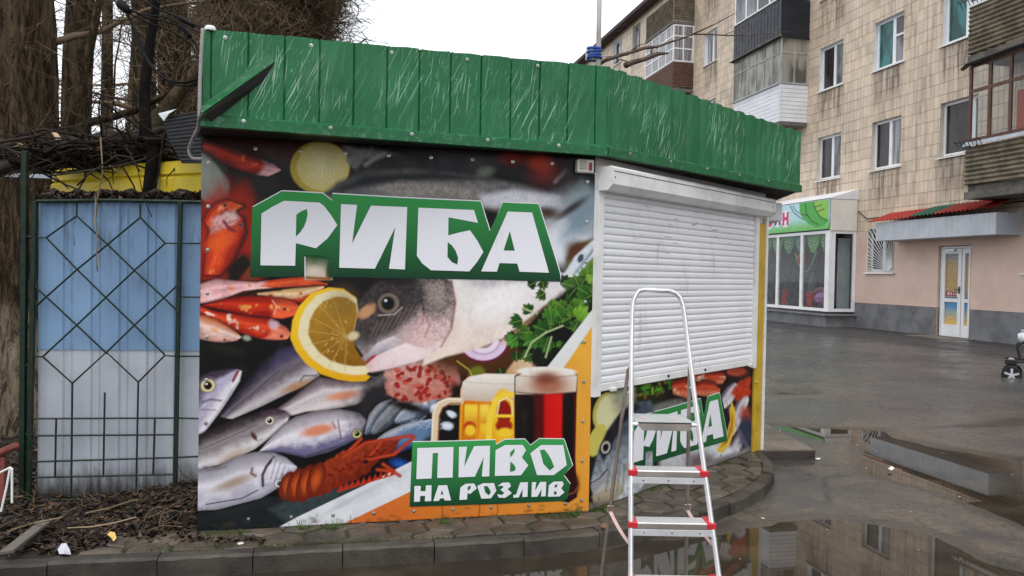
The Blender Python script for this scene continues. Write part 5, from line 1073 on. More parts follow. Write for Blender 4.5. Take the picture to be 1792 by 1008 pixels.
    for x_, y_, w_, h_, c_ in ((824, 722, 12, 14, (236, 196, 66)), (822, 756, 12, 15, (214, 140, 30)), (848, 722, 8, 14, (240, 200, 80)), (850, 756, 9, 14, (232, 186, 52))): a.poly([(x_-w_, y_-h_), (x_+w_, y_-h_), (x_+w_*.9, y_+h_), (x_-w_*.9, y_+h_)], S(*c_), 2.5, S(176, 70, 18), ((x_, y_-h_*.3), (x_, y_+h_*2.4)))
    a.ell(822, 748, 11, 11, 0, S(176, 66, 14), .2); a.ell(823, 753, 9, 9, 0, S(236, 190, 60), .3); a.line([(812, 704), (809, 778)], 3, S(170, 84, 20), 1.5, .7); a.line([(838, 705), (836, 775)], 2, S(186, 110, 24), 1.2, .6)
    a.ell(880, 726, 20, 46, 0, S(226, 176, 44), .12); a.poly([(850, 775), (852, 730), (862, 700), (880, 684), (900, 686), (902, 694), (884, 696), (870, 712), (862, 740), (860, 775)], S(236, 196, 66), 1.3)
    a.ell(882, 722, 13, 22, 0, S(140, 30, 16), .12); a.line([(870, 725), (874, 702), (886, 696), (896, 702), (897, 725)], 2.4, S(236, 214, 170), 1, .9); a.ell(882, 745, 15, 12, 0, S(150, 40, 20), .2); a.line([(868, 728), (896, 728)], 5, S(236, 196, 66), 1.5); a.ell(884, 757, 13, 8, 0, S(236, 190, 56), .3)
    hd = [(806, 702), (785, 702), (770, 708), (763, 725), (760, 772)]; a.line(hd, 12, S(214, 190, 160), 1.4); a.line([(806, 706), (788, 706), (775, 714), (769, 728), (767, 772)], 3, S(110, 66, 32), 1.5, .8); a.line([(806, 699), (783, 698), (765, 706), (758, 725), (756, 772)], 2, S(240, 226, 206), 1, .9)
    # --- dark beer
    a.poly([(900, 658), (925, 646), (965, 644), (1000, 648), (1011, 656), (1009, 700), (1007, 800), (1010, 870), (995, 880), (900, 860)], S(26, 10, 10), 1.2)
    a.poly([(902, 690), (902, 660), (925, 647), (965, 644), (1002, 649), (1010, 658), (1008, 686), (955, 690)], S(216, 206, 196), 1.4, S(196, 176, 160), ((960, 650), (960, 688))); a.ell(956, 650, 52, 8, 1, S(226, 218, 208), .12); a.ell(960, 672, 32, 20, 0, S(150, 78, 40), .6, a=.8); a.ell(955, 662, 18, 10, 0, S(112, 50, 26), .8, a=.8)
    a.line([(903, 657), (955, 662), (1009, 657)], 1.2, S(122, 96, 82), 1, .7); a.line([(902, 686), (955, 691), (1008, 686)], 2, S(70, 30, 22), 1.5, .8)
    a.poly([(950, 690), (984, 689), (983, 775), (950, 775)], S(186, 26, 24), 3, S(206, 30, 28), ((950, 700), (984, 700))); a.poly([(936, 690), (952, 690), (952, 775), (936, 775)], S(84, 14, 16), 5)
    a.line([(1006, 690), (1004, 850)], 2.5, S(96, 22, 20), 1.5, .8); a.ell(998, 848, 16, 24, 0, S(54, 14, 12), .3); a.line([(988, 868), (1005, 862), (1012, 850)], 2, S(150, 90, 70), 1.2, .7)
    a.poly([(533, 440), (582, 440), (582, 490), (533, 490)], S(24, 78, 46), 1, S(186, 172, 152), ((555, 450), (552, 478)), tex=.25, ts=.08); a.ell(550, 476, 15, 9, 0, S(206, 190, 176), .9); a.ell(578, 470, 7, 22, 8, S(60, 78, 40), .4); a.line([(538, 486), (575, 488)], 5, S(150, 90, 50), 2)
    for x_, y0, y1 in ((838, 868, 912), (870, 880, 905), (773, 880, 915), (613, 902, 925)): a.line([(x_, y0), (x_+1.5, (y0+y1)/2), (x_-1, y1)], 1.6, S(70, 34, 20), 1.2, .75)
    for k in range(60): x_ = 350+rr.rand()*670; a.ell(x_, 922-.045*(x_-350)+rr.randn()*5, 2+5*rr.rand(), 1.5+2*rr.rand(), 0, S(70, 58, 40), .8, a=.4)
    # stains where the vinyl meets the ground, water line of dust
    return a.C
def counter_banner(X, Y):
    a = Art(X, Y); S = srgb
    a.C[:] = S(30, 28, 26)*(.5+1.1*fbm(X*.03, Y*.03, 5))[:, None]
    a.ell(1100, 690, 60, 40, 0, S(40, 46, 24), .5, nz=.5, ns=.05)
    for k in range(26): x_ = 1100+k*3.8; y_ = 690-(k*.9)+8*math.sin(k*1.7); a.line([(x_, y_), (x_+12*math.cos(k), y_+16*abs(math.sin(k*1.3))-6)], 4, S(70+30*(k % 3), 92+24*(k % 4), 44), 2, .8)
    a.poly([(1110, 722), (1150, 706), (1210, 690), (1210, 712), (1150, 735), (1105, 760)], S(90, 90, 88), 4, S(140, 138, 134), ((1150, 705), (1156, 730)), tex=.4)
    R1, R2, R3 = S(120, 36, 22), S(176, 74, 44), S(200, 120, 86)
    for kk, (bk_, bl_) in enumerate([([(1176, 668), (1196, 660), (1216, 664), (1226, 678)], [(1178, 690), (1200, 697), (1220, 694), (1228, 684)]), ([(1214, 656), (1240, 648), (1262, 648), (1270, 656)], [(1218, 668), (1240, 676), (1264, 672), (1271, 662)]), ([(1210, 676), (1230, 664), (1250, 668), (1260, 680)], [(1212, 690), (1234, 694), (1254, 690), (1261, 684)]), ([(1272, 644), (1290, 640), (1304, 648)], [(1274, 654), (1290, 658), (1304, 652)])]): a.fish2(bk_, bl_, R1, R2, R3, 40+kk, .3, patch=(S(226, 186, 160), .60), streak=.25)
    for kk, (bk_, bl_) in enumerate([([(1262, 690), (1272, 676), (1284, 668), (1292, 672)], [(1268, 716), (1280, 706), (1290, 690), (1294, 678)]), ([(1276, 740), (1284, 712), (1296, 692), (1308, 690)], [(1284, 764), (1296, 742), (1306, 716), (1311, 700)]), ([(1268, 806), (1276, 780), (1288, 758), (1300, 750)], [(1282, 812), (1294, 792), (1304, 772), (1306, 758)])]): a.fish2(bk_, bl_, S(96, 86, 96), S(186, 178, 184), S(214, 206, 206), 50+kk, .22, streak=.25)
    a.poly([(1282, 680), (1300, 664), (1314, 660), (1314, 690), (1290, 700), (1280, 692)], S(176, 62, 28), 4, nz=4, ns=.15, tex=.6, ts=.3); a.ell(1304, 728, 9, 16, 0, S(176, 76, 34), .6, nz=.5, ns=.15); a.ell(1290, 650, 16, 8, 0, S(160, 70, 50), .6)
    a.ell(1305, 760, 12, 34, 0, S(46, 58, 80), .5, nz=.5, ns=.08)
    for k in range(14): a.line([(1270+k*3, 700+k*6), (1278+k*2.6, 730+k*5)], 1.6, S(120, 110, 120), 1.2, .5)
    a.poly([(1130, 800), (1200, 780), (1270, 770), (1290, 800), (1230, 835), (1160, 850), (1120, 860)], S(196, 200, 204), 6, S(150, 140, 136), ((1200, 790), (1190, 850)), tex=.25); a.ell(1228, 812, 26, 22, 0, S(110, 96, 100), .6, nz=.5, ns=.07); a.poly([(1110, 850), (1180, 830), (1260, 800), (1314, 782), (1314, 800), (1180, 870), (1110, 880)], S(128, 122, 122), 5, tex=.3, ts=.08); a.ell(1142, 812, 12, 14, 30, S(40, 34, 34), .5)
    # fish head on the left with lemon behind
    a.ell(1062, 722, 24, 36, 12, S(186, 176, 88), .06); a.ell(1064, 722, 20, 32, 12, S(210, 206, 160), .08); a.ell(1045, 770, 14, 30, 20, S(196, 186, 96), .1); a.ell(1090, 700, 18, 22, 20, S(150, 150, 130), .6, nz=.6, ns=.1)
    hd = [(1034, 845), (1046, 790), (1062, 755), (1085, 722), (1112, 705), (1140, 700), (1150, 760), (1140, 830), (1110, 870), (1070, 880), (1040, 872), (1036, 858)]
    a.poly(hd, S(74, 84, 96), 2.5, S(176, 180, 184), ((1060, 770), (1100, 850)), tex=.6, ts=.14); a.poly([(1048, 790), (1062, 755), (1085, 722), (1112, 705), (1122, 712), (1090, 742), (1070, 780), (1056, 810)], S(30, 34, 40), 4, tex=.5, ts=.2)
    a.ell(1060, 783, 10.5, 13.5, 15, S(40, 40, 44), .1); a.ell(1060, 783, 8, 11, 15, S(170, 168, 160), .1); a.ell(1060, 783, 5, 7, 15, S(12, 12, 14), .15)
    a.poly([(1034, 850), (1050, 838), (1066, 818), (1064, 832), (1048, 855), (1038, 862)], S(150, 148, 150), 2.5); a.line([(1033, 846), (1048, 838), (1064, 820)], 2, S(30, 26, 28), 1)
    a.poly([(1036, 868), (1060, 850), (1086, 838), (1090, 860), (1070, 885), (1040, 885)], S(176, 168, 152), 3, S(140, 124, 100), ((1060, 850), (1066, 885)), tex=.15)
    for k in range(4): a.line([(1066+k*9, 822-k*3), (1060+k*10, 860)], 3, S(116, 112, 84), 2, .7)
    a.poly([(1030, 880), (1100, 876), (1120, 900), (1030, 905)], S(110, 104, 96), 4, tex=.4, ts=.1)
    # lemon on the right
    lem = [(1254, 786), (1270, 764), (1278, 735), (1277, 715), (1281, 703), (1288, 722), (1286, 752), (1276, 780), (1264, 793), (1256, 791)]; a.poly(lem, S(214, 176, 70), 1.2); a.poly([(1260, 784), (1272, 764), (1279, 738), (1280, 718), (1284, 732), (1282, 754), (1272, 776)], S(176, 128, 44), 1.2)
    return a.C
Hb = ZW-ZP-.004
banner = flat_sheet('front_banner', A-E1*.006+Z3*.004, E1, L1+.008, Z3, Hb, 480, 470, N1, fish_banner, kiosk, .006)
ZSB = float(onpl(1312, 640, Cc, N2)[2])+.012               # underside of the shutter
cban = flat_sheet('counter_banner', B+Z3*.004-E2*.002, E2, L2, Z3, ZSB-ZP+.05, 330, 120, N2, counter_banner, kiosk, .006)
# ---- lettering: flat vinyl letters over the print
def zc(pts, x0, y0, k): return [(x0+x/k, y0+y/k) for x, y in pts]
def vinyl(parent, name, polys, plane, off0, dz=.0009):
    """polys: list of (points, colour or (top colour, bottom colour, y0, y1)), each laid a touch proud of the one before"""
    org, nrm = plane; v = []; f = []; c = []
    for k, (pts, colr) in enumerate(polys):
        b = len(v)
        for (x, y) in pts:
            v.append(onpl(x, y, org, nrm)+nrm*(off0+dz*k))
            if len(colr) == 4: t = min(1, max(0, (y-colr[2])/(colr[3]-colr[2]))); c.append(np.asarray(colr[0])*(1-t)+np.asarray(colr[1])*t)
            else: c.append(np.asarray(colr))
        f.append(list(range(b, b+len(pts))))
    me = bpy.data.meshes.new(name); me.from_pydata([tuple(p) for p in v], [], f)
    at = me.color_attributes.new('Col', 'FLOAT_COLOR', 'POINT'); at.data.foreach_set('color', np.c_[np.array(c), np.ones(len(c))].astype(np.float32).ravel())
    bm = bmesh.new(); bm.from_mesh(me); bmesh.ops.triangulate(bm, faces=bm.faces, ngon_method='EAR_CLIP')
    for fc_ in bm.faces:
        if fc_.normal.dot(Vector(nrm)) < 0: fc_.normal_flip()
    bm.to_mesh(me); bm.free(); me.materials.append(MT['letter'])
    return link_mesh(name, me, parent)
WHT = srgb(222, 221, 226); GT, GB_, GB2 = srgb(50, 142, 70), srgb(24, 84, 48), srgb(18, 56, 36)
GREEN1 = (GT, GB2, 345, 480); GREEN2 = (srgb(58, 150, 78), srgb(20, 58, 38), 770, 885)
plF = (A, N1); plS = (Cc, N2)
k5 = lambda pts: zc(pts, 340, 220, 3.876); k8 = lambda pts: zc(pts, 700, 220, 3.876); kp_ = lambda pts: zc(pts, 700, 680, 3.6)
P_o = k5([(457, 597), (530, 552), (610, 510), (850, 523), (880, 545), (930, 610), (970, 675), (905, 765), (825, 832), (690, 797), (685, 950), (450, 947)])
P_c = k5([(693, 605), (728, 580), (765, 566), (769, 600), (762, 640), (745, 685), (718, 725), (690, 752)])
I_o = k5([(995, 533), (1104, 538), (1070, 800), (1198, 543), (1443, 553), (1428, 975), (1320, 970), (1362, 690), (1225, 970), (983, 963)])
B_o = k8([(123, 557), (500, 573), (527, 660), (327, 622), (325, 745), (400, 725), (473, 710), (525, 785), (563, 857), (520, 925), (468, 988), (208, 980), (150, 935), (113, 882)])
B_c = k8([(322, 790), (350, 812), (375, 848), (392, 895), (387, 942), (350, 925), (320, 890)])
A_o = k8([(728, 583), (893, 590), (1007, 997), (808, 990), (792, 935), (672, 932), (655, 990), (548, 988)])
A_c = k8([(742, 715), (775, 848), (700, 846)])
badge1 = k5([(395, 555), (500, 498), (595, 445), (872, 460), (935, 510), (937, 463)])+k8([(0, 490), (545, 515), (607, 715), (697, 522), (937, 532), (1083, 1003)])+[(981, 493), (900, 491), (878, 490), (720, 487), (577, 485), (577, 452), (560, 447), (534, 447), (534, 484), (438, 485)]
rim1 = [(x, y-1.9) for x, y in k5([(395, 555), (500, 498), (595, 445), (872, 460), (935, 510), (937, 463)])+k8([(0, 490), (545, 515)])]+[(x+1.6, y-.4) for x, y in k8([(545, 515), (607, 715)])]+[(x-.6, y-1.9) for x, y in k8([(697, 522), (937, 532)])]+[(x+1.8, y) for x, y in k8([(937, 532), (1083, 1003)])]+[(981, 493)]+[(965, 470), (930, 420), (720, 400), (480, 400)]
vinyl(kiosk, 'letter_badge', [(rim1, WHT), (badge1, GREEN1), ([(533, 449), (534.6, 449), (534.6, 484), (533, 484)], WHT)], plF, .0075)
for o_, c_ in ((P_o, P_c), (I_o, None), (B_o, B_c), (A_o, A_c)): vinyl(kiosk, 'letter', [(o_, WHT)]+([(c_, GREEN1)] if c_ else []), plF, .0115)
badge2 = kp_([(78, 335), (340, 330), (600, 322), (603, 352), (660, 320), (785, 317), (820, 357), (875, 315), (1030, 317), (1083, 480), (1030, 545), (1070, 600), (1052, 690), (1030, 705), (600, 725), (60, 742), (68, 560)])
rim2 = [(x, y-1.4) for x, y in kp_([(78, 335), (340, 330), (600, 322), (603, 352), (660, 320), (785, 317), (820, 357), (875, 315), (1030, 317)])]+[(x+1.4, y) for x, y in kp_([(1030, 317), (1083, 480)])]+kp_([(1030, 545)])+[(x+1.2, y-.8) for x, y in kp_([(1030, 545), (1070, 600)])]+kp_([(900, 560), (400, 560), (110, 560)])
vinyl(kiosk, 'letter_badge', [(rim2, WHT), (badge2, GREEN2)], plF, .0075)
PIVO = [([(108, 372), (335, 365), (330, 557), (233, 560), (238, 402), (205, 405), (197, 563), (102, 567)], []), ([(370, 365), (420, 363), (402, 490), (465, 360), (565, 357), (560, 550), (513, 551), (525, 430), (470, 552), (367, 556)], []),
        ([(600, 385), (660, 353), (770, 352), (792, 385), (765, 430), (805, 480), (760, 543), (595, 547)], [[(690, 400), (720, 372), (718, 395), (707, 415), (692, 430)], [(692, 455), (715, 475), (725, 495), (722, 512), (690, 520)]]),
        ([(818, 405), (885, 353), (1025, 353), (1047, 480), (965, 542), (860, 542)], [[(878, 385), (905, 380), (930, 410), (950, 445), (968, 490), (940, 513), (900, 470)]])]
SMALL = [([(90, 610), (130, 610), (128, 643), (160, 643), (162, 607), (197, 605), (195, 705), (155, 706), (157, 672), (126, 673), (124, 708), (87, 710)], []), ([(240, 607), (295, 605), (320, 700), (280, 702), (275, 688), (250, 689), (245, 703), (208, 705)], [[(262, 635), (272, 663), (255, 664)]]),
         ([(378, 620), (410, 597), (465, 594), (482, 625), (440, 660), (423, 655), (420, 695), (372, 698)], [[(425, 615), (445, 607), (440, 628), (424, 640)]]), ([(485, 610), (520, 593), (590, 592), (605, 640), (570, 688), (510, 690)], [[(525, 612), (548, 610), (563, 632), (570, 650), (555, 668), (535, 650)]]),
         ([(612, 612), (640, 590), (684, 587), (697, 610), (676, 630), (702, 655), (660, 685), (620, 683), (610, 662), (640, 667), (655, 655), (640, 642), (630, 634), (650, 618), (640, 608)], []), ([(755, 588), (803, 586), (800, 678), (768, 680), (770, 628), (745, 682), (712, 684), (712, 666), (728, 665)], []),
         ([(828, 587), (855, 586), (848, 640), (880, 585), (918, 584), (915, 675), (885, 676), (890, 630), (862, 678), (825, 679)], []), ([(935, 605), (965, 583), (1020, 582), (1028, 600), (1012, 625), (1033, 650), (1000, 676), (928, 678)], [[(970, 605), (990, 597), (985, 615), (970, 622)], [(968, 640), (985, 648), (980, 662), (967, 664)]])]
for o_, cs in PIVO+SMALL: vinyl(kiosk, 'letter', [(kp_(o_), WHT)]+[(kp_(c_), GREEN2) for c_ in cs], plF, .0115)
# the same word again, smaller, under the shutter
SQ = [(456, 350), (940, 372), (960, 477), (456, 465)]; DQ = [(1107, 741), (1257, 697), (1264, 763), (1105, 810)]
def homog(s, d):
    M_ = []; r_ = []
    for (x, y), (u, v) in zip(s, d): M_ += [[x, y, 1, 0, 0, 0, -u*x, -u*y], [0, 0, 0, x, y, 1, -v*x, -v*y]]; r_ += [u, v]
    h = np.linalg.solve(np.array(M_, float), np.array(r_, float)); h = np.append(h, 1).reshape(3, 3)
    return lambda pts: [tuple((h@[x, y, 1])[:2]/(h@[x, y, 1])[2]) for x, y in pts]
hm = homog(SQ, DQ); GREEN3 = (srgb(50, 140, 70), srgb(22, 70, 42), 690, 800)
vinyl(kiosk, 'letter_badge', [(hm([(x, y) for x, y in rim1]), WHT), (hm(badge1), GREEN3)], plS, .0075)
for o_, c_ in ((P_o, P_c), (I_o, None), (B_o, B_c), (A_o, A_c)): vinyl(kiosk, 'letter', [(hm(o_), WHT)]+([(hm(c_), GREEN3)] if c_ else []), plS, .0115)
# ---- screws with washers round the banners
MT['screw'] = mat('zinc_screw', (.45, .45, .44), (.30, .29, .28), .35, .9)
sm_ = MB(); sm_.lathe((0, 0, 0), Z3, [(0, .010), (.003, .010), (.0035, .0055), (.007, .0045), (.0085, .001)], 10); sm_ = sm_.mesh('screw', MT['screw'])
def screw(P, n): link_mesh('screw', sm_, kiosk, Matrix.Translation(Vector([float(c) for c in P])) @ Vector([float(c) for c in n]).to_track_quat('Z', 'Y').to_matrix().to_4x4())
for k in range(9): screw(A+E1*.030+Z3*(.12+.23*k)+N1*.006, N1); screw(B-E1*.045+Z3*(.07+.235*k)+N1*.006, N1)
for k in range(1, 10): screw(A+E1*(.030+.222*k)+Z3*.055+N1*.006, N1)
for k in range(1, 9): screw(A+E1*(.03+.235*k)+Z3*(Hb-.05)+N1*.006, N1)
for k in range(7): screw(B+E2*(.10+.32*k)+Z3*.06+N2*.006, N2)
# ---- roller shutter
g = G('shutter_white'); sp = g.n('ShaderNodeSeparateXYZ'); g.l(g.pos, sp.inputs[0])
c = g.mix(g.ramp(g.noise(2.2, 4), .35, .65), (.80, .80, .81), (.75, .75, .77))
sm_1 = g.math('MULTIPLY', g.ramp(g.noise(1, 6, .7, g.map((9, 9, 1.6)), .8), .56, .74, 0, .55), g.ramp(g.noise(1.5, 2), .46, .60)); c = g.mix(sm_1, c, (.36, .36, .38))   # rain-washed smudges
scuff = g.math('MULTIPLY', g.ramp(g.noise(1, 3, .6, g.map((5, 5, 110))), .66, .70, 0, .9), g.ramp(g.math('ADD', sp.outputs['Z'], g.math('MULTIPLY', g.noise(2, 2), .5)), 1.75, 2.05)); c = g.mix(scuff, c, (.07, .07, .075))
c = g.mix(1.0, c, g.mix(g.rnd(), (.96, .96, .96), (1.02, 1.02, 1.02)), 'MULTIPLY'); MT['shut'] = g.done(c, .38, 0, .3)
MT['shut_rail'] = mat('shutter_rail_white', (.76, .75, .74), (.66, .65, .63), .4, ns=3, grime=((.40, .36, .31), .4, 6))
ZT_ = float(onpl(1048, 332, B, N2)[2])
shutter = MB(); shutter.box(B+E2*.02+Z3*(ZSB-ZP)-N2*.004, E2*(L2-.04), N2*.006, Z3*(ZT_-ZSB)); shutter = shutter.build('roller_shutter', MT['shut_rail'], kiosk)
Bz = np.array([B[0], B[1], 0])
n_sl = 27; pitch = (ZT_-ZSB-.045)/n_sl
for i in range(n_sl):
    z = ZSB+.045+pitch*i; q = MB(); prof = [(.002, 0.0), (.0125, .0012), (.0150, pitch*.22), (.0160, pitch*.55), (.0135, pitch-.0085), (.0060, pitch-.0055), (.002, pitch-.0045)]
    a0 = Bz+E2*.065; a1 = Bz+E2*(L2-.055); v = []
    for o_, h_ in prof: v += [a0+N2*o_+Z3*(z+h_), a1+N2*o_+Z3*(z+h_)]
    q.add(v, [(2*j, 2*j+1, 2*j+3, 2*j+2) for j in range(len(prof)-1)]); q.build('slat', MT['shut'], shutter)
q = MB(); q.bbox(Bz+E2*.06+N2*.003+Z3*(ZSB-.004), E2*(L2-.115), N2*.020, Z3*.047, .004); q.build('bottom_bar', MT['shut_rail'], shutter)
for s_ in (0.0, L2-.055):
    q = MB(); q.bbox(Bz+E2*(s_-.004)+N2*.002+Z3*(ZSB-.03), E2*.062, N2*.032, Z3*(ZT_-ZSB+.05), .003); q.build('guide_rail', MT['shut_rail'], shutter)
for s_ in (.17, L2-.13): q = MB(); q.bbox(Bz+E2*s_+N2*.020+Z3*(ZSB-.012), E2*.05, N2*.02, Z3*.022, .003); q.build('stopper', MT['shut_rail'], shutter)
for s_ in (.86, 1.38): q = MB(); q.lathe(Bz+E2*s_+N2*.022+Z3*(ZSB+.022), N2, [(0, .010), (.006, .010), (.006, .004), (.012, .004)], 10); q.build('lock', MT['dark_trim'], shutter)
# hood: a five sided casing
ZH0, ZH1 = ZT_-.012, ZT_+.128
q = MB(); hx = .132; prof = [(.004, ZH0), (hx-.035, ZH0), (hx, ZH0+.035), (hx, ZH1-.012), (hx-.012, ZH1), (.004, ZH1)]
a0, a1 = Bz-E2*.004, Bz+E2*(L2+.085)
v = [a0+N2*o_+Z3*z for o_, z in prof]+[a1+N2*o_+Z3*z for o_, z in prof]; n_ = len(prof)
q.add(v, [tuple(range(n_)), tuple(range(2*n_-1, n_-1, -1))]+[(i, (i+1) % n_, n_+(i+1) % n_, n_+i) for i in range(n_)]); hood = q.build('shutter_hood', MT['shut_rail'], kiosk)
q = MB(); q.box(a0+E2*.01+N2*(hx+.0005)+Z3*(ZH1-.032), E2*(L2+.06), N2*.0015, Z3*.004); q.build('seam', MT['dark_trim'], hood)
for s_ in (.02, L2+.02): q = MB(); q.lathe(Bz+E2*s_+N2*hx+Z3*(ZH0+.075), N2, [(0, .005), (.003, .004), (.004, 0)], 8); q.build('rivet', MT['dark_trim'], hood)
# ---- yellow corner post with a white edge strip, hood of the next shutter round the corner
MT['yellow'] = mat('yellow_sheet', (.56, .36, .030), (.46, .29, .025), .45, ns=3, grime=((.22, .14, .03), .7, 5))
q = MB(); q.bbox(np.array([Cc[0], Cc[1], ZP-.012])+E2*.006+N2*.0, E2*(post_w-.050), N2*.016, Z3*(ZT_-.05-ZP), .003); q.build('corner_post', MT['yellow'], kiosk)
q = MB(); q.bbox(np.array([Cc[0], Cc[1], ZP-.012])+E2*(post_w-.042), E2*.042, N2*.022, Z3*(ZT_+.0-ZP), .003); q.build('corner_trim', MT['shut_rail'], kiosk)
q = MB(); q.lathe(np.array([Cc[0], Cc[1], .66])+E2*.04+N2*.016, N2, [(0, .014), (.01, .013), (.02, .006), (.021, 0)], 10); q.build('knob', MT['yellow'], kiosk)
q = MB(); q.bbox(np.array([Pd[0], Pd[1], ZH0-.02])+E3*.02, E3*1.1, N3*.13, Z3*.15, .01); q.build('side_hood', MT['shut_rail'], kiosk)
# ---- green profiled parapet
g = G('green_profiled_sheet')
along = g.n('ShaderNodeCombineXYZ'); g.l(g.dot((float(E1[0]*.6+E2[0]*.4), float(E1[1]*.6+E2[1]*.4), 0)), along.inputs[0]); sepz = g.n('ShaderNodeSeparateXYZ'); g.l(g.pos, sepz.inputs[0]); g.l(sepz.outputs['Z'], along.inputs[1])
av = along.outputs[0]
def slant(k):                                               # shear the sheet coordinates so scratches lean
    c_ = g.n('ShaderNodeCombineXYZ'); s_ = g.n('ShaderNodeSeparateXYZ'); g.l(av, s_.inputs[0])
    g.l(g.math('SUBTRACT', s_.outputs[0], g.math('MULTIPLY', s_.outputs[1], k)), c_.inputs[0]); g.l(s_.outputs[1], c_.inputs[1]); return c_.outputs[0]
m1 = g.ramp(g.noise(1.0, 3, .62, g.map((95, 2.6, 1), (0, 0, 0), slant(.46)), .12), .600, .645)
m2 = g.ramp(g.noise(1.0, 3, .62, g.map((120, 3.0, 1), (0, 0, 0), slant(.10)), .12), .600, .645)
m3 = g.ramp(g.noise(1.0, 3, .7, g.map((120, 14, 1), (0, 0, 0), slant(.25)), .2), .63, .67)
wear = g.ramp(g.noise(1.0, 4, .6, g.map((2.4, 1.2, 1), (0, 0, 0), av)), .42, .58, .12, 1)
sm = g.math('MULTIPLY', g.math('MAXIMUM', g.math('MAXIMUM', m1, m2), g.math('MULTIPLY', m3, .8)), wear)
colg = g.mix(g.ramp(g.noise(2.5, 5), .35, .65), (.008, .108, .034), (.011, .130, .044))
runs_ = g.math('MULTIPLY', g.ramp(g.noise(1.0, 5, .7, g.map((30, 1.1, 1), (0, 0, 0), av)), .52, .72, 0, .7), g.ramp(g.noise(1.0, 3, .5, g.map((1.6, 1.6, 1), (0, 0, 0), av)), .44, .6)); colg = g.mix(runs_, colg, (.010, .060, .022))
haze_ = g.ramp(g.noise(1.0, 5, .65, g.map((14, 2.2, 1), (0, 0, 0), slant(.2))), .52, .74, 0, .38)
colg = g.mix(haze_, colg, (.11, .26, .15)); colg = g.mix(g.math('MULTIPLY', sm, .70), colg, (.38, .55, .44))
MT['green'] = g.done(colg, g.ramp(g.noise(6, 4), .3, .7, .36, .55), 0, .3)
MT['green_plain'] = mat('green_trim', (.009, .115, .037), (.007, .098, .030), .4, ns=4, grime=((.30, .42, .34), .35, 30))
CB = [onz(x, y, ZW+.004) for x, y in ((354, 217), (1061, 270), (1399, 334))]
def ztop(cb, ypx):
    lo, hi = cb[2], cb[2]+1.2
    for _ in range(40):
        m_ = (lo+hi)/2
        if proj([cb[0], cb[1], m_])[1] > ypx: lo = m_
        else: hi = m_
    return lo
CT = [ztop(CB[0], 50), ztop(CB[1], 117), ztop(CB[2], 231)]
canopy = MB(); zs_ = ZW+.002
poly = [CB[0], CB[1], CB[2], CB[2]+E3*1.6, CB[2]+E3*1.6+np.array([-1.2, 1.1, 0]), A-N1*2.6+E1*.3, A-N1*2.6-E1*.02, A-E1*.03]
canopy.prism([tuple(p[:2]) for p in poly], ZW+.001, ZW+.028)
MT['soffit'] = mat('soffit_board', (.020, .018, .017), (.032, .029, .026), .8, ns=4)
canopy = canopy.build('canopy', MT['soffit'], kiosk)
def profile_run(p0, p1, z0a, z1a, z0b, z1b, pitch, phase, wavy=False, name='profiled_sheet'):
    """profiled sheets between two corners, ribs upright; about a metre to a sheet"""
    L = np.linalg.norm((p1-p0)[:2]); e = unit((p1-p0)*[1, 1, 0]); n = np.array([e[1], -e[0], 0])
    xs = []; x = -phase; ribs = ((0, 0), (pitch*.45, 0), (pitch*.50, -.007), (pitch*.60, -.013), (pitch*.80, -.014), (pitch*.92, -.007)) if wavy else ((0, 0), (pitch*.50, .001), (pitch*.86, 0), (pitch*.885, -.010), (pitch*.92, -.011), (pitch*.945, -.001))
    while x < L+pitch:                                      # pan, slope out, rib, slope back
        for dx_, o_ in ribs: xs.append((x+dx_, o_))
        x += pitch
    xs = [(0, 0)]+[q for q in xs if 0 < q[0] < L]+[(L, 0)]
    nsheet = max(1, round(L/1.05))
    for k in range(nsheet):
        a, b = L*k/nsheet, L*(k+1)/nsheet; part = [q for q in xs if a <= q[0] <= b]
        if part[0][0] > a: part = [(a, part[0][1])]+part
        if part[-1][0] < b: part = part+[(b, part[-1][1])]
        v = []; rz = random.Random(k+int(L*100))
        for x_, o_ in part:
            t = x_/L; zb_ = z0a+(z0b-z0a)*t; zt_ = z1a+(z1b-z1a)*t+rz.uniform(-.003, .003)+((.002 if o_ > -.005 else -.001) if wavy else 0)
            bow = .006*math.sin(x_*2.1+k)
            P0 = p0+e*x_+n*(o_+bow*.3+.003*k*0); v += [[P0[0], P0[1], zb_], [P0[0]+n[0]*bow, P0[1]+n[1]*bow, (zb_+zt_)/2], [P0[0], P0[1], zt_]]
        q = MB(); q.add(v, [f_ for i in range(len(part)-1) for f_ in ((3*i, 3*i+3, 3*i+4, 3*i+1), (3*i+1, 3*i+4, 3*i+5, 3*i+2))])
        o = q.build(name, MT['green'], canopy); md = o.modifiers.new('th', 'SOLIDIFY'); md.thickness = .003
def flange(p0, p1, h=.052, out=.018):
    e = unit((p1-p0)*[1, 1, 0]); n = np.array([e[1], -e[0], 0]); L = np.linalg.norm((p1-p0)[:2]); q = MB()
    o = np.array([p0[0], p0[1], ZW-.008])
    v = [];  P = [(-.03, 0), (out, 0), (out, h), (.0, h+.012), (.0, h+.008), (out-.004, h-.003), (out-.004, .004), (-.03, .004)]
    for s_ in (0, L): v += [o+e*s_+n*a_+Z3*b_ for a_, b_ in P]
    m = len(P); q.add(v, [(i, (i+1) % m, m+(i+1) % m, m+i) for i in range(m)]+[tuple(range(m)), tuple(range(2*m-1, m-1, -1))]); q.build('drip_flange', MT['green_plain'], canopy)
    for k in range(int(L/.42)): screw(o+e*(.2+.42*k)+n*out+Z3*(h*.75), n)
b0_ = ZW+.030
profile_run(CB[0], CB[1], b0_, CT[0], b0_, CT[1], .172, .118); profile_run(CB[1], CB[2], b0_, CT[1], b0_, CT[2], .152, .05, True)
profile_run(CB[2], CB[2]+E3*1.6, b0_, CT[2], b0_, CT[2], .16, .03)
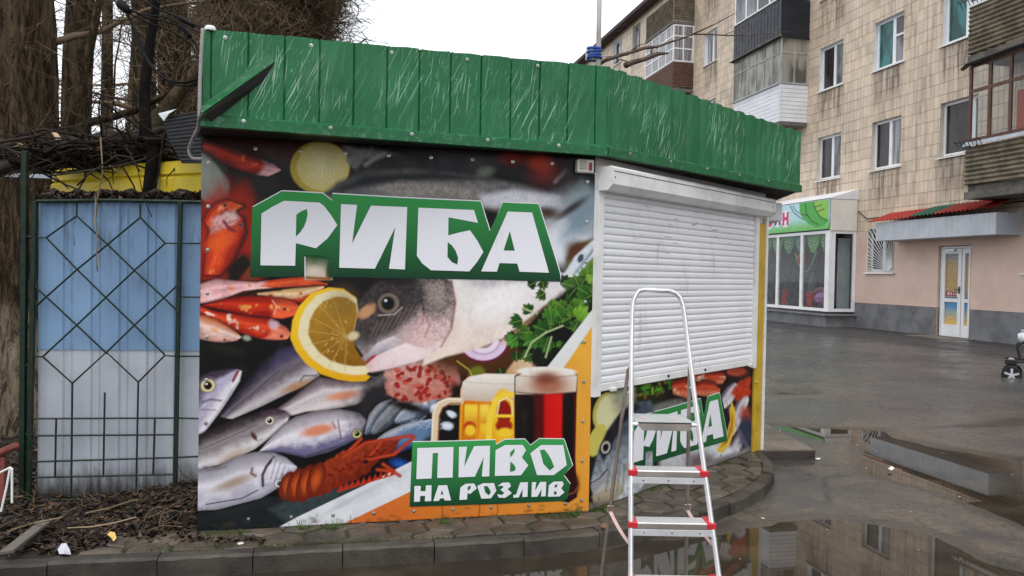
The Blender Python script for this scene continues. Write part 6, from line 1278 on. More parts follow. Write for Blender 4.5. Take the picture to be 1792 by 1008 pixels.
profile_run(A-N1*2.6-E1*.03, CB[0], b0_, CT[0]-.02, b0_, CT[0], .16, .03)
flange(CB[0]-E1*.01, CB[1]); flange(CB[1], CB[2]+E2*.008)
q = MB(); c_ = np.mean(poly, 0); q.prism([tuple((p*.985+c_*.015)[:2]) for p in poly], min(CT)-.13, min(CT)-.11); q.build('roof', MT['soffit'], canopy)
for k in range(5):
    t = .10+k*.41; P = CB[0]+E1*t*1.0; e = unit((CB[1]-CB[0])*[1, 1, 0]); n_ = np.array([e[1], -e[0], 0]); P = CB[0]+e*t; screw(np.array([P[0], P[1], CT[0]+(CT[1]-CT[0])*t/2-.035])+n_*.004, n_)
q = MB(); q.lathe(np.array([CB[0][0], CB[0][1], CT[0]-.005])+E1*.03-N1*.01, Z3, [(0, .028), (.012, .028), (.022, .020), (.026, .0)], 10); q.build('end_cap', MT['pvc'], canopy)
# bent flap standing out of the parapet at the left corner
p_ = CB[0]; e = unit((CB[1]-CB[0])*[1, 1, 0]); n_ = np.array([e[1], -e[0], 0])
def on_par(x, y, off): return onpl(x, y, CB[0], n_)+n_*off
f0, f1, f2, f3 = on_par(348, 192, .02), on_par(357, 212, .11), on_par(481, 110, .018), on_par(472, 95, .004)
q = MB(); q.add([f0, on_par(356, 204, .085), f2, f3], [(0, 1, 2, 3)]); q.cur = 1; q.add([on_par(355, 209, .086), on_par(372, 214, .015), on_par(462, 142, .006), f2], [(0, 1, 2, 3)]); o = q.build('bent_flap', [MT['green_plain'], MT['soffit']], canopy); md = o.modifiers.new('th', 'SOLIDIFY'); md.thickness = .003  # dark reverse of the sheet; shade of its downward face is in the colour
MT['under'] = MT['soffit']
# ---- alarm sounder under the eave, with its wire
al = thing('alarm_box', B-E1*.10+Z3*(ZW-ZP-.12), 'small cream alarm sounder with red lens under the green eave', 'alarm')
oa = np.array([B[0], B[1], 0])-E1*.125+N1*.012
MT['cream_plastic'] = mat('cream_plastic', (.58, .53, .47), (.52, .47, .41), .4)
q = MB(); q.bbox(oa+Z3*(ZW-.105), E1*.10, N1*.045, Z3*.078, .006); q.build('case', MT['cream_plastic'], al)
for k in range(5): q = MB(); q.box(oa+E1*.014+N1*.0448+Z3*(ZW-.085+.011*k), E1*.044, N1*.0012, Z3*.004); q.build('vent_slot', MT['dark_trim'], al)
q = MB(); q.bbox(oa+E1*.070+N1*.044+Z3*(ZW-.09), E1*.018, N1*.008, Z3*.045, .002); q.build('red_lens', mat('red_lens', (.22, .012, .015), rough=.25), al)
q = MB(); q.tube([oa+E1*.10+N1*.02+Z3*(ZW-.10), oa+E1*.118+N1*.03+Z3*(ZW-.105), oa+E1*.128+N1*.02+Z3*(ZW-.14), oa+E1*.128+N1*.0+Z3*(ZW-.25)], .0028, 6); q.build('wire', MT['pvc'], al)
# ================================================================== gate of blue and white sheet behind a green lattice
g0, g1 = onz(40, 872, .145), onz(310, 870, .145); GE = unit((g1-g0)*[1, 1, 0]); GN = np.array([GE[1], -GE[0], 0])
gO = np.array([g0[0], g0[1], 0]); gpl = lambda x, y, o=0.0: onpl(x, y, gO, GN)+GN*o
MT['blue'] = mat('blue_sheet', (.185, .300, .455), (.155, .255, .395), .5, ns=3, grime=((.05, .06, .07), .75, 9), stretch=(1, 1, .22))
g = G('white_sheet_dirty'); sp = g.n('ShaderNodeSeparateXYZ'); g.l(g.pos, sp.inputs[0])
splash = g.ramp(g.math('ADD', sp.outputs['Z'], g.math('MULTIPLY', g.noise(1, 7, .75, g.map((9, 9, 2.2))), -.42)), -.07, .16, 1, 0)
c = g.mix(g.ramp(g.noise(3, 4), .35, .65), (.40, .42, .465), (.34, .36, .405)); c = g.mix(splash, c, (.03, .026, .022)); MT['lilac'] = g.done(c, .55, 0, .4)
MT['gate_green'] = mat('dark_green_paint', (.006, .022, .011), (.005, .014, .008), .5, ns=12, grime=((.05, .035, .02), .5, 18))
gate = thing('gate', gO+GE*.45+Z3*.14, 'gate of blue and white ribbed sheet behind a dark green diamond lattice', 'gate')
def ribbed(name, m, x0, x1, z0, z1, off):
    v = []; P = .158; xs = []; x = -.06
    while x < x1-x0+P:
        for dx_, o_ in ((0, 0), (.030, .010), (.042, .010), (.052, 0.0), (.064, .0), (.074, .007), (.086, .007), (.097, 0)): xs.append((x+dx_, o_))
        x += P
    xs = [(0, 0)]+[q for q in xs if 0 < q[0] < x1-x0]+[(x1-x0, 0)]
    for x_, o_ in xs: p = gO+GE*(x0+x_)+GN*(off+o_); v += [(p[0], p[1], z0), (p[0], p[1], z1)]
    q = MB(); q.add(v, [(2*i, 2*i+2, 2*i+3, 2*i+1) for i in range(len(xs)-1)]); o = q.build(name, MT[m], gate); md = o.modifiers.new('th', 'SOLIDIFY'); md.thickness = .002
gx0 = float((gpl(58, 700)-gO)@GE); gx1 = float((gpl(356, 600)-gO)@GE)+.12; gz_s = float(gpl(200, 614)[2]); gz_t = float(gpl(200, 352)[2]); gz_b = float(gpl(200, 874)[2])
ribbed('sheet', 'blue', gx0, gx1, gz_s, gz_t, -.05); ribbed('sheet', 'lilac', gx0, gx1, gz_b-.02, gz_s+.03, -.056)
LAT = 0.0
def lat(pts, r=.0055, name='lattice_bar'):
    q = MB(); q.tube([gpl(x, y, LAT) for x, y in pts], r, 6); q.build(name, MT['gate_green'], gate)
u2 = lambda *pts: [(x/2.964, 280+y/2.964) for x, y in pts]; u3 = lambda *pts: [(x/2.471, 600+y/2.471) for x, y in pts]
lat(u2((190, 403), (240, 403), (398, 290), (398, 215))); lat(u2((398, 290), (558, 438), (697, 573), (850, 715), (920, 783))); lat(u2((240, 403), (400, 568), (547, 712), (697, 857), (850, 1005))+u3((712, 55)))
lat(u2((728, 230), (728, 298), (558, 438), (400, 568), (240, 710), (175, 770))); lat(u2((728, 298), (857, 432), (930, 432))); lat(u2((857, 432), (697, 573), (547, 715), (398, 857), (235, 1008))+u3((185, 60)))
lat(u2((920, 650), (850, 715), (697, 857), (550, 1000))+u3((460, 40))); lat(u2((180, 655), (240, 710), (398, 857), (555, 1005))+u3((460, 40)))
lat(u3((130, 60), (185, 60), (313, 175), (308, 672))); lat(u3((313, 175), (460, 40), (598, 170), (588, 672))); lat(u3((598, 170), (712, 55), (768, 58)))
for pts in (((130, 328), (768, 325)), ((130, 402), (762, 397)), ((128, 515), (758, 496)), ((128, 583), (756, 569)), ((243, 328), (238, 578)), ((453, 215), (447, 580)), ((670, 325), (662, 570)), ((775, 58), (872, 58)), ((770, 325), (866, 328)), ((770, 495), (862, 491))): lat(u3(*pts))
for pts in (((945, 432), (1066, 433)), ((942, 710), (1060, 712))): lat(u2(*pts))
def stile(x0, y0, x1, y1, w_, dd, name): q = MB(); p, e = gpl(x0, y0, -.012), gpl(x1, y1, -.012); q.bbox(p-GE*w_/2, GE*w_, GN*dd, e-p, .004); q.build(name, MT['gate_green'], gate)
stile(61, 352, 50, 876, .024, .024, 'stile'); stile(316, 352, 306, 880, .021, .026, 'stile'); stile(64, 352, 360, 354, .001, .02, 'tie')
q = MB(); q.tube([gpl(58, 362, 0), gpl(66, 352, 0), gpl(200, 350.5, 0), gpl(372, 354, 0)], .012, 7); q.tube([gpl(48, 875, 0), gpl(310, 875, 0)], .010, 6); q.build('rail', MT['gate_green'], gate)
stile(45, 265, 40, 876, .028, .034, 'post')
for y in (415, 640, 760): q = MB(); q.tube([gpl(44, y, .0), gpl(58, y, .0)], .012, 6); q.build('hinge', MT['gate_green'], gate)

# ------------------------------------------------------------------ low shed behind the gate with a yellow painted edge
sa, sb = atdist(96, 318, 5.35), atdist(356, 305, 4.72); SE = unit((sb-sa)*[1, 1, 0]); SNn = np.array([SE[1], -SE[0], 0])
zt_s = float(onpl(200, 291, sa, SNn)[2]); zb_s = float(onpl(250, 345, sa, SNn)[2])-.05; SL_ = float(np.linalg.norm((sb-sa)[:2]))
shed = thing('shed', (sa[0], sa[1]+.6, .15), 'low shed behind the gate with bright yellow folded metal roof edge', 'shed')
MT['yellow_edge'] = mat('yellow_roof_edge', (.66, .50, .035), (.58, .43, .03), .38, ns=3, grime=((.18, .13, .03), .5, 5))
q = MB(); o0 = np.array([sa[0], sa[1], 0]); prof = [(-.30, zt_s+.03), (-.03, zt_s+.012), (0, zt_s-.005), (.022, zt_s-.075), (.006, zt_s-.085), (.030, zt_s-.105), (.034, zb_s)]
v = []
for s_ in (0.0, SL_*.5, SL_+.35):
    for a_, b_ in prof: v.append(o0+SE*s_+SNn*a_+Z3*(b_+.006*math.sin(s_*3)))
m = len(prof); q.add(v, [(i*m+j, i*m+j+1, (i+1)*m+j+1, (i+1)*m+j) for i in range(2) for j in range(m-1)]); o = q.build('roof_edge', MT['yellow_edge'], shed); md = o.modifiers.new('th', 'SOLIDIFY'); md.thickness = .003
MT['shed_wall'] = mat('shed_boards', (.05, .042, .034), (.03, .026, .022), .85, ns=6, stretch=(1, 1, .2))
q = MB(); q.box(o0-SNn*.3+Z3*.1, SE*(SL_+.3), -SNn*1.4, Z3*(zb_s-.1)); q.build('wall', MT['shed_wall'], shed)
q = MB(); q.box(o0-SNn*1.7+Z3*(zt_s+.0), SE*(SL_+.3), SNn*1.41, Z3*.03); q.build('roof', MT['shed_wall'], shed)
sc0 = atdist(-20, 308, 5.75); q = MB(); q.bbox(sc0, (sa-sc0)*[1, 1, 0]+Z3*(zt_s-.06-sc0[2])-SE*.02, np.array([0, .06, 0]), Z3*.03, .004); o = q.build('zinc_strip', MT['tin']); meta(o, 'thin bare zinc strip running left from the yellow shed edge', 'metal strip')
# dark corrugated sheet poking out beside the kiosk
cs = thing('roof_sheet', atdist(325, 230, 4.7), 'black corrugated roof sheet jutting out beside the green parapet', 'roof sheet')
q = MB(); v = []
p0_, p1_, p2_, p3_ = atdist(283, 205, 4.75), atdist(372, 190, 4.6), atdist(300, 285, 4.55), atdist(372, 285, 4.45)
k = 60
for i in range(k+1):
    t = i/k; l = p0_+(p2_-p0_)*t; r_ = p1_+(p3_-p1_)*t; w_ = .004*math.sin(t*2*math.pi*13); l = l+np.array([0, -w_, w_*.4]); r_ = r_+np.array([0, -w_, w_*.4]); v += [l+(r_-l)*(.25*t*t), r_]
q.add(v, [(2*i, 2*i+1, 2*i+3, 2*i+2) for i in range(k)]); o = q.build('sheet', mat('black_roof_sheet', (.012, .012, .013), (.008, .008, .009), .6, ns=8, spec=.3), cs); md = o.modifiers.new('th', 'SOLIDIFY'); md.thickness = .004
q = MB(); q.add([atdist(277, 199, 4.72), atdist(309, 191, 4.70), atdist(296, 199, 4.69), atdist(287, 212, 4.68)], [(0, 1, 2), (0, 2, 3)]); o = q.build('plastic_scrap', mat('pale_film', (.55, .62, .62), rough=.3)); md = o.modifiers.new('th', 'SOLIDIFY'); md.thickness = .002; meta(o, 'pale torn plastic scrap caught on the black roof sheet', 'plastic scrap')

# ------------------------------------------------------------------ trees
g = G('furrowed_bark')
f1 = g.noise(1, 6, .7, g.map((15, 15, 2.6)), 1.6); f2 = g.noise(2.2, 5); f3 = g.noise(70, 4)
c = g.mix(g.ramp(f1, .38, .62), (.022, .015, .010), (.125, .086, .054)); c = g.mix(g.ramp(f2, .5, .68, 0, .6), c, (.070, .066, .034)); c = g.mix(g.ramp(f3, .5, .7, 0, .3), c, (.13, .105, .08))
g.bump(f1, 1.0, .09); MT['bark'] = g.done(c, .9, 0, .08)
g = G('pale_bark'); f1 = g.noise(1, 6, .7, g.map((16, 16, 4)), .8); sp = g.n('ShaderNodeSeparateXYZ'); g.l(g.pos, sp.inputs[0])
c = g.mix(g.ramp(f1, .38, .6), (.055, .042, .030), (.27, .215, .15)); MT_low = c
c2 = g.mix(g.ramp(g.noise(1, 6, .7, g.map((15, 15, 2.6)), 1.6), .38, .62), (.022, .015, .010), (.115, .080, .050)); pale = g.ramp(g.math('ADD', sp.outputs['Z'], g.math('MULTIPLY', g.noise(6, 4), .35)), 1.22, 1.42, 1, 0)
g.bump(f1, 1.0, .09); MT['bark_base'] = g.done(g.mix(pale, c2, c), .9, 0, .08)
MT['twig'] = mat('brown_twigs', (.165, .118, .076), (.075, .054, .037), .85, ns=2.5, spec=.1)
MT['twig_red'] = mat('reddish_twigs', (.24, .155, .108), (.125, .082, .060), .85, ns=2.5, spec=.1)
MT['twig_pale'] = mat('pale_twigs', (.36, .275, .17), (.17, .128, .082), .85, ns=3, spec=.1)
MT['dead'] = mat('dead_wood', (.042, .033, .027), (.014, .011, .009), .92, ns=6, stretch=(1, 1, 1), bump=.6, bs=50, bd=.006, spec=.08)
def trunk_mesh(name, pts, rad, mt, seed, n=28, rings=70, rough=.12, parent=None):
    pts = np.array(pts, float); s = np.r_[0, np.cumsum(np.linalg.norm(np.diff(pts, axis=0), axis=1))]; S = np.linspace(0, s[-1], rings)
    C = np.c_[[np.interp(S, s, pts[:, k]) for k in range(3)]].T; R = np.interp(S, s, rad)
    th = np.arange(n)*2*math.pi/n; TH, RI = np.meshgrid(th, np.arange(rings)); 
    f_ = fbm(np.cos(TH)*2.6+seed*3+9, np.sin(TH)*2.6+RI*.035+seed, 4)-.5; f2_ = fbm(TH*5.0, RI*.10+seed*7, 3)-.5
    rr = R[RI]*(1+rough*2*f_+rough*.9*f2_+rough*2.2*(fbm(np.cos(TH)*1.1+seed, np.sin(TH)*1.1+RI*.11+seed*5, 3)-.5))
    V = np.stack([C[RI, 0]+rr*np.cos(TH), C[RI, 1]+rr*np.sin(TH), C[RI, 2]], -1).reshape(-1, 3)
    i, j = np.meshgrid(np.arange(rings-1), np.arange(n), indexing='ij'); i, j = i.ravel(), j.ravel(); j2 = (j+1) % n
    return link_mesh(name, np_mesh(name, V, np.c_[i*n+j, i*n+j2, (i+1)*n+j2, (i+1)*n+j], MT[mt], True), parent)
def twig_arrays(P, D, L, R, seed, seg=4, wob=.25, droop=.0, ns=3):
    r = np.random.RandomState(seed); n = len(P); pts = [P]; d = D/np.linalg.norm(D, axis=1)[:, None]
    for k in range(seg):
        d = d+r.randn(n, 3)*wob+np.array([0, 0, -droop]); d /= np.linalg.norm(d, axis=1)[:, None]; pts.append(pts[-1]+d*(L/seg)[:, None])
    V = []; up = np.tile([0.31, .2, .93], (n, 1))
    for k, p in enumerate(pts):
        t = pts[min(k+1, seg)]-pts[max(k-1, 0)]; t /= np.linalg.norm(t, axis=1)[:, None]; a = np.cross(t, up); a /= np.linalg.norm(a, axis=1)[:, None]+1e-9; b = np.cross(t, a); rr = R*(1-.75*k/seg)
        for q in range(ns): an = 2*math.pi*q/ns; V.append(p+(a*math.cos(an)+b*math.sin(an))*rr[:, None])
    V = np.stack(V, 1); m = ns*(seg+1); f0 = np.array([[k*ns+q, k*ns+(q+1) % ns, (k+1)*ns+(q+1) % ns, (k+1)*ns+q] for k in range(seg) for q in range(ns)])
    return V.reshape(-1, 3), (np.arange(n)[:, None, None]*m+f0[None]).reshape(-1, 4), pts
def brush(name, parent, mt, chunks, kind='stuff'):
    V = []; F = []; b = 0
    for v, f in chunks: V.append(v); F.append(f+b); b += len(v)
    return meta(link_mesh(name, np_mesh(name, np.vstack(V), np.vstack(F), MT[mt], False), parent), kind=kind)
def tree(px, dist, rad, label, seed, height=9.0, lean=0.0, n_limb=6, n_twig=600, spread=1.0, tw='twig', mt='bark', z_tw=(1.2, 8), flare=1.3, tlen=(.4, 1.2), tr=.0055, rough=.12, arc=None, forks=(), group='bare trees behind the kiosk'):
    r = np.random.RandomState(seed); base = atdist(px, 470, dist); base[2] = .1
    t = thing('tree', base, label, 'tree', group)
    zs = np.linspace(0, height, 9); wx = np.cumsum(r.randn(9)*.055*(rad*4+.25))+lean*zs; wx -= np.interp(1.9, zs, wx); wy = np.cumsum(r.randn(9)*.03*rad*4)
    pts = np.c_[base[0]+wx, base[1]+wy, base[2]+zs-.15]
    rr = rad*(1-.07*zs); rr[0] *= flare*1.1; rr[1] *= 1+(flare-1)*.35
    trunk_mesh('trunk', pts, np.maximum(rr, rad*.3), mt, seed, parent=t, rough=rough, n=28 if rad > .12 else 14, rings=80 if rad > .12 else 40)
    ctr = lambda z: np.c_[np.interp(z, pts[:, 2], pts[:, 0]), np.interp(z, pts[:, 2], pts[:, 1])]
    ch = []
    z = r.uniform(1.8, height*.95, n_limb); c = ctr(z); a = r.rand(n_limb)*6.283; P = np.c_[c, z]
    D = np.c_[np.cos(a), np.sin(a), r.uniform(.1, .9, n_limb)]; L = spread*r.uniform(.9, 2.2, n_limb); R = rad*r.uniform(.06, .13, n_limb)+.008
    v, f, lp = twig_arrays(P, D, L, R, seed+1, 7, .16, 0, 6); ch.append((v, f)); lp = np.stack(lp, 1)
    for zf, az, rise, rf in forks:                          # heavy limbs leaving the trunk
        c0 = ctr(np.array([zf]))[0]; p = np.array([c0[0], c0[1], zf]); dv = np.array([math.cos(az), math.sin(az), rise]); fpts = [p-dv*.05]
        for k in range(6): dv = unit(dv)+r.randn(3)*.16+[0, 0, .10]; fpts.append(fpts[-1]+unit(dv)*.34)
        q = MB(); q.tube(fpts, [rf*1.5, rf*1.1, rf, rf*.86, rf*.74, rf*.6, rf*.5], 12); q.build('limb', MT['bark'], t, smooth=True)
    # shoots on the trunk, twigs on the limbs, twiglets on those
    z = r.uniform(*z_tw, n_twig); c = ctr(z); a = r.rand(n_twig)*6.283 if arc is None else r.uniform(*arc, n_twig)
    rz = np.interp(z, pts[:, 2], rr)*.9; P = np.c_[c[:, 0]+rz*np.cos(a), c[:, 1]+rz*np.sin(a), z]
    D = np.c_[np.cos(a), np.sin(a), r.uniform(-.5, 1.1, n_twig)]; L = spread*r.uniform(*tlen, n_twig); v, f, sp_ = twig_arrays(P, D, L, tr*r.uniform(.5, 1.3, n_twig), seed+2, 5, .30, .04); ch.append((v, f))
    sp_ = np.stack(sp_, 1); k = r.randint(1, 6, n_twig*2); w_ = r.randint(0, n_twig, n_twig*2); P = sp_[w_, k]; D = r.randn(len(P), 3)+[0, 0, .3]; L = spread*r.uniform(.12, .5, len(P)); v, f, _q = twig_arrays(P, D, L, tr*.6*r.uniform(.6, 1.2, len(P)), seed+3, 3, .3, .03); ch.append((v, f))
    n2 = n_limb*14; w_ = r.randint(0, n_limb, n2); k = r.randint(2, 8, n2); P = lp[w_, k]; D = r.randn(n2, 3)+[0, 0, .2]; L = spread*r.uniform(.3, .9, n2); v, f, s2 = twig_arrays(P, D, L, tr*r.uniform(.6, 1.3, n2), seed+4, 4, .3, .03); ch.append((v, f))
    s2 = np.stack(s2, 1); n3 = n2*3; P = s2[r.randint(0, n2, n3), r.randint(1, 5, n3)]; D = r.randn(n3, 3); L = spread*r.uniform(.12, .45, n3); v, f, _q = twig_arrays(P, D, L, tr*.6*r.uniform(.6, 1.2, n3), seed+5, 3, .3, .03); ch.append((v, f))
    brush('crown', t, tw, ch); return t
tree(52, 6.3, .285, 'massive furrowed tree trunk at far left with pale bark low down', 31, 8, n_limb=5, n_twig=260, tw='twig', mt='bark_base', flare=1.5, rough=.20, tlen=(.2, .7), forks=[(2.3, .9, .5, .10), (2.9, -2.3, .9, .09), (1.9, -.5, .7, .05)])
tree(126, 7.4, .165, 'dark trunk close against the right side of the massive tree', 32, 9, n_limb=6, n_twig=150, tlen=(.2, .8), flare=1.1, forks=[(2.85, .1, .20, .034)])
tree(190, 9.2, .088, 'slim brown trunk standing alone in the bright gap', 33, 9, n_limb=7, n_twig=130, tlen=(.3, 1.0), flare=1.15, tr=.005, rough=.08)
tree(257, 8.2, .150, 'olive trunk standing right of the bright gap', 34, 9, n_limb=6, n_twig=240, tlen=(.3, .9), z_tw=(1.4, 7), forks=[(2.6, .4, 1.6, .05)])
tree(322, 8.6, .235, 'thick shaggy trunk just left of the parapet corner', 35, 9, n_limb=8, n_twig=1500, tlen=(.2, .8), z_tw=(1.2, 7), tw='twig_pale')
tree(400, 10.2, .38, 'broad trunk furred with pale shoots above the parapet corner', 36, 10, n_limb=14, n_twig=3600, tlen=(.3, 1.1), z_tw=(2.2, 8), tw='twig_pale', tr=.008)
tree(478, 10.9, .52, 'broadest trunk thick with grey shoots above the parapet', 37, 11, n_limb=16, n_twig=5200, tlen=(.3, 1.3), z_tw=(2.4, 8), tw='twig', tr=.009)
tree(520, 12.6, .36, 'reddish twiggy tree at the right edge of the grove', 38, 11, n_limb=12, n_twig=5200, tlen=(.2, .75), z_tw=(2.6, 9), tw='twig_red', tr=.008)
tree(222, 13.5, .06, 'thin sapling seen through the bright gap', 39, 9, n_limb=8, n_twig=120, tlen=(.3, 1.2), tr=.006, flare=1.1)
tree(-60, 8.5, .12, 'leaning trunk at the left frame edge behind the massive tree', 40, 9, n_limb=9, n_twig=300, tlen=(.3, 1.1), lean=.02)
# bare dark stem in front of the shed, dead limbs, log and leaf heap lying on the shed and gate
MT['stem'] = mat('dark_stem_bark', (.010, .008, .007), (.005, .004, .004), .95, ns=12, bump=.6, bs=60, bd=.008, spec=.04)
q = MB(); q.tube([atdist(250, 420, 4.75), atdist(262, 330, 4.78), atdist(270, 262, 4.85), atdist(255, 235, 4.9), atdist(253, 160, 5.0), atdist(262, 80, 5.05), atdist(272, 20, 5.1), atdist(276, -60, 5.1)], [.042, .040, .040, .036, .034, .030, .026, .024], 9); q.tube([atdist(270, 262, 4.85), atdist(284, 245, 4.86), atdist(287, 236, 4.9)], [.03, .022, .018], 7)
st = q.build('dead_stem', MT['stem'], smooth=True); meta(st, 'black dead stem rising in front of the yellow shed edge', 'dead stem')
q = MB(); q.tube([atdist(-30, 305, 5.25), atdist(60, 282, 5.15), atdist(130, 262, 5.05), atdist(200, 248, 5.0), atdist(248, 241, 4.95), atdist(286, 225, 4.92)], [.042, .044, .042, .036, .030, .020], 12); o = q.build('log', MT['dead'], smooth=True); meta(o, 'long grey log lying slantwise over the shed roof', 'log')
q = MB(); q.tube([atdist(-30, 268, 5.55), atdist(14, 266, 5.45), atdist(32, 262, 5.4)], [.055, .058, .05], 10); q.cur = 1; q.lathe(atdist(34, 262, 5.36), unit([1, -.6, .1]), [(0, .05), (.004, .048), (.006, .0)], 10); o = q.build('cut_log', [MT['dead'], mat('cut_wood', (.40, .27, .16), (.27, .17, .10), .8, ns=14)]); meta(o, 'short cut log with pale end behind the green gate post', 'log')
q = MB(); q.add([atdist(89, 230, 5.3), atdist(95, 229, 5.32), atdist(108, 247, 5.32), atdist(112, 256, 5.3), atdist(103, 253, 5.28)], [(0, 1, 2, 3, 4)]); o = q.build('wood_chip', mat('fresh_wood', (.52, .36, .24), (.40, .27, .17), .7)); md = o.modifiers.new('th', 'SOLIDIFY'); md.thickness = .012; meta(o, 'pale split wood chip standing on the grey log', 'wood chip')
rs = np.random.RandomState(8)
def heap_at(x, y, d, jx, jy, jd, n): return np.array([atdist(x+rs.randn()*jx, y+rs.randn()*jy, d+rs.randn()*jd) for _ in range(n)])
n = 260; P = np.array([atdist(rs.uniform(20, 350), 0, 5.0) for _ in range(n)]); P[:, 2] = [atdist(proj(p)[0], 260+9*rs.randn()+ (12 if proj(p)[0] < 120 else 0), 5.0)[2] for p in P]; P[:, 1] += rs.randn(n)*.12
D = np.c_[rs.randn(n)*1.0+np.sign(rs.randn(n))*.8, rs.randn(n)*.4, rs.randn(n)*.18]; v, f, _q = twig_arrays(P, D, rs.uniform(.15, .7, n), rs.uniform(.003, .013, n), 3, 5, .16, .02, 5)
o = link_mesh('branch_heap', np_mesh('branch_heap', v, f, MT['dead'], True)); meta(o, kind='stuff')
q = MB(); pts = [atdist(x, 268-(x-100)*.05, 5.12) for x in range(60, 380, 20)]
q.tube(pts, [.03+.05*min(1, i/5)+.012*math.sin(i*2.1) for i in range(len(pts))], 10, flat=1.6); o = q.build('debris_mound', MT['soil'], smooth=True); meta(o, kind='stuff')
P = np.array([np.r_[(lambda p: p)(atdist(rs.uniform(40, 350), rs.uniform(258, 278), 5.0+.1*rs.randn()))] for _ in range(420)]); leaves('branch_leaves', P, .022, PAL, 12, .8)
q = MB(); pts = [gpl(x, 345, -.10) for x in range(66, 372, 14)]
q.tube(pts, [.028+.010*math.sin(i*1.9)for i in range(len(pts))], 10, flat=1.8); o = q.build('leaf_mound', MT['soil'], smooth=True); meta(o, kind='stuff')
P = np.array([gpl(rs.uniform(62, 364), rs.uniform(336, 352), -.16+.16*rs.rand()) for _ in range(1100)]); leaves('leaf_heap', P, .020, PAL, 13, .8)
# hanging stems and thin branches over the gate
hangs = [([(168, 345), (166, 390), (171, 420), (168, 455), (171, 475)], .0035), ([(176, 240), (180, 300), (172, 340), (168, 380)], .004), ([(134, 375), (128, 400), (131, 430)], .003), ([(220, 255), (240, 290), (252, 350), (266, 380)], .003), ([(85, 308), (130, 302), (170, 296), (210, 290), (255, 278)], .006), ([(90, 300), (100, 312), (120, 330)], .004), ([(135, 325), (155, 305), (180, 288), (205, 272), (228, 275), (245, 300)], .005), ([(192, 290), (215, 305)], .003), ([(270, 330), (278, 300), (284, 250), (290, 225)], .006)]
for k, (pts, r_) in enumerate(hangs):
    q = MB(); q.tube([atdist(x, y, 4.46+.04*(k % 3)) for x, y in pts], r_, 5); o = q.build('dry_twig', MT['twig_pale' if k in (0, 1, 7) else 'dead'], smooth=True)
    meta(o, ['pale dry stem hanging down over the blue sheet', 'pale stem dangling from the log past the yellow edge', 'short dark twig at the upper left diamond', 'thin bowed twig hanging beside the dead stem', 'dark branch lying along the yellow edge', 'short broken twig at the left end of the yellow edge', 'forked branch arching over the yellow edge', 'short pale twig across the yellow edge', 'reddish twig beside the dead stem'][k], 'twig', 'dry twigs over the gate')
# ------------------------------------------------------------------ rubbish on the soil and pavement
def litter(name, m, pts, z, lab, cat, th=.004, lift=None):
    q = MB(); P = [onz(x, y, z) for x, y in pts]; c = np.mean(P, 0)
    P = [p+Z3*((lift[i % len(lift)]) if lift else 0) for i, p in enumerate(P)]
    q.add([c+Z3*.006]+P, [(0, i+1, (i+1) % len(P)+1) for i in range(len(P))]); o = q.build(name, m); md = o.modifiers.new('th', 'SOLIDIFY'); md.thickness = th; meta(o, lab, cat); return o
MT['plank'] = mat('grey_plank', (.15, .13, .11), (.09, .08, .07), .8, ns=8, stretch=(1, .2, 1))
a_, b_ = onz(0, 973, .125), onz(72, 917, .14); q = MB(); q.bbox(a_-[.01, 0, 0], b_-a_, np.array([.05, .04, 0]), Z3*.018, .003); o = q.build('plank', MT['plank']); meta(o, 'weathered grey plank lying in the leaves at bottom left', 'plank')
litter('scrap_paper', flat('white_paper', (.46, .47, .50), .7), [(101, 962), (108, 956), (116, 957), (122, 964), (124, 971), (112, 973), (104, 970)], .105, 'crumpled white paper scrap near the kerb', 'paper', .002, [.0, .012, .018, .004, .0, .01])
litter('yellow_leaf', flat('yellow_leaf_skin', (.62, .42, .12), .6), [(188, 936), (193, 933), (201, 936), (204, 943), (199, 948), (194, 943)], .115, 'yellow fallen leaf lying before the gate', 'leaf', .0015, [0, .008, .012, .004, .0, .006])
litter('white_chip', flat('pale_chip', (.55, .54, .50), .7), [(415, 950), (425, 948), (427, 951), (417, 953)], .10, 'small white chip in the moss before the banner', 'chip', .003)
litter('brown_leaf', MT['litter'] if False else flat('rust_leaf', (.20, .10, .055), .6), [(1050, 922), (1056, 917), (1062, 920), (1060, 925), (1053, 926)], .108, 'rust brown leaf on the pavers left of the ladder', 'leaf', .0015, [0, .01, .006])
litter('wrapper', flat('white_wrapper', (.66, .66, .68), .5), [(1426, 802), (1433, 801), (1437, 802.5), (1431, 804.5)], .012, 'white wrapper beside the concrete landing', 'wrapper', .003)
litter('wrapper', MT['sign_white'], [(1554, 821), (1560, 819), (1565, 821), (1560, 823.5), (1555, 823.5)], .012, 'white wrapper at the edge of the middle puddle', 'wrapper', .004, [0, .012, .006])
n = 420; lx = rs.uniform(-3.1, -1.62, n); ly = kerb_y(lx)+.14+.95*rs.rand(n); keep = (lx < A[0]-.03) | (ly < 3.9); lx, ly = lx[keep], ly[keep]; n = len(lx); P = np.c_[lx, ly, soil_h(lx, ly)+.012]; D = np.c_[rs.randn(n, 2), .08*rs.randn(n)]
v, f, _q = twig_arrays(P, D, rs.uniform(.04, .26, n), rs.uniform(.0012, .0038, n), 9, 4, .22, .0, 4); meta(link_mesh('twig_litter', np_mesh('twig_litter', v, f, MT['twig'])), kind='stuff')
q = MB()
for pts, r_ in (([(150, 898), (190, 889), (232, 876), (258, 873)], .0045), ([(118, 924), (160, 922), (200, 915), (238, 905)], .004), ([(20, 927), (60, 915), (110, 905)], .004), ([(0, 880), (18, 872), (40, 868)], .006)): q.tube([onz(x, y, .165) for x, y in pts], r_, 5)
o = q.build('fallen_twigs', MT['twig_pale']); meta(o, kind='stuff')
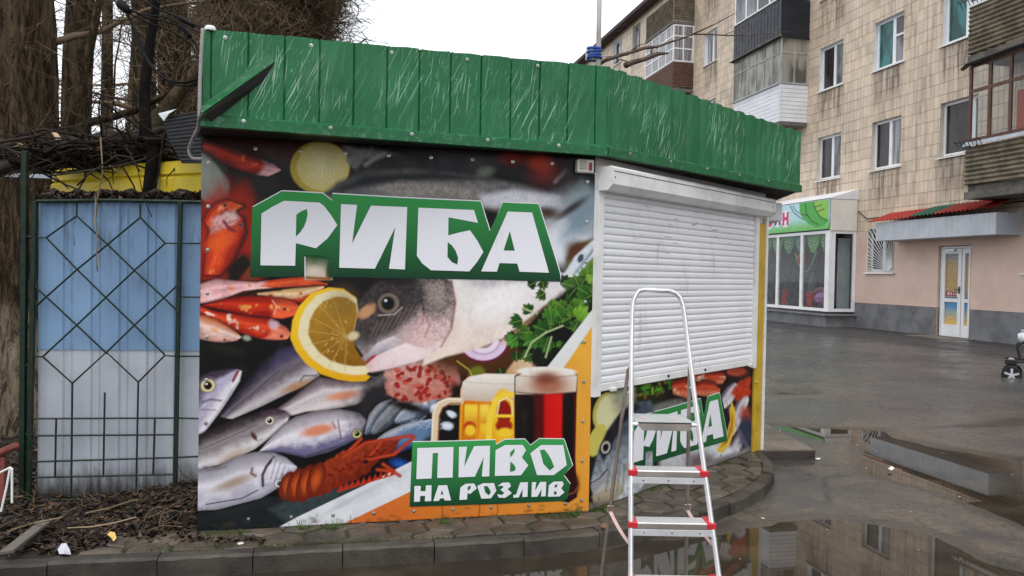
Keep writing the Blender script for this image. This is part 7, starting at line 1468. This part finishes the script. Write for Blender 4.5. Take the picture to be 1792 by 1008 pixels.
q = MB(); q.tube([atdist(-30, 805, 4.3), atdist(10, 788, 4.35), atdist(32, 780, 4.4)], .022, 8); q.tube([atdist(5, 800, 4.35), atdist(4, 880, 4.3)], .018, 7); o = q.build('rusty_pipe', mat('rust_red', (.20, .045, .03), (.12, .03, .022), .6, ns=9)); meta(o, 'rusty red pipe poking in at the left edge', 'pipe')
q = MB()
for pts in ([(-10, 832), (18, 818), (22, 822)], [(18, 818), (12, 850), (2, 895)], [(21, 822), (21, 880)], [(-4, 825), (-2, 900)]): q.tube([atdist(x, y, 4.22) for x, y in pts], .006, 6)
o = q.build('bent_wire', MT['grille']); meta(o, 'bent white wire frame at the left edge', 'wire frame')
# moss and tufts along the foot of the kiosk
rm = np.random.RandomState(6); n = 2600
s_ = np.r_[rm.rand(n//2)*L1, np.zeros(n//2)]; u_ = np.r_[np.zeros(n//2), rm.rand(n//2)**1.6*L2]
P = A[None]*0+np.where((np.arange(n) < n//2)[:, None], A+s_[:, None]*E1+N1*(.015+.045*np.abs(rm.randn(n))[:, None]), B+u_[:, None]*E2+N2*(.012+.03*np.abs(rm.randn(n))[:, None])); P[:, 2] = ZP-.005
sk = rm.rand(2600)*seg[-1]*.62+1.2; Q = np.array([np.r_[kerb_at(q)[0]+kerb_at(q)[1]*(KW+.002+.018*abs(rm.randn())), ZP-.012] for q in sk]); Q = Q[fbm(Q[:, 0]*3+4, Q[:, 1]*3, 3) > .52]
keep = fbm(P[:, 0]*4, P[:, 1]*4, 3) > .50; P = np.vstack([P[keep], Q]); n = len(P); D = np.c_[rm.randn(n, 2)*.5, np.ones(n)]; v, f, _q = twig_arrays(P, D, rm.uniform(.008, .026, n), rm.uniform(.0014, .003, n), 4, 2, .2, 0, 3)
MT['moss'] = mat('moss', (.050, .075, .016), (.075, .095, .022), .9, ns=8, spec=.2); meta(link_mesh('moss', np_mesh('moss', v, f, MT['moss'])), kind='stuff')
for x, y in ((528, 927), (581, 926), (775, 916), (1010, 901)):
    c = onz(x, y, ZP); n = 26; P = c+np.c_[rm.randn(n)*.012, rm.randn(n)*.008, np.zeros(n)]; D = np.c_[rm.randn(n, 2)*.5, np.ones(n)]; v, f, _q = twig_arrays(P, D, rm.uniform(.02, .07, n), rm.uniform(.0016, .003, n), 5, 3, .2, .15, 3)
    o = link_mesh('grass_tuft', np_mesh('grass_tuft', v, f, flat('fresh_grass', (.075, .14, .025), .7) if 'fresh_grass' not in bpy.data.materials else bpy.data.materials['fresh_grass']))
    meta(o, {528: 'grass tuft under the dark lower left of the banner', 581: 'grass tuft below the white flash of the banner', 775: 'grass tuft under the green beer badge', 1010: 'grass tuft at the kiosk corner by the ladder'}[x], 'grass tuft', 'grass tufts at the foot of the kiosk')
# floating specks on the road and puddles
n = 260; xs = np.r_[rm.uniform(1, 6.5, n)]; ys = rm.uniform(4, 12, n); P = np.c_[xs, ys, np.maximum(ground_h(xs, ys), -.005)+.004]; keep = (poly_sd(xs, ys, region) > .15) & (facade_out(xs, ys) > 1); leaves('road_litter', P[keep], .011, [(.42, .36, .28), (.14, .09, .05), (.55, .52, .48), (.08, .05, .03)], 21, .15)
# ================================================================== aluminium step ladder
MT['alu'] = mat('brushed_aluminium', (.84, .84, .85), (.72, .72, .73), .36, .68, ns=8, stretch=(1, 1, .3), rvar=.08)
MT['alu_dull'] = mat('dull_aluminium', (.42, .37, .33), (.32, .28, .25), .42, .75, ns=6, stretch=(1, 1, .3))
MT['red_plastic'] = mat('red_plastic', (.55, .025, .035), (.45, .02, .03), .35, ns=6)
MT['strap'] = mat('pink_strap', (.66, .45, .43), (.58, .40, .38), .7, ns=30)
g = G('ribbed_tread'); sep = g.n('ShaderNodeSeparateXYZ'); g.l(g.pos, sep.inputs[0])
dots = g.math('MULTIPLY', g.math('SINE', g.math('MULTIPLY', g.math('ADD', sep.outputs['X'], sep.outputs['Y']), 420)), g.math('SINE', g.math('MULTIPLY', g.math('SUBTRACT', sep.outputs['X'], sep.outputs['Y']), 420)))
g.bump(dots, .5, .002); MT['tread'] = g.done(g.mix(g.ramp(dots, -.2, .6), (.58, .58, .59), (.84, .84, .85)), .38, .5)
ST = .2107; LD0 = 3.213; TILT = .30
lp0 = np.array([0, LD0, 0]); lnrm = unit([0, -1, TILT])
lpt = lambda x, y, o=0.0: onpl(x, y, lp0, lnrm)+lnrm*o
ladder = thing('step_ladder', (0.72, 3.4, 0), 'aluminium step ladder with red step caps standing in the puddle', 'ladder')
lup = unit(np.array([0, TILT, 1.0]))
# the hoop: left rail, rounded head, right rail
left = [(1100.5, 1114), (1101, 1008), (1101.5, 850), (1102, 700), (1102.5, 600), (1103.5, 545)]; head = [(1105, 528), (1110, 516), (1119, 509), (1130, 507), (1145, 508), (1160, 509), (1172, 509), (1183, 513), (1191, 521), (1196, 534)]; right = [(1198.5, 548), (1206, 610), (1216, 690), (1226, 765), (1236, 840), (1245, 905), (1259, 1008), (1273, 1114)]
cl = [lpt(x+2.6 if x < 1115 else x-1.0, y, 0) for x, y in left+head+right]
def rail(name, pts, w_, d_, m, par, nrm=lnrm):
    """box section swept along the points"""
    q = MB(); v = []; k = len(pts)
    for i in range(k):
        t = unit(pts[min(i+1, k-1)]-pts[max(i-1, 0)]); a = unit(np.cross(t, nrm)); b = np.cross(a, t); c_ = .28
        for sx_, sy_ in ((-1, -c_), (-1, c_), (-c_, 1), (c_, 1), (1, c_), (1, -c_), (c_, -1), (-c_, -1)): v.append(pts[i]+a*w_/2*sx_+b*d_/2*sy_)
    q.add(v, [(i*8+j, i*8+(j+1) % 8, (i+1)*8+(j+1) % 8, (i+1)*8+j) for i in range(k-1) for j in range(8)]+[tuple(range(8)), tuple((k-1)*8+j for j in range(7, -1, -1))]); return q.build(name, MT[m], par)
rail('front_frame', cl, .021, .030, 'alu', ladder)
rl = [lpt(x+2.6, y, 0) for x, y in left]; rr_ = [lpt(x-1, y, 0) for x, y in right]
def rail_at(pts, z):
    pts = sorted(pts, key=lambda p: p[2]); zs = [p[2] for p in pts]; return np.array([np.interp(z, zs, [p[k] for p in pts]) for k in range(3)])
back = np.array([0, 1.0, 0])
for k in (1, 2, 3):
    z = ST*k-(.022 if k == 1 else 0); a, b = rail_at(rl, z), rail_at(rr_, z); e = unit(b-a); L = np.linalg.norm(b-a); bk = unit(np.cross(Z3, e)); front = -bk if bk[1] > 0 else bk; bk = -front
    dep = .088 if k < 3 else .088
    q = MB(); o_ = a+front*.016+e*.012
    q.bbox(o_-Z3*.0, e*(L-.024), bk*dep, Z3*.013, .003); tr_ = q.build('tread', MT['tread'], ladder)
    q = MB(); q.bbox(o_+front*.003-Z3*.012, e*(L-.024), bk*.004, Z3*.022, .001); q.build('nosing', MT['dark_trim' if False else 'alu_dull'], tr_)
    q = MB(); q.bbox(a+front*.017-e*.004-Z3*.045, e*(L+.008), bk*.010, Z3*.030, .002)
    q.build('crossbar', MT['alu'], ladder)
    for s_ in (.16, .84, .5): q = MB(); q.lathe(a+e*(L*s_)+front*.0172-Z3*.030, front, [(0, .0035), (.001, .0032), (.0012, 0)], 8); q.build('rivet', MT['dark_trim'], ladder)
    for s_, e_ in ((a, e), (b, -e)):
        q = MB(); v0 = s_+front*.0195-e_*.013-Z3*.012
        q.bbox(v0, e_*.040, bk*.020, Z3*.027, .003); q.bbox(v0+e_*.010+bk*.021+Z3*.010, e_*.030, bk*.075, Z3*.020, .003); q.build('step_cap', MT['red_plastic'], ladder)
# platform: hinged shallow tray with a dark front apron
z = ST*4; a, b = rail_at(rl, z), rail_at(rr_, z); e = unit(b-a); L = np.linalg.norm(b-a)
MT['plat'] = mat('platform_grey', (.50, .51, .51), (.42, .43, .43), .5, .3, ns=5)
q = MB(); i_ = .018
c0, c1 = a+e*i_+Z3*.004, b-e*i_+Z3*.004; d0, d1 = c0+back*.20+e*.0, c1+back*.20-e*.0
d0 = d0-e*.0; q.hexa([c0-Z3*.008, c1-Z3*.008, d1-Z3*.008-e*.02, d0-Z3*.008+e*.0, c0, c1, d1-e*.02, d0]); plat = q.build('platform', MT['plat'], ladder)
q = MB(); q.hexa([c0-Z3*.040+e*.035, c1-Z3*.040-e*.02, c1-Z3*.040-e*.02+back*.006, c0-Z3*.040+e*.035+back*.006, c0-Z3*.003, c1-Z3*.003, c1-Z3*.003+back*.006, c0-Z3*.003+back*.006]); q.build('apron', MT['alu_dull'], plat)
for s_, sg_ in ((c0+e*.03+back*.09, 1), (c1-e*.05+back*.09, -1)): q = MB(); q.add([s_+Z3*.0012, s_+e*.035*sg_-back*.03+Z3*.0012, s_+e*.035*sg_+back*.03+Z3*.0012], [(0, 1, 2)]); q.build('arrow_mark', MT['strap'], plat)
for s_, e_ in ((a, e), (b, -e)): q = MB(); q.tube([s_-e_*.004-Z3*.006, s_+e_*.03-Z3*.008], .009, 8); q.build('pivot', MT['alu'], ladder)
# rear legs
def leg_pts(pts, d_top, d_bot):
    n = len(pts); return [atdist(x, y, d_top+(d_bot-d_top)*i/(n-1)) for i, (x, y) in enumerate(pts)]
zt = 1.06; rtl, rtr = atdist(1099, 648, 3.60), atdist(1207, 640, 3.60)
fl, fr_ = onz(1051, 1022, 0), onz(1200, 1022, 0)
for nm, top, foot in (('l', rtl, fl), ('r', rtr, fr_)):
    mid = top+(foot-top)*.08; dirv = foot-top
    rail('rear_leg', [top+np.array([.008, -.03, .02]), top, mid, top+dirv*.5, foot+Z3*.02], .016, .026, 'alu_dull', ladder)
    q = MB(); q.bbox(foot+np.array([-.013, -.018, 0]), np.array([.026, 0, 0]), np.array([0, .036, 0]), Z3*.03, .004); q.build('rubber_foot', MT['dark_trim'], ladder)
    q = MB(); q.lathe(top+np.array([0, -.02, -.10]), np.array([0, -1, 0]), [(0, .004), (.002, .003), (.003, 0)], 8); q.build('rivet', MT['alu'], ladder)
for p in (rl, rr_): f_ = rail_at(p, .012); q = MB(); q.bbox(f_+np.array([-.014, -.020, -.012]), np.array([.028, 0, 0]), np.array([0, .04, 0]), Z3*.035, .004); q.build('rubber_foot', MT['dark_trim'], ladder)
q = MB(); t0, t1 = rtl+(fl-rtl)*.62, rtr+(fr_-rtr)*.62
# straps that tie the rear legs to the front frame
for top, foot, sx_, rails in ((rtl, fl, 1, rl), (rtr, fr_, 1, rr_)):
    p0_ = min(((top+(foot-top)*t) for t in np.linspace(.5, .9, 60)), key=lambda p: abs(proj(p)[1]-893)); p1_ = rail_at(rails, .335)+back*.018
    q = MB(); k = 9; v = []; wv = np.array([.0085, 0, 0])
    for i in range(k+1):
        t = i/k; p = p0_*(1-t)+p1_*t-Z3*(.012*4*t*(1-t)); v += [p-wv, p+wv]
    q.add(v, [(2*i, 2*i+1, 2*i+3, 2*i+2) for i in range(k)]); o = q.build('strap', MT['strap'], ladder); md = o.modifiers.new('th', 'SOLIDIFY'); md.thickness = .002
    q = MB(); q.tube([p0_+np.array([-.012, -.012, .0]), p0_+np.array([-.013, -.012, .028]), p0_+np.array([.013, -.012, .028]), p0_+np.array([.012, -.012, .0])], .003, 6); q.build('buckle', MT['alu_dull'], ladder)
q = MB(); c_ = rail_at(rr_, .215)+lnrm*.017; q.add([c_+Z3*.012-np.array([.010, 0, 0]), c_+Z3*.016+np.array([.004, 0, 0]), c_+np.array([.010, 0, -.004]), c_-Z3*.014+np.array([.002, 0, 0]), c_-Z3*.006-np.array([.008, 0, 0])], [(0, 1, 2, 3, 4)]); o = q.build('torn_sticker', flat('sticker_white', (.66, .68, .72), .5), ladder); md = o.modifiers.new('th', 'SOLIDIFY'); md.thickness = .001
# ================================================================== pole with blue ties and the bare branch on the kiosk roof
zr = min(CT)-.11
pb = onpl(1047, 100, CB[1]-N1*.16, N1); pt = np.array([pb[0]+.01, pb[1], 5.2]); pb2 = np.array([pb[0], pb[1], zr])
pole = thing('pole', pb2, 'rust stained white pole with blue cable wrap behind the parapet', 'pole')
q = MB(); q.tube([pb2, np.array([pb[0], pb[1], 3.2]), pt], [.016, .0145, .013], 10); q.build('tube', mat('peeling_white_paint', (.66, .64, .60), (.56, .53, .48), .55, ns=5, grime=((.33, .20, .10), .8, 9), stretch=(1, 1, .4)), pole, smooth=True)
MT['blue_tie'] = mat('blue_tie', (.025, .085, .35), (.02, .06, .26), .4)
MT['tie_white'] = flat('insulator_white', (.66, .66, .66), .4)
for k, y in enumerate((84, 90, 97, 102)):
    c_ = onpl(1040, y, pb2, N1); q = MB(); q.tube([c_+np.array([(.040 if k % 2 else .036)*math.cos(t), .03*math.sin(t), .006*math.sin(t+k)]) for t in np.linspace(0, 6.283, 17)], .0085, 7); q.build('tie', MT['blue_tie'], pole)
for x in (1030, 1037): c_ = onpl(x, 104, pb2, N1)-N1*.02; q = MB(); q.lathe(c_, Z3, [(0, .012), (.06, .012), (.075, .012), (.085, .006), (.087, 0)], 10); q.build('insulator', MT['tie_white'], pole)
MT['branchbark'] = mat('branch_bark', (.115, .082, .058), (.055, .040, .030), .85, ns=20, bump=.7, bs=90, bd=.006)
pn = unit(N1*.5+N2*.5)
br = lambda x, y, o=0.0: onpl(x, y, CB[1]-pn*.30, pn)+pn*o
q = MB()
q.tube([br(1052, 116, -.1), br(1058, 106), br(1085, 97), br(1110, 90), br(1128, 84), br(1150, 82), br(1175, 73), br(1200, 65), br(1225, 54), br(1250, 43), br(1272, 31), br(1289, 22)], [.013, .013, .0125, .011, .0115, .009, .0075, .007, .006, .0045, .0035, .002], 7)
q.tube([br(1213, 60), br(1240, 60), br(1270, 62), br(1310, 62), br(1345, 58), br(1381, 55)], [.0055, .005, .0045, .004, .003, .0015], 6)
q.tube([br(1268, 61), br(1285, 54), br(1306, 46)], [.003, .002, .001], 5)
q.tube([br(1084, 118, .06), br(1096, 113, .06), br(1118, 107, .06), br(1140, 98, .06), br(1158, 97, .06)], [.020, .016, .0145, .014, .006], 8)
q.tube([br(1132, 102, .06), br(1134, 92, .03), br(1142, 86, 0)], [.008, .007, .006], 6)
q.tube([br(1106, 88), br(1118, 79), br(1130, 76)], [.005, .004, .003], 6); q.tube([br(1075, 111), br(1085, 104), br(1100, 108), br(1112, 112)], [.003, .004, .0035, .003], 6); q.tube([br(1054, 100), br(1078, 98), br(1100, 97)], [.002, .002, .0015], 5)
o = q.build('fallen_branch', MT['branchbark'], smooth=True); meta(o, 'forked bare branch lying across the top of the green parapet', 'branch')
# ================================================================== cables at the upper left and the grey conduit
MT['cable'] = mat('black_cable', (.006, .006, .007), (.010, .010, .011), .6, ns=20, spec=.12)
cdist = lambda x, y, t=0.0: atdist(x, y, 4.05+t)
runs = [([(190, -30), (214, 8), (250, 25), (290, 30), (330, 48), (362, 62)], .004, 'upper thin cable ending at the parapet top'), ([(225, -20), (265, 10), (305, 27), (340, 45), (362, 58)], .005, 'thick cable with a black splice near the parapet'), ([(240, -20), (285, 8), (320, 30), (345, 44), (362, 55)], .004, 'topmost black cable reaching the parapet'),
        ([(200, 0), (250, 28), (290, 38), (318, 48), (340, 75), (352, 100)], .005, 'black cable bending down beside the parapet corner'), ([(210, 15), (255, 38), (300, 55), (335, 80), (350, 110), (352, 130), (340, 140), (315, 144), (290, 138), (268, 120), (252, 98), (240, 70), (226, 30), (205, -10)], .0048, 'long black cable hanging in a loop beside the parapet'),
        ([(212, 10), (232, 45), (246, 85), (258, 105), (275, 125), (300, 146), (330, 150), (350, 142)], .0045, 'second looped cable below the first loop'), ([(216, 4), (240, 60), (252, 92), (270, 118), (295, 140), (318, 146), (345, 138), (353, 120)], .004, 'third looped cable inside the bundle')]
def smooth_path(pts, n=6):
    pts = np.array(pts, float); out = []
    for i in range(len(pts)-1):
        p0, p1, p2, p3 = pts[max(i-1, 0)], pts[i], pts[i+1], pts[min(i+2, len(pts)-1)]
        for t in np.arange(n)/n: out.append(.5*((2*p1)+(-p0+p2)*t+(2*p0-5*p1+4*p2-p3)*t*t+(-p0+3*p1-3*p2+p3)*t**3))
    return out+[pts[-1]]
for k, (pts, r_, lab) in enumerate(runs):
    q = MB(); q.tube([cdist(x, y, .02*k) for x, y in smooth_path(pts)], r_, 7)
    if k in (1, 3): c_ = [cdist(*p, .02*k) for p in smooth_path(pts)]; j = len(c_)*2//3; q.tube(c_[j-3:j+3], r_*2.6, 8)
    o = q.build('cable', MT['cable'], smooth=True); meta(o, lab, 'cable', 'black cables at the upper left')
q = MB(); q.lathe(cdist(205, 3), np.array([.4, 0, -.3]), [(0, .010), (.02, .022), (.06, .022), (.09, .008)], 12); o = q.build('cable_clamp', MT['cable'], smooth=True); meta(o, 'black clamp gathering the cables at the top left', 'clamp')
q = MB(); pts = smooth_path([(355, 50), (352, 100), (350, 150), (349, 200), (347, 222), (338, 242), (331, 262), (336, 276), (350, 278), (364, 277)], 10); cpt = []
for i, (x, y) in enumerate(pts): cpt.append(atdist(x, y, 3.735 if y < 205 else 3.735+min(1, (y-205)/55)*.42))
q.tube(cpt, [.0095 if i % 2 else .0080 for i in range(len(cpt))], 10); o = q.build('conduit', mat('grey_conduit', (.33, .31, .29), (.25, .235, .22), .55, ns=9), smooth=True); meta(o, 'grey flexible conduit running down the kiosk left corner', 'conduit')
# ================================================================== pram at the right edge
ph = onz(1770, 672, .035); pram = thing('pram', ph+np.array([.5, .1, 0]), 'grey pram with black frame and small front wheels', 'pram')
pf = unit([.83, -.55, 0]); ps = np.array([-pf[1], pf[0], 0])
MT['tyre'] = mat('black_tyre', (.014, .014, .015), (.02, .02, .02), .7); MT['rim'] = mat('silver_rim', (.62, .63, .65), (.5, .5, .52), .3, .6); MT['pframe'] = flat('black_frame', (.016, .016, .018), .4); MT['pcloth'] = mat('grey_cloth', (.34, .37, .42), (.26, .29, .34), .85, ns=14); MT['hubwhite'] = mat('pale_cloth', (.70, .72, .76), (.6, .62, .66), .8, ns=10)
def wheel(c, R):
    q = MB(); q.lathe(c-ps*.020, ps, [(0, R*.72), (.0, R*.90), (.010, R), (.030, R), (.040, R*.90), (.040, R*.72)], 22); w_ = q.build('wheel', MT['tyre'], pram)
    q = MB(); q.lathe(c-ps*.026, ps, [(0, R*.20), (.052, R*.20)], 12)
    for k in range(5): a = k*2*math.pi/5+.3; d = pf*math.cos(a)+Z3*math.sin(a); n = np.cross(ps, d); q.box(c+d*R*.15-n*R*.11-ps*.024, d*R*.58, n*R*.22, ps*.048)
    q.build('rim', MT['rim'], w_)
R_ = .130
for s_ in (0, .46): wheel(ph+ps*s_+Z3*R_, R_)
for s_ in (-.04, .50): wheel(ph+pf*.62+ps*s_+Z3*.17, .17)
q = MB()
for s_ in (0, .46):
    c_ = ph+ps*s_+Z3*R_; q.tube([c_+ps*.03, c_+ps*.03+Z3*.16-pf*.03], .020, 8); q.bbox(c_+ps*.0+Z3*.15-pf*.09, pf*.15, ps*.06, Z3*.075, .01)
    q.tube([c_+ps*.03+Z3*.19, c_+ps*.03+Z3*.20+pf*.30, c_+ps*.03+Z3*.26+pf*.62, c_+ps*.03+Z3*.9+pf*1.0], .016, 7); q.tube([c_+ps*.03+Z3*.22+pf*.10, c_+ps*.03+Z3*.42+pf*.05, c_+ps*.03+Z3*.62+pf*.32], .018, 7); q.tube([c_+ps*.03+pf*.62+Z3*.06, c_+ps*.03+Z3*.62+pf*.32], .016, 7)
q.tube([ph+ps*.03+Z3*1.03+pf*1.0, ph+ps*.49+Z3*1.03+pf*1.0], .017, 8); q.tube([ph+ps*.03+Z3*.24+pf*.05, ph+ps*.49+Z3*.24+pf*.05], .014, 7); q.build('frame', MT['pframe'], pram)
def cot(name, m, x0, x1, z0, z1, r_):
    q = MB(); v = []; k = 9
    for i in range(k):
        t = i/(k-1); x = x0+(x1-x0)*t; e_ = math.sin(math.pi*min(max(t, .12), .88))**.5; zc_ = z0+(z1-z0)*.5; hh = (z1-z0)*.5*e_
        for j in range(10): a = 2*math.pi*j/10; v.append(ph+pf*x+ps*(.23+r_*e_*math.copysign(abs(math.cos(a))**.6, math.cos(a)))+Z3*(zc_+hh*math.copysign(abs(math.sin(a))**.6, math.sin(a))))
    q.add(v, [(i*10+j, i*10+(j+1) % 10, (i+1)*10+(j+1) % 10, (i+1)*10+j) for i in range(k-1) for j in range(10)]+[tuple(range(10)), tuple((k-1)*10+j for j in range(10))]); return q.build(name, MT[m], pram, smooth=True)
cot('carrycot', 'pcloth', .10, .95, .50, .86, .2); cot('basket', 'pframe', .18, .66, .16, .34, .18); cot('hood', 'pcloth', .52, .95, .70, 1.12, .2); cot('footrest', 'hubwhite', .06, .2, .58, .76, .16)
q = MB(); q.lathe(ph-pf*.01+ps*.03+Z3*.33, ps, [(0, .04), (.03, .05), (.05, .03)], 12); q.build('fender', MT['rim'], pram)
